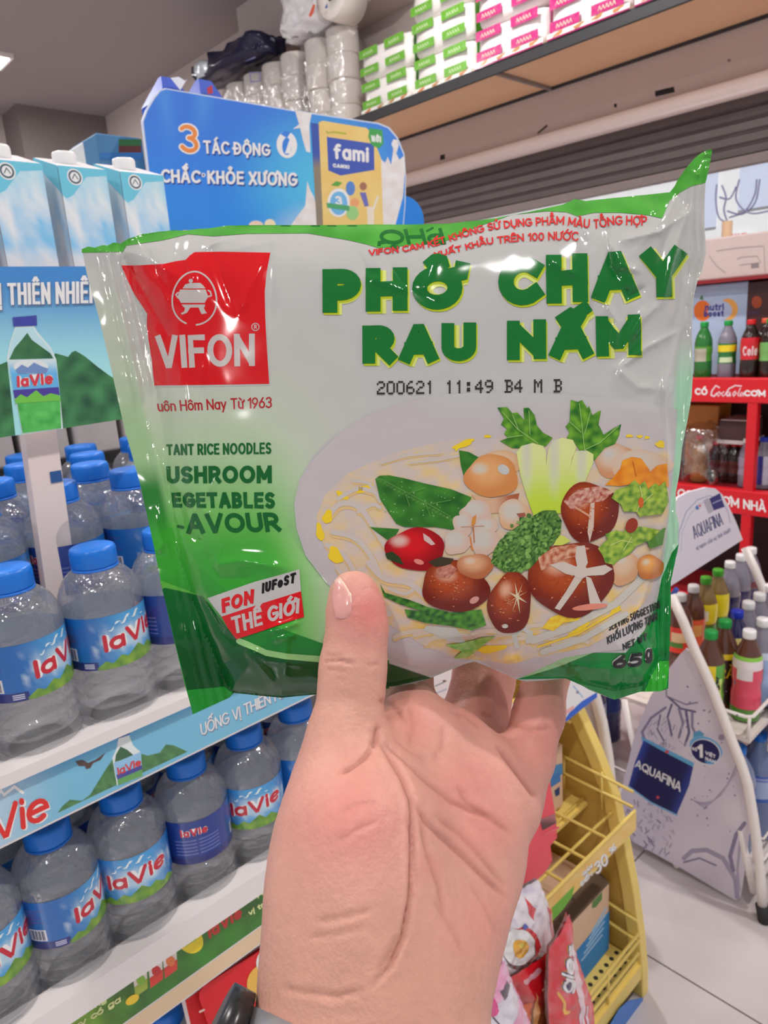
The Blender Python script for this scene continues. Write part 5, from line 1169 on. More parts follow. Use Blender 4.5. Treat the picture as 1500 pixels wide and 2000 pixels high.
# ------------------------------------------------------------------ red drinks rack
m_red = mat('red_enamel', C(206, 24, 36), .35, vary=.04)
XC = 2.8
cr = thing('drinks_rack', 'red steel soft-drink rack with white slogan bars by the shop window', 'rack', (3.0, 1.0, 0))
Y0, Y1 = .35, 1.62
def rbar(z0, z1, nm='slogan_bar'): return bevel(obj(nm, MB().box((XC, Y0, z0), (XC+.04, Y1, z1)).vf, m_red, cr), .004, 2)
ba = rbar(1.092, 1.184); bb = rbar(.665, .76); bc = rbar(.20, .29)
for y in (.99, 1.58, .37): bevel(obj('post', MB().box((XC+.002, y, 0), (XC+.04, y+.036, 1.10)).vf, m_red, cr), .003, 1)
for y in (.37, 1.58): bevel(obj('post', MB().box((3.14, y, 0), (3.18, y+.036, 1.70)).vf, m_red, cr), .003, 1)
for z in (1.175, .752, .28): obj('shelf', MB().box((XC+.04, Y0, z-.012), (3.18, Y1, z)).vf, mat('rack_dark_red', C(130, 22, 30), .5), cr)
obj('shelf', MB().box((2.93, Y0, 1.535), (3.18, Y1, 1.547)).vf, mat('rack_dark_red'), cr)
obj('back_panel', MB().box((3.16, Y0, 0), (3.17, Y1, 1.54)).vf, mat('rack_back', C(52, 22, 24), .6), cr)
def word(bar_, items):
    a = Art()
    for t, q, w_ in items: a.text(t, q, w_, C(240, 224, 226), 0)
    return a
a = word(ba, [('CÓ', [(1357, 758), (1382, 758), (1382, 772), (1357, 771)], 3.2), ('CƠM', [(1453, 762), (1495, 762), (1495, 775), (1453, 774)], 3.2)])
for pts, w_ in (([(1405, 757), (1398, 753), (1390, 764), (1389, 772), (1395, 774), (1400, 768)], 2.6), ([(1404, 766), (1400, 770), (1403, 774), (1408, 768), (1404, 765)], 1.8), ([(1414, 765), (1409, 769), (1412, 774), (1417, 770)], 1.8), ([(1423, 765), (1418, 770), (1421, 774), (1426, 766), (1426, 774)], 1.8),
               ([(1448, 754), (1436, 753), (1424, 759), (1418, 768), (1420, 773), (1427, 772)], 2.4), ([(1436, 764), (1431, 769), (1433, 774), (1438, 768), (1435, 764)], 1.8), ([(1446, 758), (1441, 770), (1443, 774)], 1.8), ([(1449, 766), (1445, 770), (1447, 774), (1452, 767), (1452, 774)], 1.6)):
    a.line(pts, w_, C(238, 206, 212), 1)
a.build('lettering', planefn(0, XC-.0006), m_print, ba)
a = word(bb, [('CÓ COCA CƠM NHÀ', [(1283, 947), (1496, 982), (1496, 1001), (1283, 966)], 3.4)])
a.build('lettering', planefn(0, XC-.0006), m_print, bb)
a = Art(); a.disc(1304, 1250, 17, 18, C(206, 196, 204), 0); a.disc(1305, 1250, 9, 10, (.03, .012, .014), 1); a.build('lettering', planefn(0, XC-.0006), m_print, bc)
def onrack(u, v, z): return onp(u, v, 2, z)
gC = 'soft drinks on top of the red rack'; hC = .215
for lab_, u, x, body, cap_, bands, wd in (
    ('green soda bottle with grey and green label on the red rack', 1372, 2.90, m_grn, m_cg, [full(.28, .52, C(80, 150, 50)), (-.4, .1, .065, .115, C(170, 170, 150))], None),
    ('clear lemon soda bottle with yellow and green label on the red rack', 1418, 2.90, m_smoke, m_cg, [full(.24, .56, C(36, 120, 56)), (-.5, .5, .10, .125, C(226, 206, 40)), (-.3, .2, .06, .08, C(190, 210, 170))], None),
    ('cola bottle with red label and red cap on the red rack', 1462, 2.88, m_cola, m_cr, [full(.30, .64, C(196, 26, 40))], ('Cola', .026, .085, .12, .006, C(232, 190, 196))),
    ('cola bottle with orange cap behind the red-capped bottle', 1490, 2.98, m_cola, m_co, None, None),
    ('green labelled soda bottle at the right picture edge', 1500, 2.88, m_cola, m_cg, [full(.28, .56, C(110, 170, 90))], None)):
    p = onp(u, 735, 0, x); drink(lab_, x, p[1], 1.1765, .033, hC, body, cap_, bands, gC, math.atan2(-x, p[1]), word=wd)
def xbox(name, label, px, x, depth, m, art=None, z0=None, cat='box'):
    P = [onp(u, v, 0, x) for u, v in px]; y0, y1 = min(p[1] for p in P), max(p[1] for p in P); za, zb = min(p[2] for p in P), max(p[2] for p in P)
    if z0 is not None: za = z0
    r = thing(name, label, cat, (x+depth/2, (y0+y1)/2, za)); bevel(obj('body', MB().box((x, y0, za), (x+depth, y1, zb)).vf, m, r), .006, 2)
    if art: art.build('print', planefn(0, x-.0008), m_print, r, eps=.0003)
    return r
a = Art(); a.disc(1372, 607, 17, 20, C(222, 110, 40), 0); a.disc(1422, 604, 19, 21, C(230, 160, 80), 0); a.disc(1406, 606, 24, 19, C(176, 186, 214), 1); a.poly([(1366, 584), (1371, 576), (1374, 586)], C(60, 120, 50), 1)
a.text('nutri', [(1377, 594), (1414, 592), (1414, 606), (1377, 607)], 3, C(58, 62, 140), 2); a.text('boost', [(1375, 607), (1414, 606), (1414, 618), (1375, 619)], 3, C(58, 62, 140), 2)
xbox('shrink_pack', 'pale blue shrink-wrapped drink pack with orange fruit print on the red rack', [(1340, 560), (1455, 690)], 3.0, .12, mat('shrink_blue', C(170, 186, 214), .25, vary=.12, scale=14, Coat_Weight=.5), a, 1.1765, 'drink pack')
a = Art(); a.disc(1478, 590, 10, 12, C(160, 70, 40), 0); a.text('boost', [(1462, 604), (1484, 604), (1484, 614), (1462, 614)], 2, C(80, 50, 80), 1)
xbox('shrink_pack', 'dark maroon drink pack beside the pale blue pack', [(1460, 550), (1530, 690)], 3.0, .12, mat('shrink_maroon', C(70, 34, 36), .3), a, 1.1765, 'drink pack')
a = Art()
for pts in ([(1400, 490), (1440, 484), (1490, 480)], [(1385, 500), (1400, 520), (1416, 532)], [(1440, 506), (1448, 502), (1478, 500), (1486, 512), (1444, 518)]): a.line(pts, 2, C(160, 146, 142), 0)
a.poly([(1467, 516), (1482, 514), (1482, 522), (1467, 524)], C(128, 118, 118), 1); a.line([(1492, 480), (1494, 530)], 1.5, C(166, 152, 148), 0)
xbox('cardboard_box', 'long pale cardboard box on the top of the red rack under the window', [(1330, 474), (1530, 546)], 2.95, .2, mat('pale_card', C(190, 172, 168), .7, vary=.05), a, 1.547)
xbox('juice_box', 'orange carton between the slogan bars of the red rack', [(1340, 790), (1402, 850)], 3.01, .13, mat('orange_card', C(196, 124, 50), .5, vary=.1), None, .753)
a = Art(); a.poly([(1402, 824), (1406, 816), (1462, 808), (1462, 826)], C(206, 190, 170), 0)
bx = xbox('brown_box', 'dark brown box with pale top on the red rack beside the post', [(1404, 822), (1461, 860)], 2.92, .15, mat('brown_card', C(84, 58, 58), .6), None, .93)
obj('lid', MB().box((2.92, bx.location.y-.05, onp(1430, 822, 0, 2.92)[2]), (3.07, bx.location.y+.05, onp(1430, 822, 0, 2.92)[2]+.004)).vf, mat('pale_card'), bx)
obj('tray', MB().box((2.915, bx.location.y-.06, .915), (3.08, bx.location.y+.06, .93)).vf, mat('white_board', C(220, 214, 212), .5), bx)
for i, u in enumerate((1396, 1414, 1432, 1448)):
    p = onp(u, 940, 0, 2.96); drink('dark brown cola bottle on the middle rack shelf under the brown box', 2.96, p[1], .753, .03, .16, m_cola, m_cr, [(-1, 1, .04, .09, C(90, 40, 36))], 'cola bottles under the brown box')
p = onp(1468, 950, 0, 2.88); drink('clear bottle with pale label left of the red post', 2.90, onp(1455, 950, 0, 2.90)[1], .753, .028, .19, m_smoke, m_cw, [(-1, 1, .05, .12, C(150, 140, 160)), (-.2, .2, .09, .1, C(220, 130, 70))], 'bottles by the rack post')
drink('white and blue bottle right of the red post', 2.90, onp(1488, 950, 0, 2.90)[1], .753, .03, .2, m_smoke, m_cb, [(-1, 1, .02, .13, C(176, 180, 196)), (-.9, -.4, .02, .13, C(50, 54, 130))], 'bottles by the rack post')
cb_ = thing('plastic_bag', 'clear crumpled plastic bag of amber bottles on the middle rack shelf', 'bag', (2.9, onp(1375, 900, 0, 2.9)[1], .753)); b0 = cb_.location
V, Fc = puffy(.16, .17, .24, 9, .01, .04, 12); obj('film', ([(p[0]+b0.x, p[1]*(1.0-1.2*p[2])+b0.y, p[2]+b0.z) for p in V], Fc), m_clear, cb_, True)
drink('amber bottle inside the clear plastic bag on the rack', 2.9, b0.y+.02, .756, .032, .19, mat('amber_liquid', C(150, 104, 50), .15), m_cr, None, 'amber bottles')

# ------------------------------------------------------------------ noodle packet held in front
OUT = [(160, 487), (172, 482), (186, 484), (200, 479), (210, 480), (222, 474), (236, 476), (250, 467), (265, 462), (280, 457), (310, 453), (340, 450), (362, 451), (383, 448), (412, 446), (443, 441), (500, 440), (580, 440), (650, 440), (730, 439), (800, 439), (877, 437), (925, 432), (967, 427), (1030, 415), (1100, 400), (1115, 393), (1122, 389), (1132, 391), (1144, 393), (1190, 388), (1240, 383), (1280, 379), (1308, 376), (1318, 363), (1323, 352), (1334, 336), (1347, 320), (1358, 308), (1368, 300), (1380, 293), (1389, 291), (1391, 294), (1387, 315), (1384, 331), (1378, 357), (1376, 400), (1376, 440), (1378, 470), (1379, 493), (1376, 508), (1370, 532), (1363, 547), (1357, 570), (1354, 590), (1351, 650), (1354, 720), (1351, 775), (1342, 825), (1332, 875), (1327, 925), (1320, 962), (1320, 1000), (1326, 1025), (1324, 1062), (1315, 1100), (1310, 1137), (1310, 1200), (1307, 1275), (1302, 1340), (1290, 1350), (1250, 1351), (1225, 1358), (1200, 1367), (1172, 1356), (1150, 1347), (1128, 1334), (1105, 1325), (1065, 1329), (1027, 1331), (1009, 1327), (985, 1315), (957, 1303), (927, 1292), (905, 1298), (888, 1305), (840, 1325), (800, 1336), (773, 1340), (741, 1342), (690, 1348), (620, 1355), (550, 1363), (500, 1358), (457, 1353), (447, 1363), (377, 1395), (360, 1333), (340, 1250), (317, 1150), (297, 1050), (273, 943), (258, 890), (243, 837), (217, 720), (193, 620), (170, 537)]
BODY = [(240, 490), (263, 577), (287, 640), (297, 703), (307, 790), (322, 880), (335, 1000), (352, 1100), (386, 1200), (424, 1300), (452, 1350), (550, 1360), (690, 1345), (773, 1337), (840, 1322), (888, 1303), (927, 1290), (957, 1301), (1009, 1325), (1105, 1322), (1200, 1345), (1262, 1335), (1288, 1280), (1284, 1180), (1296, 1080), (1308, 1000), (1318, 900), (1329, 800), (1332, 700), (1340, 600), (1346, 500), (1346, 420), (1322, 372), (1240, 384), (1144, 394), (1120, 391), (1030, 416), (877, 438), (650, 441), (443, 442), (340, 451), (265, 463)]
G0, G1, GV0, GV1, GS = 140, 1412, 270, 1416, 2
gu, gv = np.meshgrid(np.arange(G0, G1, GS, dtype=float), np.arange(GV0, GV1, GS, dtype=float), indexing='ij')
def grid_dist(poly):
    best = np.full(gu.shape, 1e9); inside = np.zeros(gu.shape, bool); n = len(poly)
    for i in range(n):
        (x0, y0), (x1, y1) = poly[i], poly[(i+1) % n]
        ex, ey = x1-x0, y1-y0; t = np.clip(((gu-x0)*ex+(gv-y0)*ey)/(ex*ex+ey*ey+1e-9), 0, 1)
        best = np.minimum(best, np.hypot(gu-x0-t*ex, gv-y0-t*ey))
        c = (y0 > gv) != (y1 > gv)
        with np.errstate(divide='ignore', invalid='ignore'): xi = x0+(gv-y0)*ex/(ey if ey else 1e-9)
        inside ^= c & (gu < xi)
    return best, inside
bd_, bi_ = grid_dist(BODY); db = np.where(bi_, bd_, 0)
def line_d(pts):
    best = np.full(gu.shape, 1e9); tt = np.zeros(gu.shape); L = len(pts)-1
    for i in range(L):
        (x0, y0), (x1, y1) = pts[i], pts[i+1]; ex, ey = x1-x0, y1-y0; t = np.clip(((gu-x0)*ex+(gv-y0)*ey)/(ex*ex+ey*ey), 0, 1)
        d = np.hypot(gu-x0-t*ex, gv-y0-t*ey); m = d < best; best = np.where(m, d, best); tt = np.where(m, (i+t)/L, tt)
    return best, tt
Hpx = 84*(1-np.exp(-db/46.0))
Hpx -= 10*np.exp(-((gu-760)/420)**2-((gv-900)/330)**2)        # noodle cake flattens the middle
# creases: polyline, height, width
CR = [([(398, 690), (388, 780), (384, 900)], 5, 6), ([(355, 720), (368, 830), (372, 985)], 6, 8), ([(330, 640), (322, 700), (330, 880)], -5, 12), ([(240, 500), (285, 575), (332, 662)], -9, 12), ([(283, 482), (296, 512), (330, 572)], -6, 7), ([(320, 516), (312, 540), (330, 610)], 5, 6),
      ([(452, 440), (425, 470), (392, 490)], 6, 5), ([(372, 452), (366, 505), (380, 560)], 6, 6), ([(345, 455), (338, 500)], -4, 6), ([(410, 480), (460, 610)], -6, 10), ([(517, 500), (465, 615)], 5, 12), ([(535, 470), (533, 520), (528, 640)], -4, 10),
      ([(395, 480), (440, 470), (500, 478)], 4, 5), ([(430, 488), (480, 483), (540, 470)], 3, 4), ([(713, 540), (760, 555), (800, 572)], 5, 7), ([(690, 475), (712, 520), (735, 545)], -4, 10), ([(740, 480), (790, 560), (850, 590)], -3, 14), ([(850, 500), (830, 560), (868, 590)], 3, 12),
      ([(1068, 505), (1128, 541)], 5, 4), ([(1160, 412), (1185, 450), (1192, 520), (1212, 552)], -8, 9), ([(1120, 392), (1128, 420), (1150, 470)], 6, 8), ([(1192, 470), (1215, 520), (1250, 530)], 7, 8), ([(1212, 470), (1290, 452), (1350, 410)], 8, 8), ([(1290, 425), (1325, 370), (1370, 305)], -7, 8),
      ([(1345, 410), (1312, 505), (1290, 600)], 10, 7), ([(1330, 400), (1300, 470), (1285, 520)], -7, 7), ([(1222, 560), (1228, 580), (1262, 560)], -8, 8), ([(1180, 590), (1206, 630), (1196, 690)], 6, 7), ([(1160, 570), (1150, 640)], -3, 8), ([(1262, 600), (1240, 640), (1215, 690)], 6, 5),
      ([(1290, 590), (1255, 625), (1230, 665)], 5, 4), ([(1207, 722), (1222, 734), (1246, 756), (1290, 760)], 7, 12), ([(1207, 722), (1260, 680), (1328, 645)], 7, 6), ([(1328, 640), (1312, 715), (1296, 780)], 10, 6), ([(1296, 700), (1296, 790), (1300, 900), (1297, 1010), (1288, 1100)], 9, 6), ([(1335, 640), (1336, 720), (1322, 860)], -7, 6),
      ([(1275, 1085), (1262, 1150), (1240, 1210)], 8, 8), ([(1330, 1330), (1262, 1245), (1280, 1170)], -6, 7), ([(1150, 1347), (1130, 1312), (1090, 1292)], 6, 6), ([(1100, 1290), (1150, 1306), (1190, 1305)], 7, 5), ([(1190, 1350), (1192, 1300)], 5, 4), ([(1215, 1355), (1218, 1310), (1204, 1290)], -6, 6), ([(1230, 1300), (1250, 1340)], 5, 5),
      ([(1009, 1327), (1060, 1300), (1130, 1296)], -6, 9), ([(927, 1292), (925, 1240)], -14, 34), ([(957, 1303), (1010, 1285)], 5, 10), ([(470, 1257), (520, 1290), (600, 1300)], 5, 7), ([(480, 1270), (540, 1340)], 6, 8), ([(560, 1240), (556, 1330)], 4, 6), ([(395, 1165), (435, 1235), (475, 1262)], -7, 9), ([(410, 1105), (470, 1095), (560, 1110)], 8, 14),
      ([(395, 1075), (430, 1130), (500, 1130)], -6, 14), ([(520, 1238), (560, 1225), (585, 1215)], 6, 5), ([(530, 1250), (580, 1240)], 5, 5), ([(420, 930), (390, 990), (410, 1010)], 5, 5), ([(345, 960), (362, 1040), (395, 1060)], -7, 9), ([(560, 1020), (600, 1090), (640, 1140)], -4, 16), ([(300, 1000), (318, 1060), (308, 1080)], 6, 6), ([(1240, 385), (1262, 400), (1278, 420)], 6, 6), ([(1285, 385), (1290, 420)], -6, 5), ([(180, 484), (250, 500)], 3, 4), ([(1345, 330), (1368, 345)], 5, 5)]
for pts, hgt, wd in CR:
    wd = max(wd, 8.0); d, t = line_d(pts); Hpx += 1.15*hgt*np.exp(-(d/wd)**1.35)*np.clip(np.minimum(t, 1-t)*5+.25, 0, 1)
rs = np.random.RandomState(5); edge_w = np.exp(-db/60)
for i in range(26):       # film ripples that die out away from the seams
    ang = rs.uniform(0, math.pi); k = rs.uniform(.02, .11); ph = rs.uniform(0, 6.3)
    Hpx += np.sin((gu*math.cos(ang)+gv*math.sin(ang))*k+ph)*(.10/k**.5)*(.18+1.1*edge_w)
dl, tl = line_d([(237, 485), (287, 640), (322, 880), (352, 1100), (424, 1300), (455, 1375)])
left = (~bi_) & (gu < 520)
dls, _ = line_d([(160, 487), (170, 537), (193, 620), (217, 720), (243, 837), (273, 943), (297, 1050), (317, 1150), (340, 1250), (360, 1333), (377, 1395)])
Hpx += np.where(left, 2.6*np.sin(2*math.pi*dls/20.0)*np.clip((dls-24)/8, 0, 1), 0)
drs, _ = line_d([(1384, 331), (1376, 440), (1379, 493), (1363, 547), (1351, 650), (1354, 720), (1342, 825), (1327, 925), (1320, 1000), (1324, 1062), (1310, 1137), (1307, 1275), (1302, 1345)])
Hpx += np.where((~bi_) & (gu > 1200), 2.0*np.sin(2*math.pi*drs/13.0), 0)
Hpx = np.maximum(Hpx, -3.2)
D0 = .2585-4.3e-5*(gv-1250); K_ = D0/F
def points(h_px, sign):
    dep = D0-sign*h_px*K_
    ux, vy = (gu-750)/F, (gv-1000)/F
    c = np.stack([ux*dep, vy*dep, dep], -1); return c @ RT.T+CAM
PF = points(Hpx, 1)
HB = 52*(1-np.exp(-db/48.0))+5.0; PB = points(HB, -1)
def grid_normals(P):
    du = np.gradient(P, axis=0); dv = np.gradient(P, axis=1); n = np.cross(dv, du); n /= np.linalg.norm(n, axis=-1, keepdims=True)+1e-12
    if np.mean(np.sum(n*(CAM-P), -1)) < 0: n = -n
    return n
NF = grid_normals(PF)
def gsample(A_, u, v):
    x = (u-G0)/GS; y = (v-GV0)/GS; i = min(max(int(x), 0), A_.shape[0]-2); j = min(max(int(y), 0), A_.shape[1]-2); a_ = x-i; b_ = y-j
    return (A_[i, j]*(1-a_)+A_[i+1, j]*a_)*(1-b_)+(A_[i, j+1]*(1-a_)+A_[i+1, j+1]*a_)*b_
def bagfn(u, v, l):
    n = gsample(NF, u, v); return gsample(PF, u, v)+n/np.linalg.norm(n)*l
A = Art()
GW, GM, GD, GDD = C(226, 223, 219), C(96, 172, 80), C(30, 124, 44), C(8, 92, 36)
def basec(u, v):
    t = sstep(560, 1160, v); xf = sstep(760, 480, u-(v-900)*.12); t *= xf
    c = mix(GW, C(206, 220, 192), min(1, t*2.2)); c = mix(c, C(98, 176, 76), sstep(.3, .95, t)); c = mix(c, C(52, 150, 48), sstep(.8, 1.0, t))
    sl = 300+(v-900)*.22
    if u < sl+14:                       # printed side strip
        s = mix(mix(mix(GW, C(206, 216, 196), sstep(490, 640, v)), C(160, 196, 146), sstep(640, 880, v)), C(46, 122, 52), sstep(890, 960, v)); s = mix(s, C(56, 158, 48), sstep(985, 1060, v)); c = mix(s, c, sstep(sl-6, sl+14, u))
    if u > 1290: c = mix(c, C(176, 222, 190), sstep(640, 760, v)*sstep(1316, 1330, u+(v-700)*.08))
    return c
A.poly(OUT, basec, 0)
# green bottom of the print
A.poly([(296, 1046), (316, 1040), (336, 1030), (350, 1090), (400, 1120), (440, 1150), (470, 1200), (640, 1260), (760, 1290), (760, 1345), (550, 1362), (457, 1353), (377, 1395), (340, 1250)], lambda u, v: mix(C(56, 156, 46), C(24, 120, 40), sstep(1050, 1260, v)), 1)
A.poly([(312, 1133), (336, 1142), (393, 1163), (405, 1174), (395, 1178), (340, 1158), (318, 1152)], C(86, 164, 60), 2)
DK = [(317, 1151), (322, 1148), (395, 1164), (440, 1222), (470, 1258), (520, 1281), (640, 1290), (760, 1296), (843, 1324), (773, 1340), (690, 1348), (550, 1363), (457, 1353), (438, 1340), (366, 1348)]
A.poly(DK, lambda u, v: mix(GDD, C(10, 74, 30), sstep(1180, 1300, v)), 3)
A.line([(468, 1252), (520, 1275), (560, 1282), (642, 1288)], 12, C(146, 196, 124), 4)
A.poly([(366, 1348), (437, 1341), (455, 1353), (447, 1363), (377, 1395)], C(28, 134, 44), 4)
A.poly([(1009, 1327), (1030, 1310), (1100, 1283), (1160, 1275), (1222, 1275), (1258, 1232), (1282, 1180), (1292, 1130), (1312, 1080), (1326, 1062), (1310, 1137), (1310, 1200), (1305, 1345), (1290, 1350), (1250, 1351), (1200, 1367), (1105, 1325)], lambda u, v: mix(C(10, 108, 46), C(16, 128, 52), .5+noise.noise(Vector((u/40, v/40, 1)))), 1)
A.poly([(1009, 1327), (1020, 1310), (1075, 1290), (1115, 1276), (1160, 1274), (1090, 1302)], C(150, 198, 140), 2)
A.poly([(1287, 1292), (1307, 1290), (1302, 1342), (1290, 1350), (1258, 1351), (1272, 1320)], C(44, 158, 40), 3)
A.poly([(1200, 1366), (1150, 1346), (1130, 1334), (1200, 1350), (1258, 1338), (1250, 1351)], C(60, 140, 76), 3)
# plate and soup
BOWL = [(640, 1140), (598, 1085), (580, 1030), (576, 985), (586, 938), (612, 893), (650, 855), (710, 815), (790, 785), (870, 770), (960, 766), (1100, 770), (1230, 780), (1322, 800), (1316, 900), (1306, 1000), (1300, 1060), (1285, 1150), (1262, 1210), (1215, 1268), (1160, 1274), (1100, 1284), (1009, 1326), (957, 1303), (927, 1292), (888, 1300), (840, 1306), (790, 1296), (745, 1270), (695, 1212)]
A.poly(BOWL, lambda u, v: mix(C(220, 210, 212), GW, sstep(840, 770, v)*sstep(760, 900, u)), 4)
A.line([(640, 1140), (598, 1085), (580, 1030), (576, 985), (586, 938), (612, 893), (650, 855)], 2.5, C(234, 230, 230), 5)
SOUP = [(618, 1010), (636, 965), (680, 925), (760, 888), (860, 862), (960, 850), (1060, 846), (1200, 850), (1306, 862), (1304, 1000), (1292, 1080), (1268, 1160), (1220, 1225), (1150, 1262), (1040, 1285), (1000, 1296), (950, 1290), (900, 1286), (830, 1262), (770, 1226), (705, 1180), (665, 1128), (632, 1066)]
def soupc(u, v):
    n_ = noise.noise(Vector((u/42, v/26, 3)))+.5*noise.noise(Vector((u/15, v/11, 8)))
    c = mix(C(226, 206, 196), C(222, 196, 150), .35+n_); lo = sstep(1080, 1240, v-(u-700)*.0)
    c = mix(c, C(214, 176, 84), max(0, min(1, (.25+n_*1.1)*(.25+.75*lo)))); return mix(C(221, 209, 208), c, sstep(845, 905, v+18*n_))
A.poly(SOUP, soupc, 5)
rn = random.Random(11)
def noodle(cx, cy, r, a0, a1, w_, asp=.5, col=None):
    p = [(cx+r*math.cos(math.radians(a0+(a1-a0)*i/12)), cy+asp*r*math.sin(math.radians(a0+(a1-a0)*i/12))) for i in range(13)]
    A.line([(x+1.5, y+2.5) for x, y in p], w_, C(214, 184, 118), 6); A.line(p, w_*.75, col or C(230, 218, 210), 7)
nw = C(228, 212, 204); nw2 = C(224, 206, 186)
for pts, w_ in (([(640, 1010), (664, 985), (700, 990), (730, 1030), (752, 1066)], 15), ([(650, 1040), (690, 1050), (720, 1080), (740, 1120)], 14), ([(660, 975), (700, 955), (740, 965)], 11), ([(700, 1000), (728, 986), (742, 992)], 10), ([(640, 1065), (676, 1090), (700, 1130), (740, 1160)], 14), ([(690, 940), (720, 945), (742, 980)], 9), ([(720, 1100), (750, 1130), (800, 1140), (836, 1170)], 15), ([(660, 1110), (700, 1160), (760, 1200)], 13), ([(760, 1150), (790, 1160), (810, 1150)], 9), ([(745, 905), (800, 890), (860, 885)], 7), ([(800, 905), (860, 898), (900, 890)], 6)):
    q = [np.array(p, float) for p in pts]; q = [q[0]]+q+[q[-1]]; sm = []
    for k in range(1, len(q)-2):
        for t in np.linspace(0, 1, 6)[:-1 if k < len(q)-3 else None]: sm.append(.5*((2*q[k])+(-q[k-1]+q[k+1])*t+(2*q[k-1]-5*q[k]+4*q[k+1]-q[k+2])*t*t+(-q[k-1]+3*q[k]-3*q[k+1]+q[k+2])*t**3))
    A.line([(x+w_*.12, y+w_*.3) for x, y in sm], w_, C(216, 184, 130), 6); A.line(sm, w_*.72, nw, 7)
for i in range(9):
    cx, cy = 830+i*34+rn.uniform(-14, 14), rn.uniform(1236, 1262); noodle(cx, cy, rn.uniform(36, 64), rn.uniform(180, 220), rn.uniform(300, 340), rn.uniform(9, 13), .3, nw2)
for u, v, a_, b_, ro_ in ((905, 868, 22, 6, -.4), (952, 853, 7, 3, 0), (1228, 852, 7, 3, 0), (1248, 853, 6, 3, 0), (1262, 855, 5, 3, 0), (1288, 868, 9, 7, 0), (640, 1010, 9, 14, .3), (625, 1040, 7, 18, -.2), (655, 1085, 12, 18, -.5), (710, 955, 20, 6, -.3), (668, 968, 14, 5, .6), (880, 1240, 26, 8, .1), (960, 1266, 30, 7, -.1), (1130, 1230, 26, 6, -.6), (1200, 1190, 12, 5, -.7), (1100, 1252, 16, 5, -.3), (840, 1210, 20, 7, .4), (812, 888, 10, 3, -.2)):
    A.disc(u, v, a_, b_, C(222, 190, 44), 7, rot=ro_, wob=.12, seed=int(u))
A.line([(890, 880), (905, 866), (925, 860)], 3, C(226, 200, 40), 8); A.line([(985, 925), (1000, 890)], 2, C(226, 196, 120), 8)
A.line([(1010, 1262), (1004, 1240), (1020, 1226), (1036, 1236), (1030, 1252)], 9, C(232, 222, 214), 8); A.line([(1040, 1250), (1110, 1226), (1200, 1180), (1262, 1120)], 14, C(232, 216, 204), 8); A.line([(1060, 1272), (1140, 1246), (1220, 1200)], 12, C(232, 220, 210), 8); A.line([(1050, 1262), (1130, 1236), (1210, 1190)], 4, C(222, 186, 50), 9)
A.poly([(1058, 1226), (1075, 1206), (1100, 1196), (1140, 1200), (1128, 1212), (1100, 1216), (1080, 1232)], lambda u, v: mix(C(236, 200, 60), C(216, 166, 36), .5+noise.noise(Vector((u/8, v/8, 0)))), 9)
A.poly([(826, 1230), (832, 1222), (890, 1226), (910, 1256), (880, 1252)], C(230, 222, 214), 8)
def blob(cx, cy, rx, ry, base, edge, hl=None, rot=0, wob=.05, seed=1, ly=10, hx=-.3, hy=-.4, sp=.0):
    c_, s_ = math.cos(rot), math.sin(rot)
    def f(u, v):
        x, y = u-cx, v-cy; a_ = (x*c_+y*s_)/rx; b_ = (-x*s_+y*c_)/ry; r = math.hypot(a_, b_)
        k = mix(base, edge, sstep(.25, 1.05, math.hypot(a_+.15, b_+.25)))
        if sp: k = mix(k, edge, sp*max(0, noise.noise(Vector((u/5, v/5, seed)))*1.6))
        if hl: k = mix(k, hl, sstep(.42, .05, math.hypot((a_-hx), (b_-hy)*1.1)))
        return k
    A.disc(cx, cy, rx, ry, f, ly, rot=rot, wob=wob, seed=seed, n=36)
leafc = lambda u, v: mix(mix(C(36, 92, 34), C(64, 130, 46), .45+.9*noise.noise(Vector((u/26, v/22, 5)))), C(110, 160, 80), .5*sstep(3, 0, abs((v-935)-(u-735)*.55)))
A.poly([(733, 936), (741, 930), (760, 929), (790, 935), (830, 945), (880, 956), (921, 972), (905, 1000), (888, 1036), (850, 1030), (790, 1030), (774, 1024), (758, 1000), (742, 975)], leafc, 9)
A.poly([(896, 880), (916, 884), (940, 897), (926, 910), (914, 926), (908, 940), (900, 910)], leafc, 9); A.poly([(722, 1030), (780, 1034), (764, 1060), (744, 1046)], leafc, 9)
blob(980, 905, 42, 24, C(222, 190, 158), C(206, 160, 118), C(240, 226, 214), ly=9)
blob(960, 931, 52, 42, C(214, 158, 104), C(196, 128, 72), C(236, 214, 196), seed=2, hx=-.45, hy=-.35); A.disc(983, 918, 12, 9, C(240, 230, 222), 11, rot=.6)
A.poly([(920, 966), (960, 974), (1014, 964), (1006, 1000), (950, 1004)], lambda u, v: mix(C(210, 170, 140), C(160, 90, 60), sstep(960, 1000, u)), 9)
parsley = lambda u, v: mix(C(34, 98, 36), C(112, 166, 50), .45+.9*noise.noise(Vector((u/14, v/14, 2))))
A.poly([(971, 797), (990, 796), (1000, 808), (1010, 806), (1024, 822), (1022, 798), (1032, 797), (1044, 812), (1048, 832), (1060, 846), (1079, 856), (1066, 872), (1040, 876), (1000, 876), (976, 862), (992, 856), (984, 848), (990, 838), (978, 830), (984, 818)], parsley, 9)
A.poly([(1114, 782), (1128, 786), (1136, 782), (1146, 798), (1150, 794), (1156, 812), (1168, 804), (1173, 803), (1168, 830), (1178, 850), (1196, 838), (1212, 829), (1208, 850), (1200, 868), (1180, 876), (1160, 900), (1136, 888), (1122, 866), (1106, 856), (1112, 846), (1104, 834), (1112, 824)], parsley, 9)
blob(1200, 900, 40, 34, C(222, 200, 180), C(196, 140, 100), C(236, 222, 212), ly=8, seed=7); blob(1250, 910, 60, 30, C(228, 208, 192), C(214, 180, 150), ly=8, seed=8)
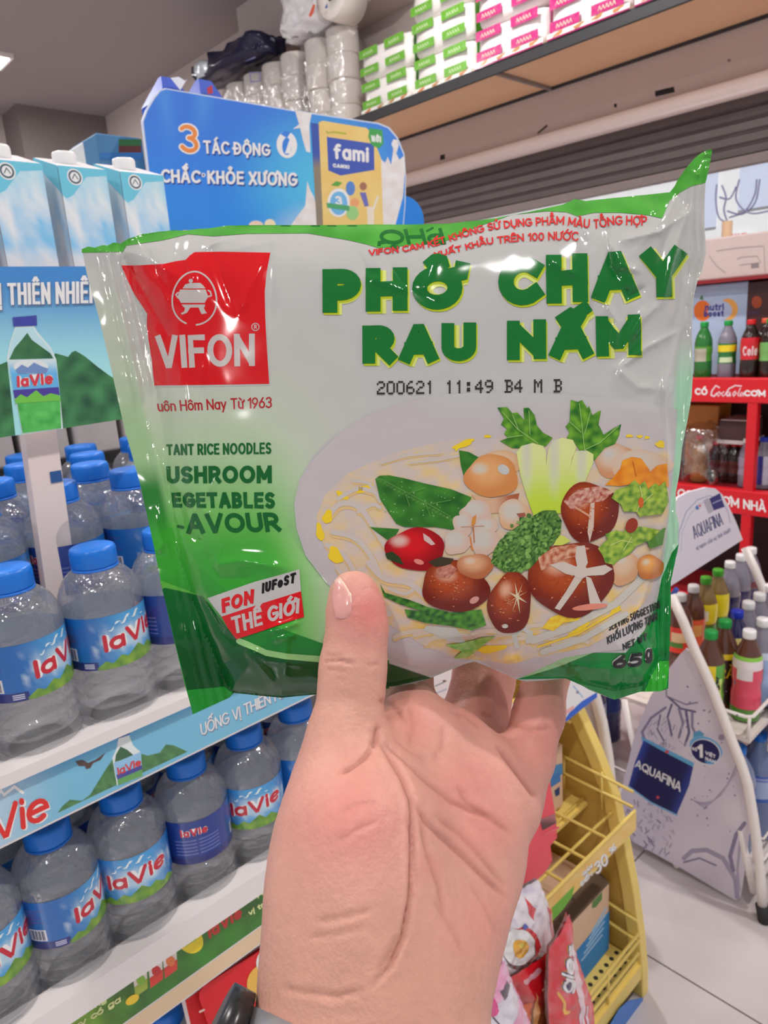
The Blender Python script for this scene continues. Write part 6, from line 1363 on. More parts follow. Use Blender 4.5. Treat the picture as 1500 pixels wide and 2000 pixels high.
stem = lambda u, v: mix(mix(C(218, 226, 150), C(176, 200, 60), sstep(880, 985, v)), C(236, 238, 206), .8*max(0, math.sin(u/8.5))*sstep(990, 900, v))
A.poly([(1008, 884), (1018, 872), (1040, 866), (1060, 872), (1066, 884), (1066, 910), (1070, 880), (1078, 862), (1098, 856), (1118, 860), (1125, 874), (1116, 900), (1112, 920), (1116, 896), (1124, 882), (1144, 880), (1158, 888), (1158, 904), (1140, 946), (1130, 975), (1116, 1000), (1042, 1010), (1028, 970), (1016, 930)], stem, 10)
car = lambda u, v: mix(C(228, 148, 34), C(204, 110, 20), .5+noise.noise(Vector((u/16, v/16, 9))))
A.poly([(1180, 948), (1196, 934), (1210, 916), (1214, 900), (1232, 893), (1250, 896), (1262, 912), (1268, 922), (1280, 910), (1300, 906), (1304, 950), (1270, 960), (1240, 945), (1210, 950)], car, 10); A.line([(1234, 902), (1240, 930)], 2, C(180, 90, 20), 11); A.poly([(1224, 940), (1244, 930), (1266, 940), (1268, 956), (1230, 956)], car, 11)
wf = C(232, 218, 208); wf2 = C(214, 184, 166)
for cx, cy, rx, ry in ((930, 1000, 30, 22), (905, 1024, 20, 22), (948, 1030, 24, 18), (892, 1060, 26, 24), (945, 1060, 30, 26)): blob(cx, cy, rx, ry, wf, wf2, seed=cx, wob=.1, ly=10+(cy-1000)/60)
A.poly([(922, 1012), (930, 1006), (928, 1024), (920, 1030)], C(196, 130, 60), 12); A.line([(924, 1030), (926, 1060)], 2.5, C(176, 110, 80), 12); A.line([(900, 1030), (945, 1028)], 1.6, C(190, 140, 110), 12); A.line([(918, 1050), (922, 1074)], 3, C(196, 120, 60), 12)
blob(1004, 1006, 32, 30, C(232, 216, 202), C(210, 166, 126), seed=4, ly=10); A.poly([(1008, 1004), (1024, 1002), (1026, 1008), (1016, 1014)], C(150, 84, 70), 12)
# tomato, mushrooms, broccoli, herbs
blob(812, 1074, 58, 42, C(196, 22, 30), C(140, 12, 22), C(240, 190, 180), seed=6, ly=11, hx=-.55, hy=-.4); A.poly([(826, 1042), (838, 1050), (850, 1064), (842, 1066), (828, 1056)], C(236, 190, 186), 13); A.disc(818, 1098, 10, 5, C(220, 130, 120), 13, rot=.3)
A.poly([(752, 1082), (766, 1078), (780, 1088), (788, 1104), (770, 1098), (756, 1092)], C(44, 60, 30), 13); A.poly([(836, 1098), (860, 1088), (886, 1092), (878, 1104), (850, 1108)], C(60, 52, 36), 13)
def cap_(cx, cy, rx, ry, rot, seed, ly=12): blob(cx, cy, rx, ry, C(168, 72, 34), C(104, 30, 20), C(222, 168, 138), rot=rot, seed=seed, ly=ly, sp=.35)
cap_(888, 1146, 66, 50, .15, 21); A.poly([(850, 1112), (880, 1102), (892, 1112), (876, 1130), (856, 1128)], lambda u, v: mix(C(206, 150, 130), C(150, 70, 56), .5+noise.noise(Vector((u/6, v/6, 0)))), 14); A.disc(926, 1172, 10, 6, C(210, 150, 140), 14, rot=-.5)
blob(928, 1106, 36, 24, C(210, 160, 122), C(168, 100, 64), C(232, 200, 178), seed=5, ly=13)
cap_(996, 1178, 42, 60, .15, 23, 13)
for a_ in (20, 75, 120, 160): c_, s_ = math.cos(math.radians(a_)), math.sin(math.radians(a_)); A.poly([(1010-c_*20, 1166-s_*30), (1012, 1164), (1010+c_*20, 1166+s_*34), (1008, 1168)], C(232, 206, 170), 15)
A.disc(986, 1222, 6, 4, C(240, 220, 210), 15)
cap_(1150, 1000, 56, 58, 0, 25, 11); A.poly([(1100, 980), (1130, 956), (1170, 950), (1196, 962), (1176, 980), (1140, 984), (1118, 1000)], lambda u, v: mix(C(222, 180, 160), C(150, 50, 36), .5+1.3*noise.noise(Vector((u/7, v/7, 0)))), 12); A.poly([(1152, 984), (1160, 982), (1158, 1030), (1150, 1060), (1146, 1040)], C(222, 196, 180), 13); A.line([(1152, 1010), (1120, 990)], 4, C(206, 150, 120), 13)
cap_(1114, 1130, 84, 72, -.1, 29, 14); A.poly([(1050, 1090), (1080, 1070), (1120, 1064), (1150, 1072), (1130, 1086), (1090, 1096), (1056, 1116)], lambda u, v: mix(C(216, 170, 140), C(160, 70, 40), .5+1.2*noise.noise(Vector((u/8, v/8, 3)))), 16)
star = C(228, 208, 196)
A.poly([(1124, 1068), (1140, 1066), (1146, 1100), (1138, 1116), (1126, 1110), (1122, 1090)], star, 17); A.poly([(1072, 1104), (1100, 1098), (1130, 1110), (1124, 1126), (1104, 1122)], star, 17); A.poly([(1138, 1112), (1180, 1104), (1194, 1112), (1176, 1124), (1142, 1126)], star, 17); A.poly([(1124, 1122), (1138, 1128), (1116, 1160), (1092, 1192), (1082, 1188), (1104, 1156)], star, 17); A.poly([(1142, 1126), (1152, 1130), (1172, 1180), (1164, 1188), (1150, 1180)], star, 17); A.disc(1132, 1118, 14, 13, star, 18)
A.disc(1150, 1186, 34, 6, C(214, 130, 110), 17, rot=-.1)
bro = lambda u, v: mix(C(26, 66, 30), C(116, 158, 74), max(0, min(1, .38+1.5*noise.noise(Vector((u/4.2, v/4.2, 7))))))
A.poly([(958, 1100), (964, 1076), (974, 1058), (1000, 1036), (1030, 1014), (1060, 998), (1084, 998), (1096, 1018), (1094, 1044), (1078, 1064), (1056, 1088), (1034, 1112), (1012, 1118), (984, 1118)], bro, 14, 3)
for i in range(150):
    a_, r_ = rn.uniform(0, 6.28), rn.random()**.6; u = 1026+62*r_*math.cos(a_)-10*r_*math.sin(a_); v = 1060+56*r_*math.sin(a_)-26*r_*math.cos(a_)*.9
    if u < 962 or u > 1094 or v > 1116 or v < 998: continue
    k = rn.random(); A.disc(u, v, rn.uniform(2.5, 4.5), None, mix(C(34, 84, 36), C(126, 170, 88), k), 15, n=7)
A.poly([(1090, 1044), (1104, 1050), (1114, 1058), (1096, 1066), (1080, 1066)], C(190, 200, 90), 13)
pl2 = lambda u, v: mix(C(70, 120, 36), C(168, 190, 70), max(0, min(1, .5+.9*noise.noise(Vector((u/9, v/9, 4))))))
A.poly([(1200, 958), (1224, 950), (1236, 938), (1246, 948), (1256, 940), (1262, 956), (1276, 944), (1284, 950), (1296, 940), (1302, 980), (1290, 1004), (1270, 1006), (1246, 1010), (1240, 1000), (1216, 1000), (1210, 986), (1192, 974)], pl2, 15)
A.poly([(1166, 1072), (1184, 1054), (1180, 1044), (1200, 1036), (1214, 1040), (1226, 1028), (1256, 1030), (1286, 1036), (1264, 1056), (1240, 1066), (1226, 1084), (1206, 1094), (1196, 1104), (1180, 1100), (1176, 1088)], pl2, 16); A.poly([(1256, 1050), (1282, 1040), (1296, 1030), (1290, 1064), (1266, 1072)], C(86, 130, 60), 15)
for pts in ([(1240, 1000), (1250, 970), (1246, 950)], [(1244, 990), (1270, 966)], [(1232, 1060), (1210, 1056), (1190, 1066)], [(1230, 1050), (1214, 1076)]): A.line(pts, 1.6, C(196, 206, 120), 17)
A.disc(1230, 1027, 11, 15, C(140, 44, 26), 18, rot=.4); A.disc(1248, 982, 5, 10, C(196, 90, 30), 17)
blob(1216, 1110, 28, 34, C(222, 190, 160), C(200, 150, 110), C(236, 214, 196), seed=12, ly=13, rot=.3); blob(1266, 1108, 26, 24, C(214, 150, 80), C(180, 104, 50), C(240, 210, 180), seed=13, ly=14)
herb = lambda u, v: mix(C(30, 76, 34), C(86, 150, 50), max(0, min(1, .4+noise.noise(Vector((u/10, v/8, 1)))+sstep(860, 950, u)*.4)))
A.poly([(742, 1140), (752, 1158), (800, 1172), (836, 1186), (880, 1196), (940, 1190), (950, 1220), (920, 1230), (880, 1222), (830, 1216), (796, 1206), (790, 1190), (824, 1194), (780, 1180), (750, 1166)], herb, 12); A.poly([(868, 1258), (900, 1254), (940, 1242), (968, 1240), (940, 1262), (910, 1282), (884, 1284), (900, 1270)], lambda u, v: mix(C(96, 156, 52), C(170, 200, 110), .4+noise.noise(Vector((u/12, v/6, 1)))), 12)
vein = C(150, 190, 110)
for pts in ([(980, 806), (1010, 840), (1050, 868)], [(1000, 812), (1012, 842)], [(1032, 804), (1034, 850)], [(990, 856), (1020, 852)], [(1130, 790), (1136, 840), (1140, 880)], [(1152, 806), (1140, 850)], [(1206, 834), (1170, 866), (1140, 880)], [(1112, 826), (1134, 846)]): A.line(pts, 1.3, vein, 17)
for pts in ([(742, 936), (800, 966), (880, 1010)], [(790, 960), (800, 990)], [(830, 982), (840, 1010)], [(800, 964), (830, 954)], [(840, 986), (880, 978)]): A.line(pts, 1.1, C(96, 146, 76), 17)
for i in range(40):
    u, v = rn.uniform(740, 900), rn.uniform(940, 1020); A.disc(u, v, rn.uniform(.6, 1.6), None, C(150, 190, 130), 10, n=6)
for cx, cy, rx, ry in ((888, 1146, 60, 44), (996, 1178, 36, 52), (1150, 1000, 50, 50), (1114, 1130, 76, 64)):
    for i in range(26):
        a_, r_ = rn.uniform(0, 6.28), rn.random(); u, v = cx+rx*r_*math.cos(a_), cy+ry*r_*math.sin(a_); A.disc(u, v, rn.uniform(.8, 3), rn.uniform(.6, 1.6), C(196, 120, 84), 16, rot=rn.uniform(-.6, .6), n=7)
# red brand block
RED = C(202, 22, 30)
LB = [(237, 519), (280, 518), (320, 516), (342, 511), (363, 508), (370, 500), (380, 493), (430, 492), (480, 493), (528, 494), (521, 530), (517, 570), (518, 620), (522, 690), (526, 750), (400, 752), (302, 753), (297, 703), (290, 660), (287, 633), (288, 613), (276, 594), (263, 575), (250, 550)]
cen = np.mean(LB, 0); A.poly([(p[0]+(p[0]-cen[0])*.016, p[1]+(p[1]-cen[1])*.018) for p in LB], C(232, 224, 222), 1); A.poly(LB, RED, 2)
egg = [(380+43*math.cos(t)*(1-.12*math.sin(-t)), 583+52*math.sin(t)) for t in np.linspace(.1, 2*math.pi-.55+.1, 40)]
egg = [(380+43*math.cos(t)*(1+.1*math.sin(t)), 583+52*math.sin(t)) for t in np.radians(np.linspace(-250, 85, 44))]
A.line(egg, 3.2, C(230, 216, 212), 3)
wl = C(222, 212, 208)
A.poly([(357, 564), (362, 556), (372, 553), (391, 553), (396, 557), (402, 564)], wl, 3); A.disc(373, 549, 4, 4, wl, 3); A.poly([(352, 566), (402, 566), (407, 580), (400, 592), (354, 592), (347, 580)], wl, 3); A.poly([(355, 595), (401, 595), (400, 601), (360, 601)], wl, 3)
A.poly([(362, 601), (372, 601), (366, 611), (356, 615), (354, 612), (360, 609)], wl, 3); A.poly([(388, 601), (398, 601), (402, 609), (405, 612), (394, 614)], wl, 3); A.line([(348, 582), (344, 576), (348, 572)], 3, wl, 3); A.line([(406, 580), (413, 578), (411, 570), (407, 568)], 3, wl, 3)
A.text('VIFON', [(304, 655), (498, 652), (498, 715), (310, 720)], 11.5, wl, 3)
A.disc(499, 639, 8, col=wl, layer=3); A.disc(499, 639, 6.2, col=RED, layer=4); A.text('R', [(496.5, 635), (502, 635), (502, 643), (496.5, 643)], 1.6, wl, 5)
dr = C(166, 34, 40); dg = C(18, 92, 42)
A.text('uôn Hôm Nay Từ 1963', [(306, 783), (531, 775), (531, 797), (309, 804)], 3.0, dr, 1)
A.text('TANT RICE NOODLES', [(325, 868), (530, 864), (530, 887), (326, 889)], 4.0, dg, 2)
A.text('USHROOM', [(325, 911), (531, 909), (531, 944), (326, 944)], 8.2, dg, 2)
A.text('EGETABLES', [(334, 962), (537, 961), (537, 994), (338, 991)], 7.6, dg, 2)
A.text('AVOUR', [(363, 1003), (543, 1001), (550, 1038), (365, 1043)], 8.6, dg, 2); A.line([(349, 1028), (357, 1030)], 6, dg, 2)
A.poly([(407, 1168), (500, 1136), (585, 1112), (588, 1155), (520, 1176), (434, 1204), (420, 1186)], C(228, 222, 220), 5); A.poly([(434, 1204), (520, 1176), (588, 1155), (594, 1205), (520, 1230), (463, 1248), (446, 1226)], RED, 5)
A.text('FON', [(430, 1171), (494, 1151), (496, 1178), (436, 1198)], 7, RED, 6, slant=.15); A.text('IUFoST', [(511, 1140), (577, 1118), (577, 1138), (512, 1160)], 5, BLACK, 6, slant=.15)
A.text('THẾ GIỚI', [(448, 1206), (582, 1169), (584, 1197), (458, 1239)], 6.2, C(230, 214, 212), 6, slant=.15)
# headline
def head(t, q, w_):
    A.text(t, q, w_+6, C(214, 222, 120), 2, off=(3, 4)); A.text(t, q, w_+1, C(176, 190, 40), 3, off=(2.5, 4)); A.text(t, q, w_, C(22, 108, 46), 5)
head('PHỞ', [(630, 527), (903, 520), (903, 604), (630, 612)], 29); head('CHAY', [(973, 505), (1335, 484), (1338, 578), (973, 600)], 30)
head('RAU', [(708, 637), (930, 630), (930, 705), (708, 711)], 25); head('NẤM', [(990, 628), (1250, 614), (1252, 694), (990, 704)], 25)
FONT = {'2': ['01110', '10001', '00001', '00110', '01000', '10000', '11111'], '0': ['01110', '10001', '10001', '10001', '10001', '10001', '01110'], '6': ['00110', '01000', '10000', '11110', '10001', '10001', '01110'], '1': ['00100', '01100', '00100', '00100', '00100', '00100', '00100'], ':': ['00000', '01100', '01100', '00000', '01100', '01100', '00000'], '4': ['00010', '00110', '01010', '10010', '11111', '00010', '00010'], '9': ['01110', '10001', '10001', '01111', '00001', '00010', '01100'], 'B': ['11110', '01001', '01001', '01110', '01001', '01001', '11110'], 'M': ['10001', '11011', '10101', '10101', '10001', '10001', '10001']}
s_ = '200621 11:49 B4 M B'; cw = (1097-736)/(len(s_)*6-1)
for i, ch in enumerate(s_):
    if ch == ' ': continue
    for r_ in range(7):
        for c_ in range(5):
            if FONT[ch][r_][c_] == '1':
                u = 736+(i*6+c_)*cw+.5*cw; v = 747+r_*3.7-(u-736)*.012; A.rect(u-1.7, v-1.7, u+1.7, v+1.7, C(44, 42, 42), 5)
# green top edge and the small red slogan
TOP = [(160, 487), (172, 482), (186, 484), (200, 479), (210, 480), (222, 474), (236, 476), (250, 467), (265, 462), (280, 457), (310, 453), (340, 450), (362, 451), (383, 448), (412, 446), (443, 441), (500, 440), (580, 440), (650, 440), (730, 439), (800, 439), (877, 437), (925, 432), (967, 427), (1030, 415), (1100, 400), (1115, 393), (1122, 389), (1132, 391), (1144, 393), (1190, 388), (1240, 383), (1280, 379), (1308, 376), (1318, 363), (1323, 352), (1334, 336), (1347, 320), (1358, 308), (1368, 300), (1380, 293), (1389, 291), (1391, 294), (1387, 315), (1384, 331), (1378, 357),
       (1350, 364), (1328, 376), (1308, 392), (1293, 427), (1267, 421), (1213, 416), (1160, 416), (1128, 423), (1107, 415), (1067, 413), (1000, 420), (933, 443), (867, 473), (787, 481), (740, 485), (713, 477), (683, 470), (600, 456), (483, 457), (417, 462), (367, 458), (317, 470), (247, 480), (240, 492), (160, 494)]
A.poly(TOP, lambda u, v: mix(C(62, 148, 48), C(86, 170, 66), .5+noise.noise(Vector((u/60, v/30, 0)))), 2)
A.text('PHỞ', [(872, 478), (745, 478), (738, 450), (862, 446)], 7, C(24, 104, 42), 3); A.line([(845, 446), (834, 452)], 4, C(24, 104, 42), 3)
for x in (618, 650, 690, 560): A.line([(x-10, 441.5), (x+6, 442)], 2.4, C(30, 104, 42), 3)
def along(path, h0, h1):
    P = np.array(path, float); sg_ = np.linalg.norm(np.diff(P, axis=0), axis=1); cum = np.concatenate([[0], np.cumsum(sg_)])/sg_.sum()
    def f(a_, b_):
        x = np.interp(a_, cum, P[:, 0]); y = np.interp(a_, cum, P[:, 1]); x2 = np.interp(min(a_+.02, 1.0001), cum, P[:, 0]); y2 = np.interp(min(a_+.02, 1.0001), cum, P[:, 1]); x1 = np.interp(a_-.02, cum, P[:, 0]); y1 = np.interp(a_-.02, cum, P[:, 1])
        t = np.array([x2-x1, y2-y1]); t /= np.linalg.norm(t)+1e-9; n = np.array([t[1], -t[0]]); return np.array([x, y])+n*b_*(h0+(h1-h0)*a_)
    return f
A.text('VIFON CAM KẾT KHÔNG SỬ DỤNG PHẨM MÀU TỔNG HỢP', None, 2.9, C(206, 50, 50), 5, fn=along([(722, 499), (790, 492), (850, 481), (905, 464), (950, 451), (1010, 443), (1095, 438), (1135, 444), (1165, 446), (1200, 439), (1262, 440)], 9, 16))
A.text('XUẤT KHẨU TRÊN 100 NƯỚC', None, 2.9, C(206, 50, 50), 5, fn=along([(850, 503), (900, 491), (950, 478), (1020, 471), (1080, 469), (1128, 470)], 8, 15))
A.text('SERVING SUGGESTION', [(1186, 1219), (1288, 1172), (1289, 1187), (1188, 1233)], 2.4, C(40, 40, 40), 6); A.text('KHỐI LƯỢNG TỊNH', [(1184, 1244), (1282, 1194), (1283, 1210), (1186, 1258)], 2.6, C(50, 50, 50), 6); A.text('NET WT', [(1214, 1258), (1262, 1236), (1263, 1250), (1216, 1270)], 2.6, C(40, 40, 40), 6)
for w_, cc, l_ in ((13, C(226, 222, 220), 5), (6.5, BLACK, 7)): A.text('65', [(1194, 1281), (1250, 1274), (1251, 1301), (1194, 1306)], w_, cc, l_, rnd=True, slant=.12); A.text('g', [(1258, 1262), (1272, 1258), (1272, 1288), (1258, 1290)], w_*.8, cc, l_, rnd=True)
bag = thing('noodle_packet', 'glossy green and white instant noodle packet with red brand block held up in the hand', 'food packet', gsample(PF, 760, 900))
m_bag = printmat('packet_film', .085, .05, Specular_IOR_Level=.42)
nb_ = m_bag.node_tree.nodes['Principled BSDF']; nb_.inputs['Coat Roughness'].default_value = .07
fo = A.build('front_film', bagfn, m_bag, bag, eps=.00006, step=4, smooth=True, diag=True)
fo.data.normals_split_custom_set_from_vertices([tuple(gsample(NF, u, v)) for u, v in A.uv])
ca = fo.data.color_attributes['Col']; cb4 = np.empty(len(ca.data)*4, np.float32); ca.data.foreach_get('color', cb4); cb4 = cb4.reshape(-1, 4)
cb4[:, :3] *= (.92-.40*cb4[:, :3].min(1))[:, None]       # print colours scaled down, the palest most
ca.data.foreach_set('color', cb4.ravel())
BK = Art(); BK.poly(OUT, lambda u, v: mix(GW, C(60, 150, 60), sstep(900, 1100, v)), 0)
BK.build('back_film', lambda u, v, l: gsample(PB, u, v), m_bag, bag, step=12, smooth=True)

# ------------------------------------------------------------------ the hand that holds the packet
SKIN = []
def hp_(u, v, d): return np.array([(u-750)/F*d, (v-1000)/F*d, d])     # camera-frame metres, measured off the photograph
class Field:
    def __init__(s): s.groups = []
    def group(s, k): s.groups.append((k, [])); return s
    def cone(s, a, b, ra, rb): s.groups[-1][1].append((np.array(a), np.array(b), ra*.001, rb*.001)); return s
    def chain(s, pts):
        for (u, v, d, r), (u2, v2, d2, r2) in zip(pts[:-1], pts[1:]): s.cone(hp_(u, v, d), hp_(u2, v2, d2), r, r2)
        return s
    def ev(s, P, kk=.006):
        tot = None
        for k, prims in s.groups:
            g_ = None
            for a, b, ra, rb in prims:
                ab = b-a; t = np.clip(((P-a)@ab)/(ab@ab+1e-12), 0, 1)
                d = np.sqrt(np.maximum(np.sum((P-a)**2, -1)-2*t*((P-a)@ab)+t*t*(ab@ab), 0))-(ra+(rb-ra)*t)
                if g_ is None: g_ = d
                else: h = np.maximum(k-np.abs(g_-d), 0)/k; g_ = np.minimum(g_, d)-h*h*k*.25
            if tot is None: tot = g_
            else: h = np.maximum(kk-np.abs(tot-g_), 0)/kk; tot = np.minimum(tot, g_)-h*h*kk*.25
        return tot
fd = Field()
fd.group(.020)        # palm, thenar and hypothenar pads, wrist and forearm
fd.chain([(800, 1420, .252, 11), (745, 1560, .232, 14), (690, 1720, .215, 17)])
fd.chain([(868, 1455, .257, 11), (800, 1600, .238, 13), (740, 1780, .216, 16)])
fd.chain([(935, 1505, .257, 11), (865, 1640, .238, 13), (800, 1800, .218, 16)])
fd.chain([(974, 1570, .250, 10.2), (898, 1690, .235, 13.0), (820, 1830, .217, 15.5)])
fd.chain([(676, 1520, .222, 12.6), (692, 1620, .209, 16.0), (700, 1740, .201, 17.0)])
fd.chain([(700, 1740, .202, 17.0), (696, 1860, .196, 17.5), (686, 2010, .189, 17.8), (640, 2300, .172, 22), (600, 3000, .150, 30)])
fd.chain([(820, 1830, .212, 15.5), (784, 1900, .203, 16.5), (752, 2010, .194, 17.5), (790, 2300, .176, 22), (800, 3000, .152, 30)])
fd.group(.004)        # thumb
fd.chain([(672, 1545, .219, 14.6), (676, 1440, .2245, 11.8), (688, 1330, .2300, 10.0), (691, 1290, .2318, 9.7), (698, 1225, .2335, 9.3), (694, 1185, .2345, 8.6), (690, 1160, .2353, 7.4)])
fd.group(.003)        # index
fd.chain([(795, 1440, .254, 10.5), (794, 1368, .266, 10.2), (800, 1290, .283, 9.2), (815, 1190, .290, 8.4), (835, 1110, .289, 7.2)])
fd.group(.003)        # middle
fd.chain([(875, 1475, .262, 10.5), (912, 1400, .282, 9.9), (932, 1310, .296, 9.2), (950, 1190, .302, 8.4), (965, 1090, .300, 7.2)])
fd.group(.003)        # ring
fd.chain([(940, 1515, .262, 10), (950, 1430, .288, 9.4), (962, 1330, .303, 8.8), (985, 1210, .308, 8.0), (1000, 1110, .304, 7)])
fd.group(.003)        # little finger
fd.chain([(995, 1575, .250, 10.5), (1028, 1480, .262, 9.8), (1052, 1395, .271, 9.3), (1068, 1310, .279, 8.6), (1082, 1220, .283, 7.6), (1092, 1150, .282, 6.6)])
HS = .00145
lo = np.array([-.075, .010, .120]); hi = np.array([.082, .275, .325]); nn_ = np.ceil((hi-lo)/HS).astype(int)
ax_ = [lo[i]+HS*np.arange(nn_[i]) for i in range(3)]
FV = np.empty(tuple(nn_), np.float32)
for i in range(0, nn_[0], 12):
    X_, Y_, Z_ = np.meshgrid(ax_[0][i:i+12], ax_[1], ax_[2], indexing='ij'); FV[i:i+12] = fd.ev(np.stack([X_, Y_, Z_], -1))
def surface_nets(Fv):
    sg_ = Fv < 0; c0 = sg_[:-1, :-1, :-1]; allc = [sg_[a:sg_.shape[0]-1+a, b:sg_.shape[1]-1+b, c:sg_.shape[2]-1+c] for a in (0, 1) for b in (0, 1) for c in (0, 1)]
    anyc = np.zeros_like(c0); al = np.ones_like(c0)
    for q in allc: anyc = anyc | q; al = al & q
    ids = np.argwhere(anyc & ~al); idx = -np.ones(c0.shape, int); idx[tuple(ids.T)] = np.arange(len(ids))
    acc = np.zeros((len(ids), 3)); cnt = np.zeros(len(ids)); cr_ = [(a, b, c) for a in (0, 1) for b in (0, 1) for c in (0, 1)]
    for p in cr_:
        for ax in range(3):
            if p[ax]: continue
            q = list(p); q[ax] = 1
            fa = Fv[tuple((ids+p).T)]; fb = Fv[tuple((ids+q).T)]; m = (fa < 0) != (fb < 0)
            t = np.where(m, fa/(np.where(m, fa-fb, 1)), 0); pos = ids+np.array(p, float); pos[:, ax] += t; acc[m] += pos[m]; cnt[m] += 1
    V = acc/cnt[:, None]; Q = []
    for ax in range(3):
        sl0 = [slice(None)]*3; sl1 = [slice(None)]*3; sl0[ax] = slice(0, -1); sl1[ax] = slice(1, None)
        e = np.argwhere(sg_[tuple(sl0)] != sg_[tuple(sl1)]); o1, o2 = [k for k in range(3) if k != ax]
        e = e[(e[:, o1] > 0) & (e[:, o2] > 0) & (e[:, o1] < c0.shape[o1]) & (e[:, o2] < c0.shape[o2])]
        if len(e) == 0: continue
        def cell(d1, d2): c = e.copy(); c[:, o1] -= d1; c[:, o2] -= d2; return idx[tuple(c.T)]
        q = np.stack([cell(1, 1), cell(0, 1), cell(0, 0), cell(1, 0)], 1); fl = sg_[tuple(e.T)]
        if ax == 1: fl = ~fl
        q[fl] = q[fl][:, ::-1]; q = q[(q >= 0).all(1)]; Q.append(q)
    return V, np.concatenate(Q)
Vh, Qh = surface_nets(FV); Vh = lo+Vh*HS
def grad(P, e=.0004):
    g_ = np.stack([fd.ev(P+np.eye(3)[i]*e)-fd.ev(P-np.eye(3)[i]*e) for i in range(3)], -1); return g_/(np.linalg.norm(g_, axis=-1, keepdims=True)+1e-12)
for _ in range(2): Vh = Vh-grad(Vh)*np.clip(fd.ev(Vh), -.001, .001)[:, None]
# one subdivision for creases
def subdivide(V, Q):
    E = np.sort(np.concatenate([Q[:, [0, 1]], Q[:, [1, 2]], Q[:, [2, 3]], Q[:, [3, 0]]]), 1); U, inv = np.unique(E, axis=0, return_inverse=True); inv = inv.reshape(-1)
    n = len(V); m = len(Q); em = (V[U[:, 0]]+V[U[:, 1]])/2; fc_ = V[Q].mean(1); e = [n+inv[k*m:(k+1)*m] for k in range(4)]; f = n+len(U)+np.arange(m)
    return np.concatenate([V, em, fc_]), np.concatenate([np.stack([Q[:, 0], e[0], f, e[3]], 1), np.stack([Q[:, 1], e[1], f, e[0]], 1), np.stack([Q[:, 2], e[2], f, e[1]], 1), np.stack([Q[:, 3], e[3], f, e[2]], 1)])
Vh, Qh = subdivide(Vh, Qh)
for _ in range(2): Vh = Vh-grad(Vh)*np.clip(fd.ev(Vh), -.001, .001)[:, None]
Nh = grad(Vh)
if np.mean(np.sum(Nh*(Vh-np.array([0, .12, .23])), -1)) < 0: Nh = -Nh
U_ = Vh[:, 0]/Vh[:, 2]*F+750; W_ = Vh[:, 1]/Vh[:, 2]*F+1000
front = np.sum(Nh*Vh, -1) < 0
def zc(x, y): return (420+x/2.027, 1100+y/2.027)
CREASE = [([(640, 690), (690, 770), (740, 850), (775, 940), (782, 1030), (778, 1180), (774, 1320), (745, 1480), (690, 1600), (610, 1680)], .9, 5.5), ([(660, 700), (720, 760), (790, 820), (850, 880), (930, 950), (1010, 985), (1100, 1010)], .55, 5), ([(780, 940), (830, 1020), (900, 1090), (990, 1170), (1080, 1260), (1150, 1330)], .65, 6), ([(800, 1000), (840, 1140), (890, 1290), (905, 1400)], .45, 6), ([(860, 1000), (960, 1070), (1060, 1180), (1150, 1290)], .45, 7), ([(625, 735), (590, 775), (540, 810), (495, 835)], .8, 5), ([(625, 735), (640, 690), (650, 640)], .7, 7), ([(950, 880), (1000, 960), (1080, 1010), (1180, 1080)], .5, 7), ([(1110, 720), (1180, 810), (1250, 900), (1272, 930)], .7, 6),
          ([(428, 392), (465, 385), (500, 384), (560, 400)], .45, 3.5), ([(432, 362), (470, 366), (510, 362)], .3, 3), ([(440, 420), (520, 428)], .25, 3), ([(600, 405), (655, 398)], .3, 4), ([(640, 545), (700, 560), (760, 640)], .35, 6), ([(940, 590), (1000, 610), (1060, 660)], .3, 5), ([(1100, 610), (1050, 600)], .3, 5), ([(1160, 640), (1250, 660), (1340, 650)], .35, 5), ([(590, 1690), (480, 1715), (380, 1700), (250, 1680)], .3, 7), ([(720, 1470), (690, 1540), (640, 1620)], .4, 7), ([(500, 1000), (560, 960), (640, 950)], .2, 6), ([(480, 1110), (560, 1060), (650, 1020)], .2, 6), ([(400, 1420), (520, 1400), (620, 1370)], .25, 7), ([(360, 1480), (480, 1470), (590, 1440)], .2, 6), ([(850, 1320), (930, 1450), (980, 1560)], .25, 7), ([(1000, 1250), (1080, 1400), (1110, 1480)], .25, 7), ([(760, 1010), (790, 1150), (800, 1300)], .3, 6), ([(700, 690), (760, 740), (840, 790)], .3, 6), ([(860, 790), (900, 720), (905, 640)], .3, 9), ([(760, 560), (780, 640), (770, 740)], .3, 8)]
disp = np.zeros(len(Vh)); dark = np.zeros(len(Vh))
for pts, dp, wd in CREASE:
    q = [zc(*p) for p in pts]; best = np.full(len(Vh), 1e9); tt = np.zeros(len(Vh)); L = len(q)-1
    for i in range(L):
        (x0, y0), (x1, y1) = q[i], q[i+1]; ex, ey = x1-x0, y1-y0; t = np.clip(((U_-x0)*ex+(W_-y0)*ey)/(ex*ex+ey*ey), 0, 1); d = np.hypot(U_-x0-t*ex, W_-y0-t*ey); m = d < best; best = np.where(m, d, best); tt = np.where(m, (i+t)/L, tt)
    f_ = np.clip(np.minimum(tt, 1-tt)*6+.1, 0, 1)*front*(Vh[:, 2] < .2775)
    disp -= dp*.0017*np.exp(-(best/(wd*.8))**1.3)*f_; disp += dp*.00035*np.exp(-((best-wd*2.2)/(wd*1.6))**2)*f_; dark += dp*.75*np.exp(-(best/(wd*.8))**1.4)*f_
# soft pads
for (x, y, r, hgt) in ((520, 1050, 190, 1.2), (1000, 900, 150, .9), (1080, 1090, 120, .6), (1060, 1450, 200, .7), (800, 720, 80, .5)):
    u, v = zc(x, y); disp += hgt*.001*np.exp(-((U_-u)**2+(W_-v)**2)/(r/2.027)**2)*front
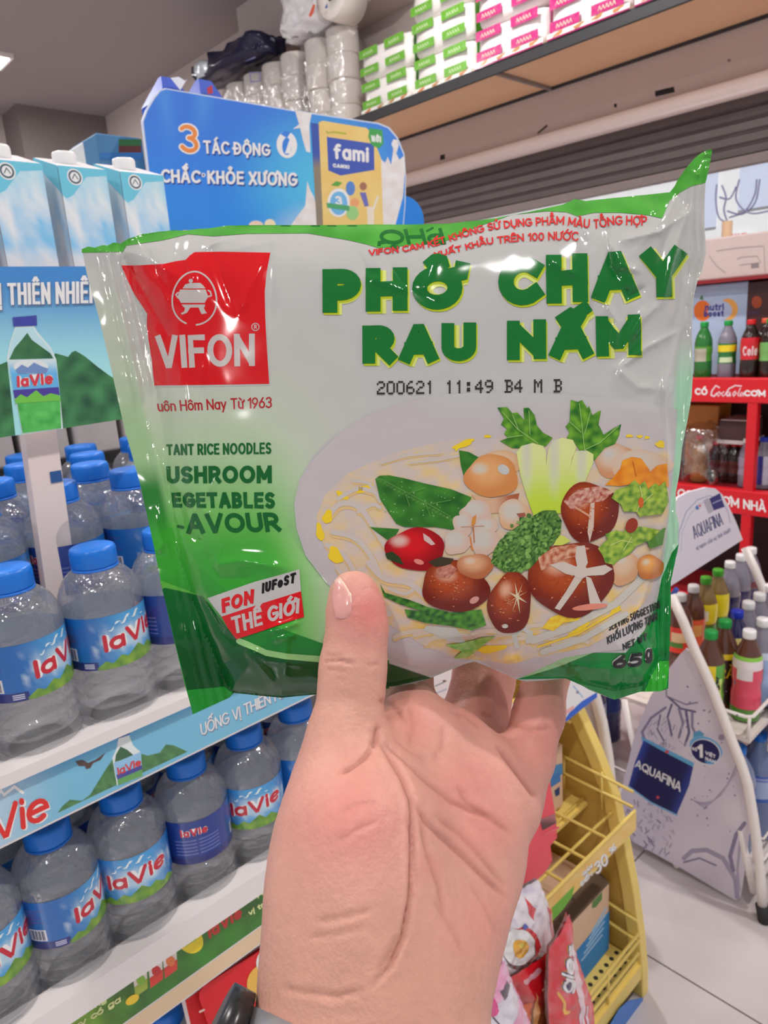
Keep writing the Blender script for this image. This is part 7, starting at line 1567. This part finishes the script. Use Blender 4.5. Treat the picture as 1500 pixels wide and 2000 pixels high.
# fine skin lines on wrist and pads
nz_ = np.array([noise.noise(Vector((float(p[0])*420, float(p[1])*420, float(p[2])*420))) for p in Vh]); nz2 = np.array([noise.noise(Vector((float(p[0])*90, float(p[1])*60, float(p[2])*90+5))) for p in Vh])
disp += nz_*.00010+nz2*.00035
Vd = Vh+Nh*disp[:, None]
Vw = Vd @ RT.T+CAM
base = np.array(C(214, 158, 142, .92)); pink = np.array(C(214, 126, 120, .92)); yellow = np.array(C(203, 152, 128, .94)); deep = np.array(C(150, 84, 70, .92))
wp = np.zeros(len(Vh))
for (x, y, r, a_) in ((600, 190, 110, .9), (530, 1010, 200, .6), (540, 760, 120, .15), (1010, 880, 150, .55), (1060, 1030, 150, .5), (1080, 1450, 180, .4), (800, 640, 110, .4), (1040, 540, 140, .45), (1290, 700, 180, .5), (1250, 560, 110, .5), (850, 1200, 60, .3)):
    u, v = zc(x, y); wp = np.maximum(wp, a_*np.exp(-((U_-u)**2+(W_-v)**2)/(r/2.027)**2))
yl_ = np.clip((W_-1650)/250, 0, 1)*.6+.5*np.exp(-((U_-680)**2+(W_-1390)**2)/70**2)
colr = base[None]*(1-wp[:, None])+pink[None]*wp[:, None]; yl_ = np.clip(yl_, 0, 1)*(1-wp); colr = colr*(1-yl_[:, None]*.7)+yellow[None]*yl_[:, None]*.7
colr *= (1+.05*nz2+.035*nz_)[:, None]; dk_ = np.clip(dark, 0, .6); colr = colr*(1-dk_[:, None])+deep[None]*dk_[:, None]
pr_ = thing('person', 'left hand and forearm, palm open to the viewer, thumb pinching the noodle packet', 'person', (CAM+RT@hp_(760, 1640, .22)))
me_off = np.array(pr_.location)
hand = obj('body', (Vw, Qh), None, pr_, True)
m_skin = printmat('skin', .46, 0, bump=.12, bscale=900)
b = m_skin.node_tree.nodes['Principled BSDF']; b.inputs['Subsurface Weight'].default_value = .12; b.inputs['Subsurface Radius'].default_value = (.006, .0022, .0013); b.inputs['Subsurface Scale'].default_value = .5; b.inputs['Specular IOR Level'].default_value = .35
hand.data.materials.append(m_skin)
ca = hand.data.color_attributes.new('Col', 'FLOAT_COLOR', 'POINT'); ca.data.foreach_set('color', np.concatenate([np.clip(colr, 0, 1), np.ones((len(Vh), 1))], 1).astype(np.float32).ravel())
# make the mesh face outward
bm = bmesh.new(); bm.from_mesh(hand.data); bmesh.ops.recalc_face_normals(bm, faces=bm.faces[:]); bm.to_mesh(hand.data); bm.free()
# thumbnail: laid on the side of the thumb tip
def surf(u, v):
    d = .200
    for _ in range(60):
        p = hp_(u, v, d); s_ = float(fd.ev(p[None])[0])
        if s_ < 1e-5: break
        d += max(s_*.8, 1e-5)
        if d > .26: return None
    return p
nail = [(650, 1137), (656, 1129), (664, 1128), (672, 1138), (680, 1150), (687, 1162), (688, 1178), (685, 1196), (679, 1206), (668, 1209), (656, 1207), (651, 1190), (647, 1165)]
Na = Art(); nc = lambda u, v: mix(C(222, 160, 152, .9), C(236, 196, 186, .9), sstep(1146, 1130, v-(u-660)*.55))
Na.poly(nail, nc, 0); Na.line([(656, 1131), (664, 1130), (673, 1142), (685, 1162), (686, 1176)], 2.6, C(236, 208, 188, .9), 1)
def nfn(u, v, l):
    p = surf(u, v)
    if p is None: p = surf(u+6, v+4)
    if p is None: p = hp_(u, v, .2355)
    n = grad(p[None])[0]; n = n if np.dot(n, p) < 0 else -n
    ed = float(seg_dist([(u, v)], nail)[0]); p = p+n*(.00005+.00055*(1-math.exp(-ed/3.5))+l*1.0)
    return CAM+RT@p
no_ = Na.build('thumbnail', nfn, printmat('nail', .25, .3), pr_, eps=.00006, step=4, smooth=True)
# watch on the wrist: grey band with dark case
axis = hp_(640, 2300, .172)-hp_(654, 2010, .188); axis /= np.linalg.norm(axis)
ctr = (hp_(648, 2150, .181)+hp_(790, 2150, .185))/2; e1 = hp_(790, 2150, .185)-hp_(648, 2150, .181); e1 -= axis*np.dot(e1, axis); e1 /= np.linalg.norm(e1)
e1 = e1*math.cos(.38)+axis*math.sin(.38); e2 = np.cross(axis, e1); e2 /= np.linalg.norm(e2); axis = np.cross(e1, e2)
def wrist_r(t):
    d = e1*math.cos(t)+e2*math.sin(t); r = .045
    for _ in range(40):
        s_ = float(fd.ev((ctr+d*r)[None])[0]); r -= s_*.7
    return r
V = []; Fc = []; NS = 72
for i in range(NS):
    t = 2*math.pi*i/NS; d = e1*math.cos(t)+e2*math.sin(t); r = wrist_r(t)
    for dr, da in ((.0006, -.006), (.0030, -.0062), (.0036, 0), (.0030, .0062), (.0006, .006)): V.append(CAM+RT@(ctr+d*(r+dr)+axis*da))
for i in range(NS):
    for k in range(5): Fc.append((i*5+k, ((i+1) % NS)*5+k, ((i+1) % NS)*5+(k+1) % 5, i*5+(k+1) % 5))
band = obj('watch_band', (V, Fc), mat('watch_steel', C(150, 150, 152), .35, .5), pr_, True)
cc_ = ctr-e1*(wrist_r(math.pi)+.0035); wv = MB().tube([CAM+RT@(cc_+axis*.004), CAM+RT@(cc_-e1*.006+axis*.004)], .013, 28)
obj('watch_case', wv.vf, mat('watch_black', (.02, .02, .022), .25), pr_, True)
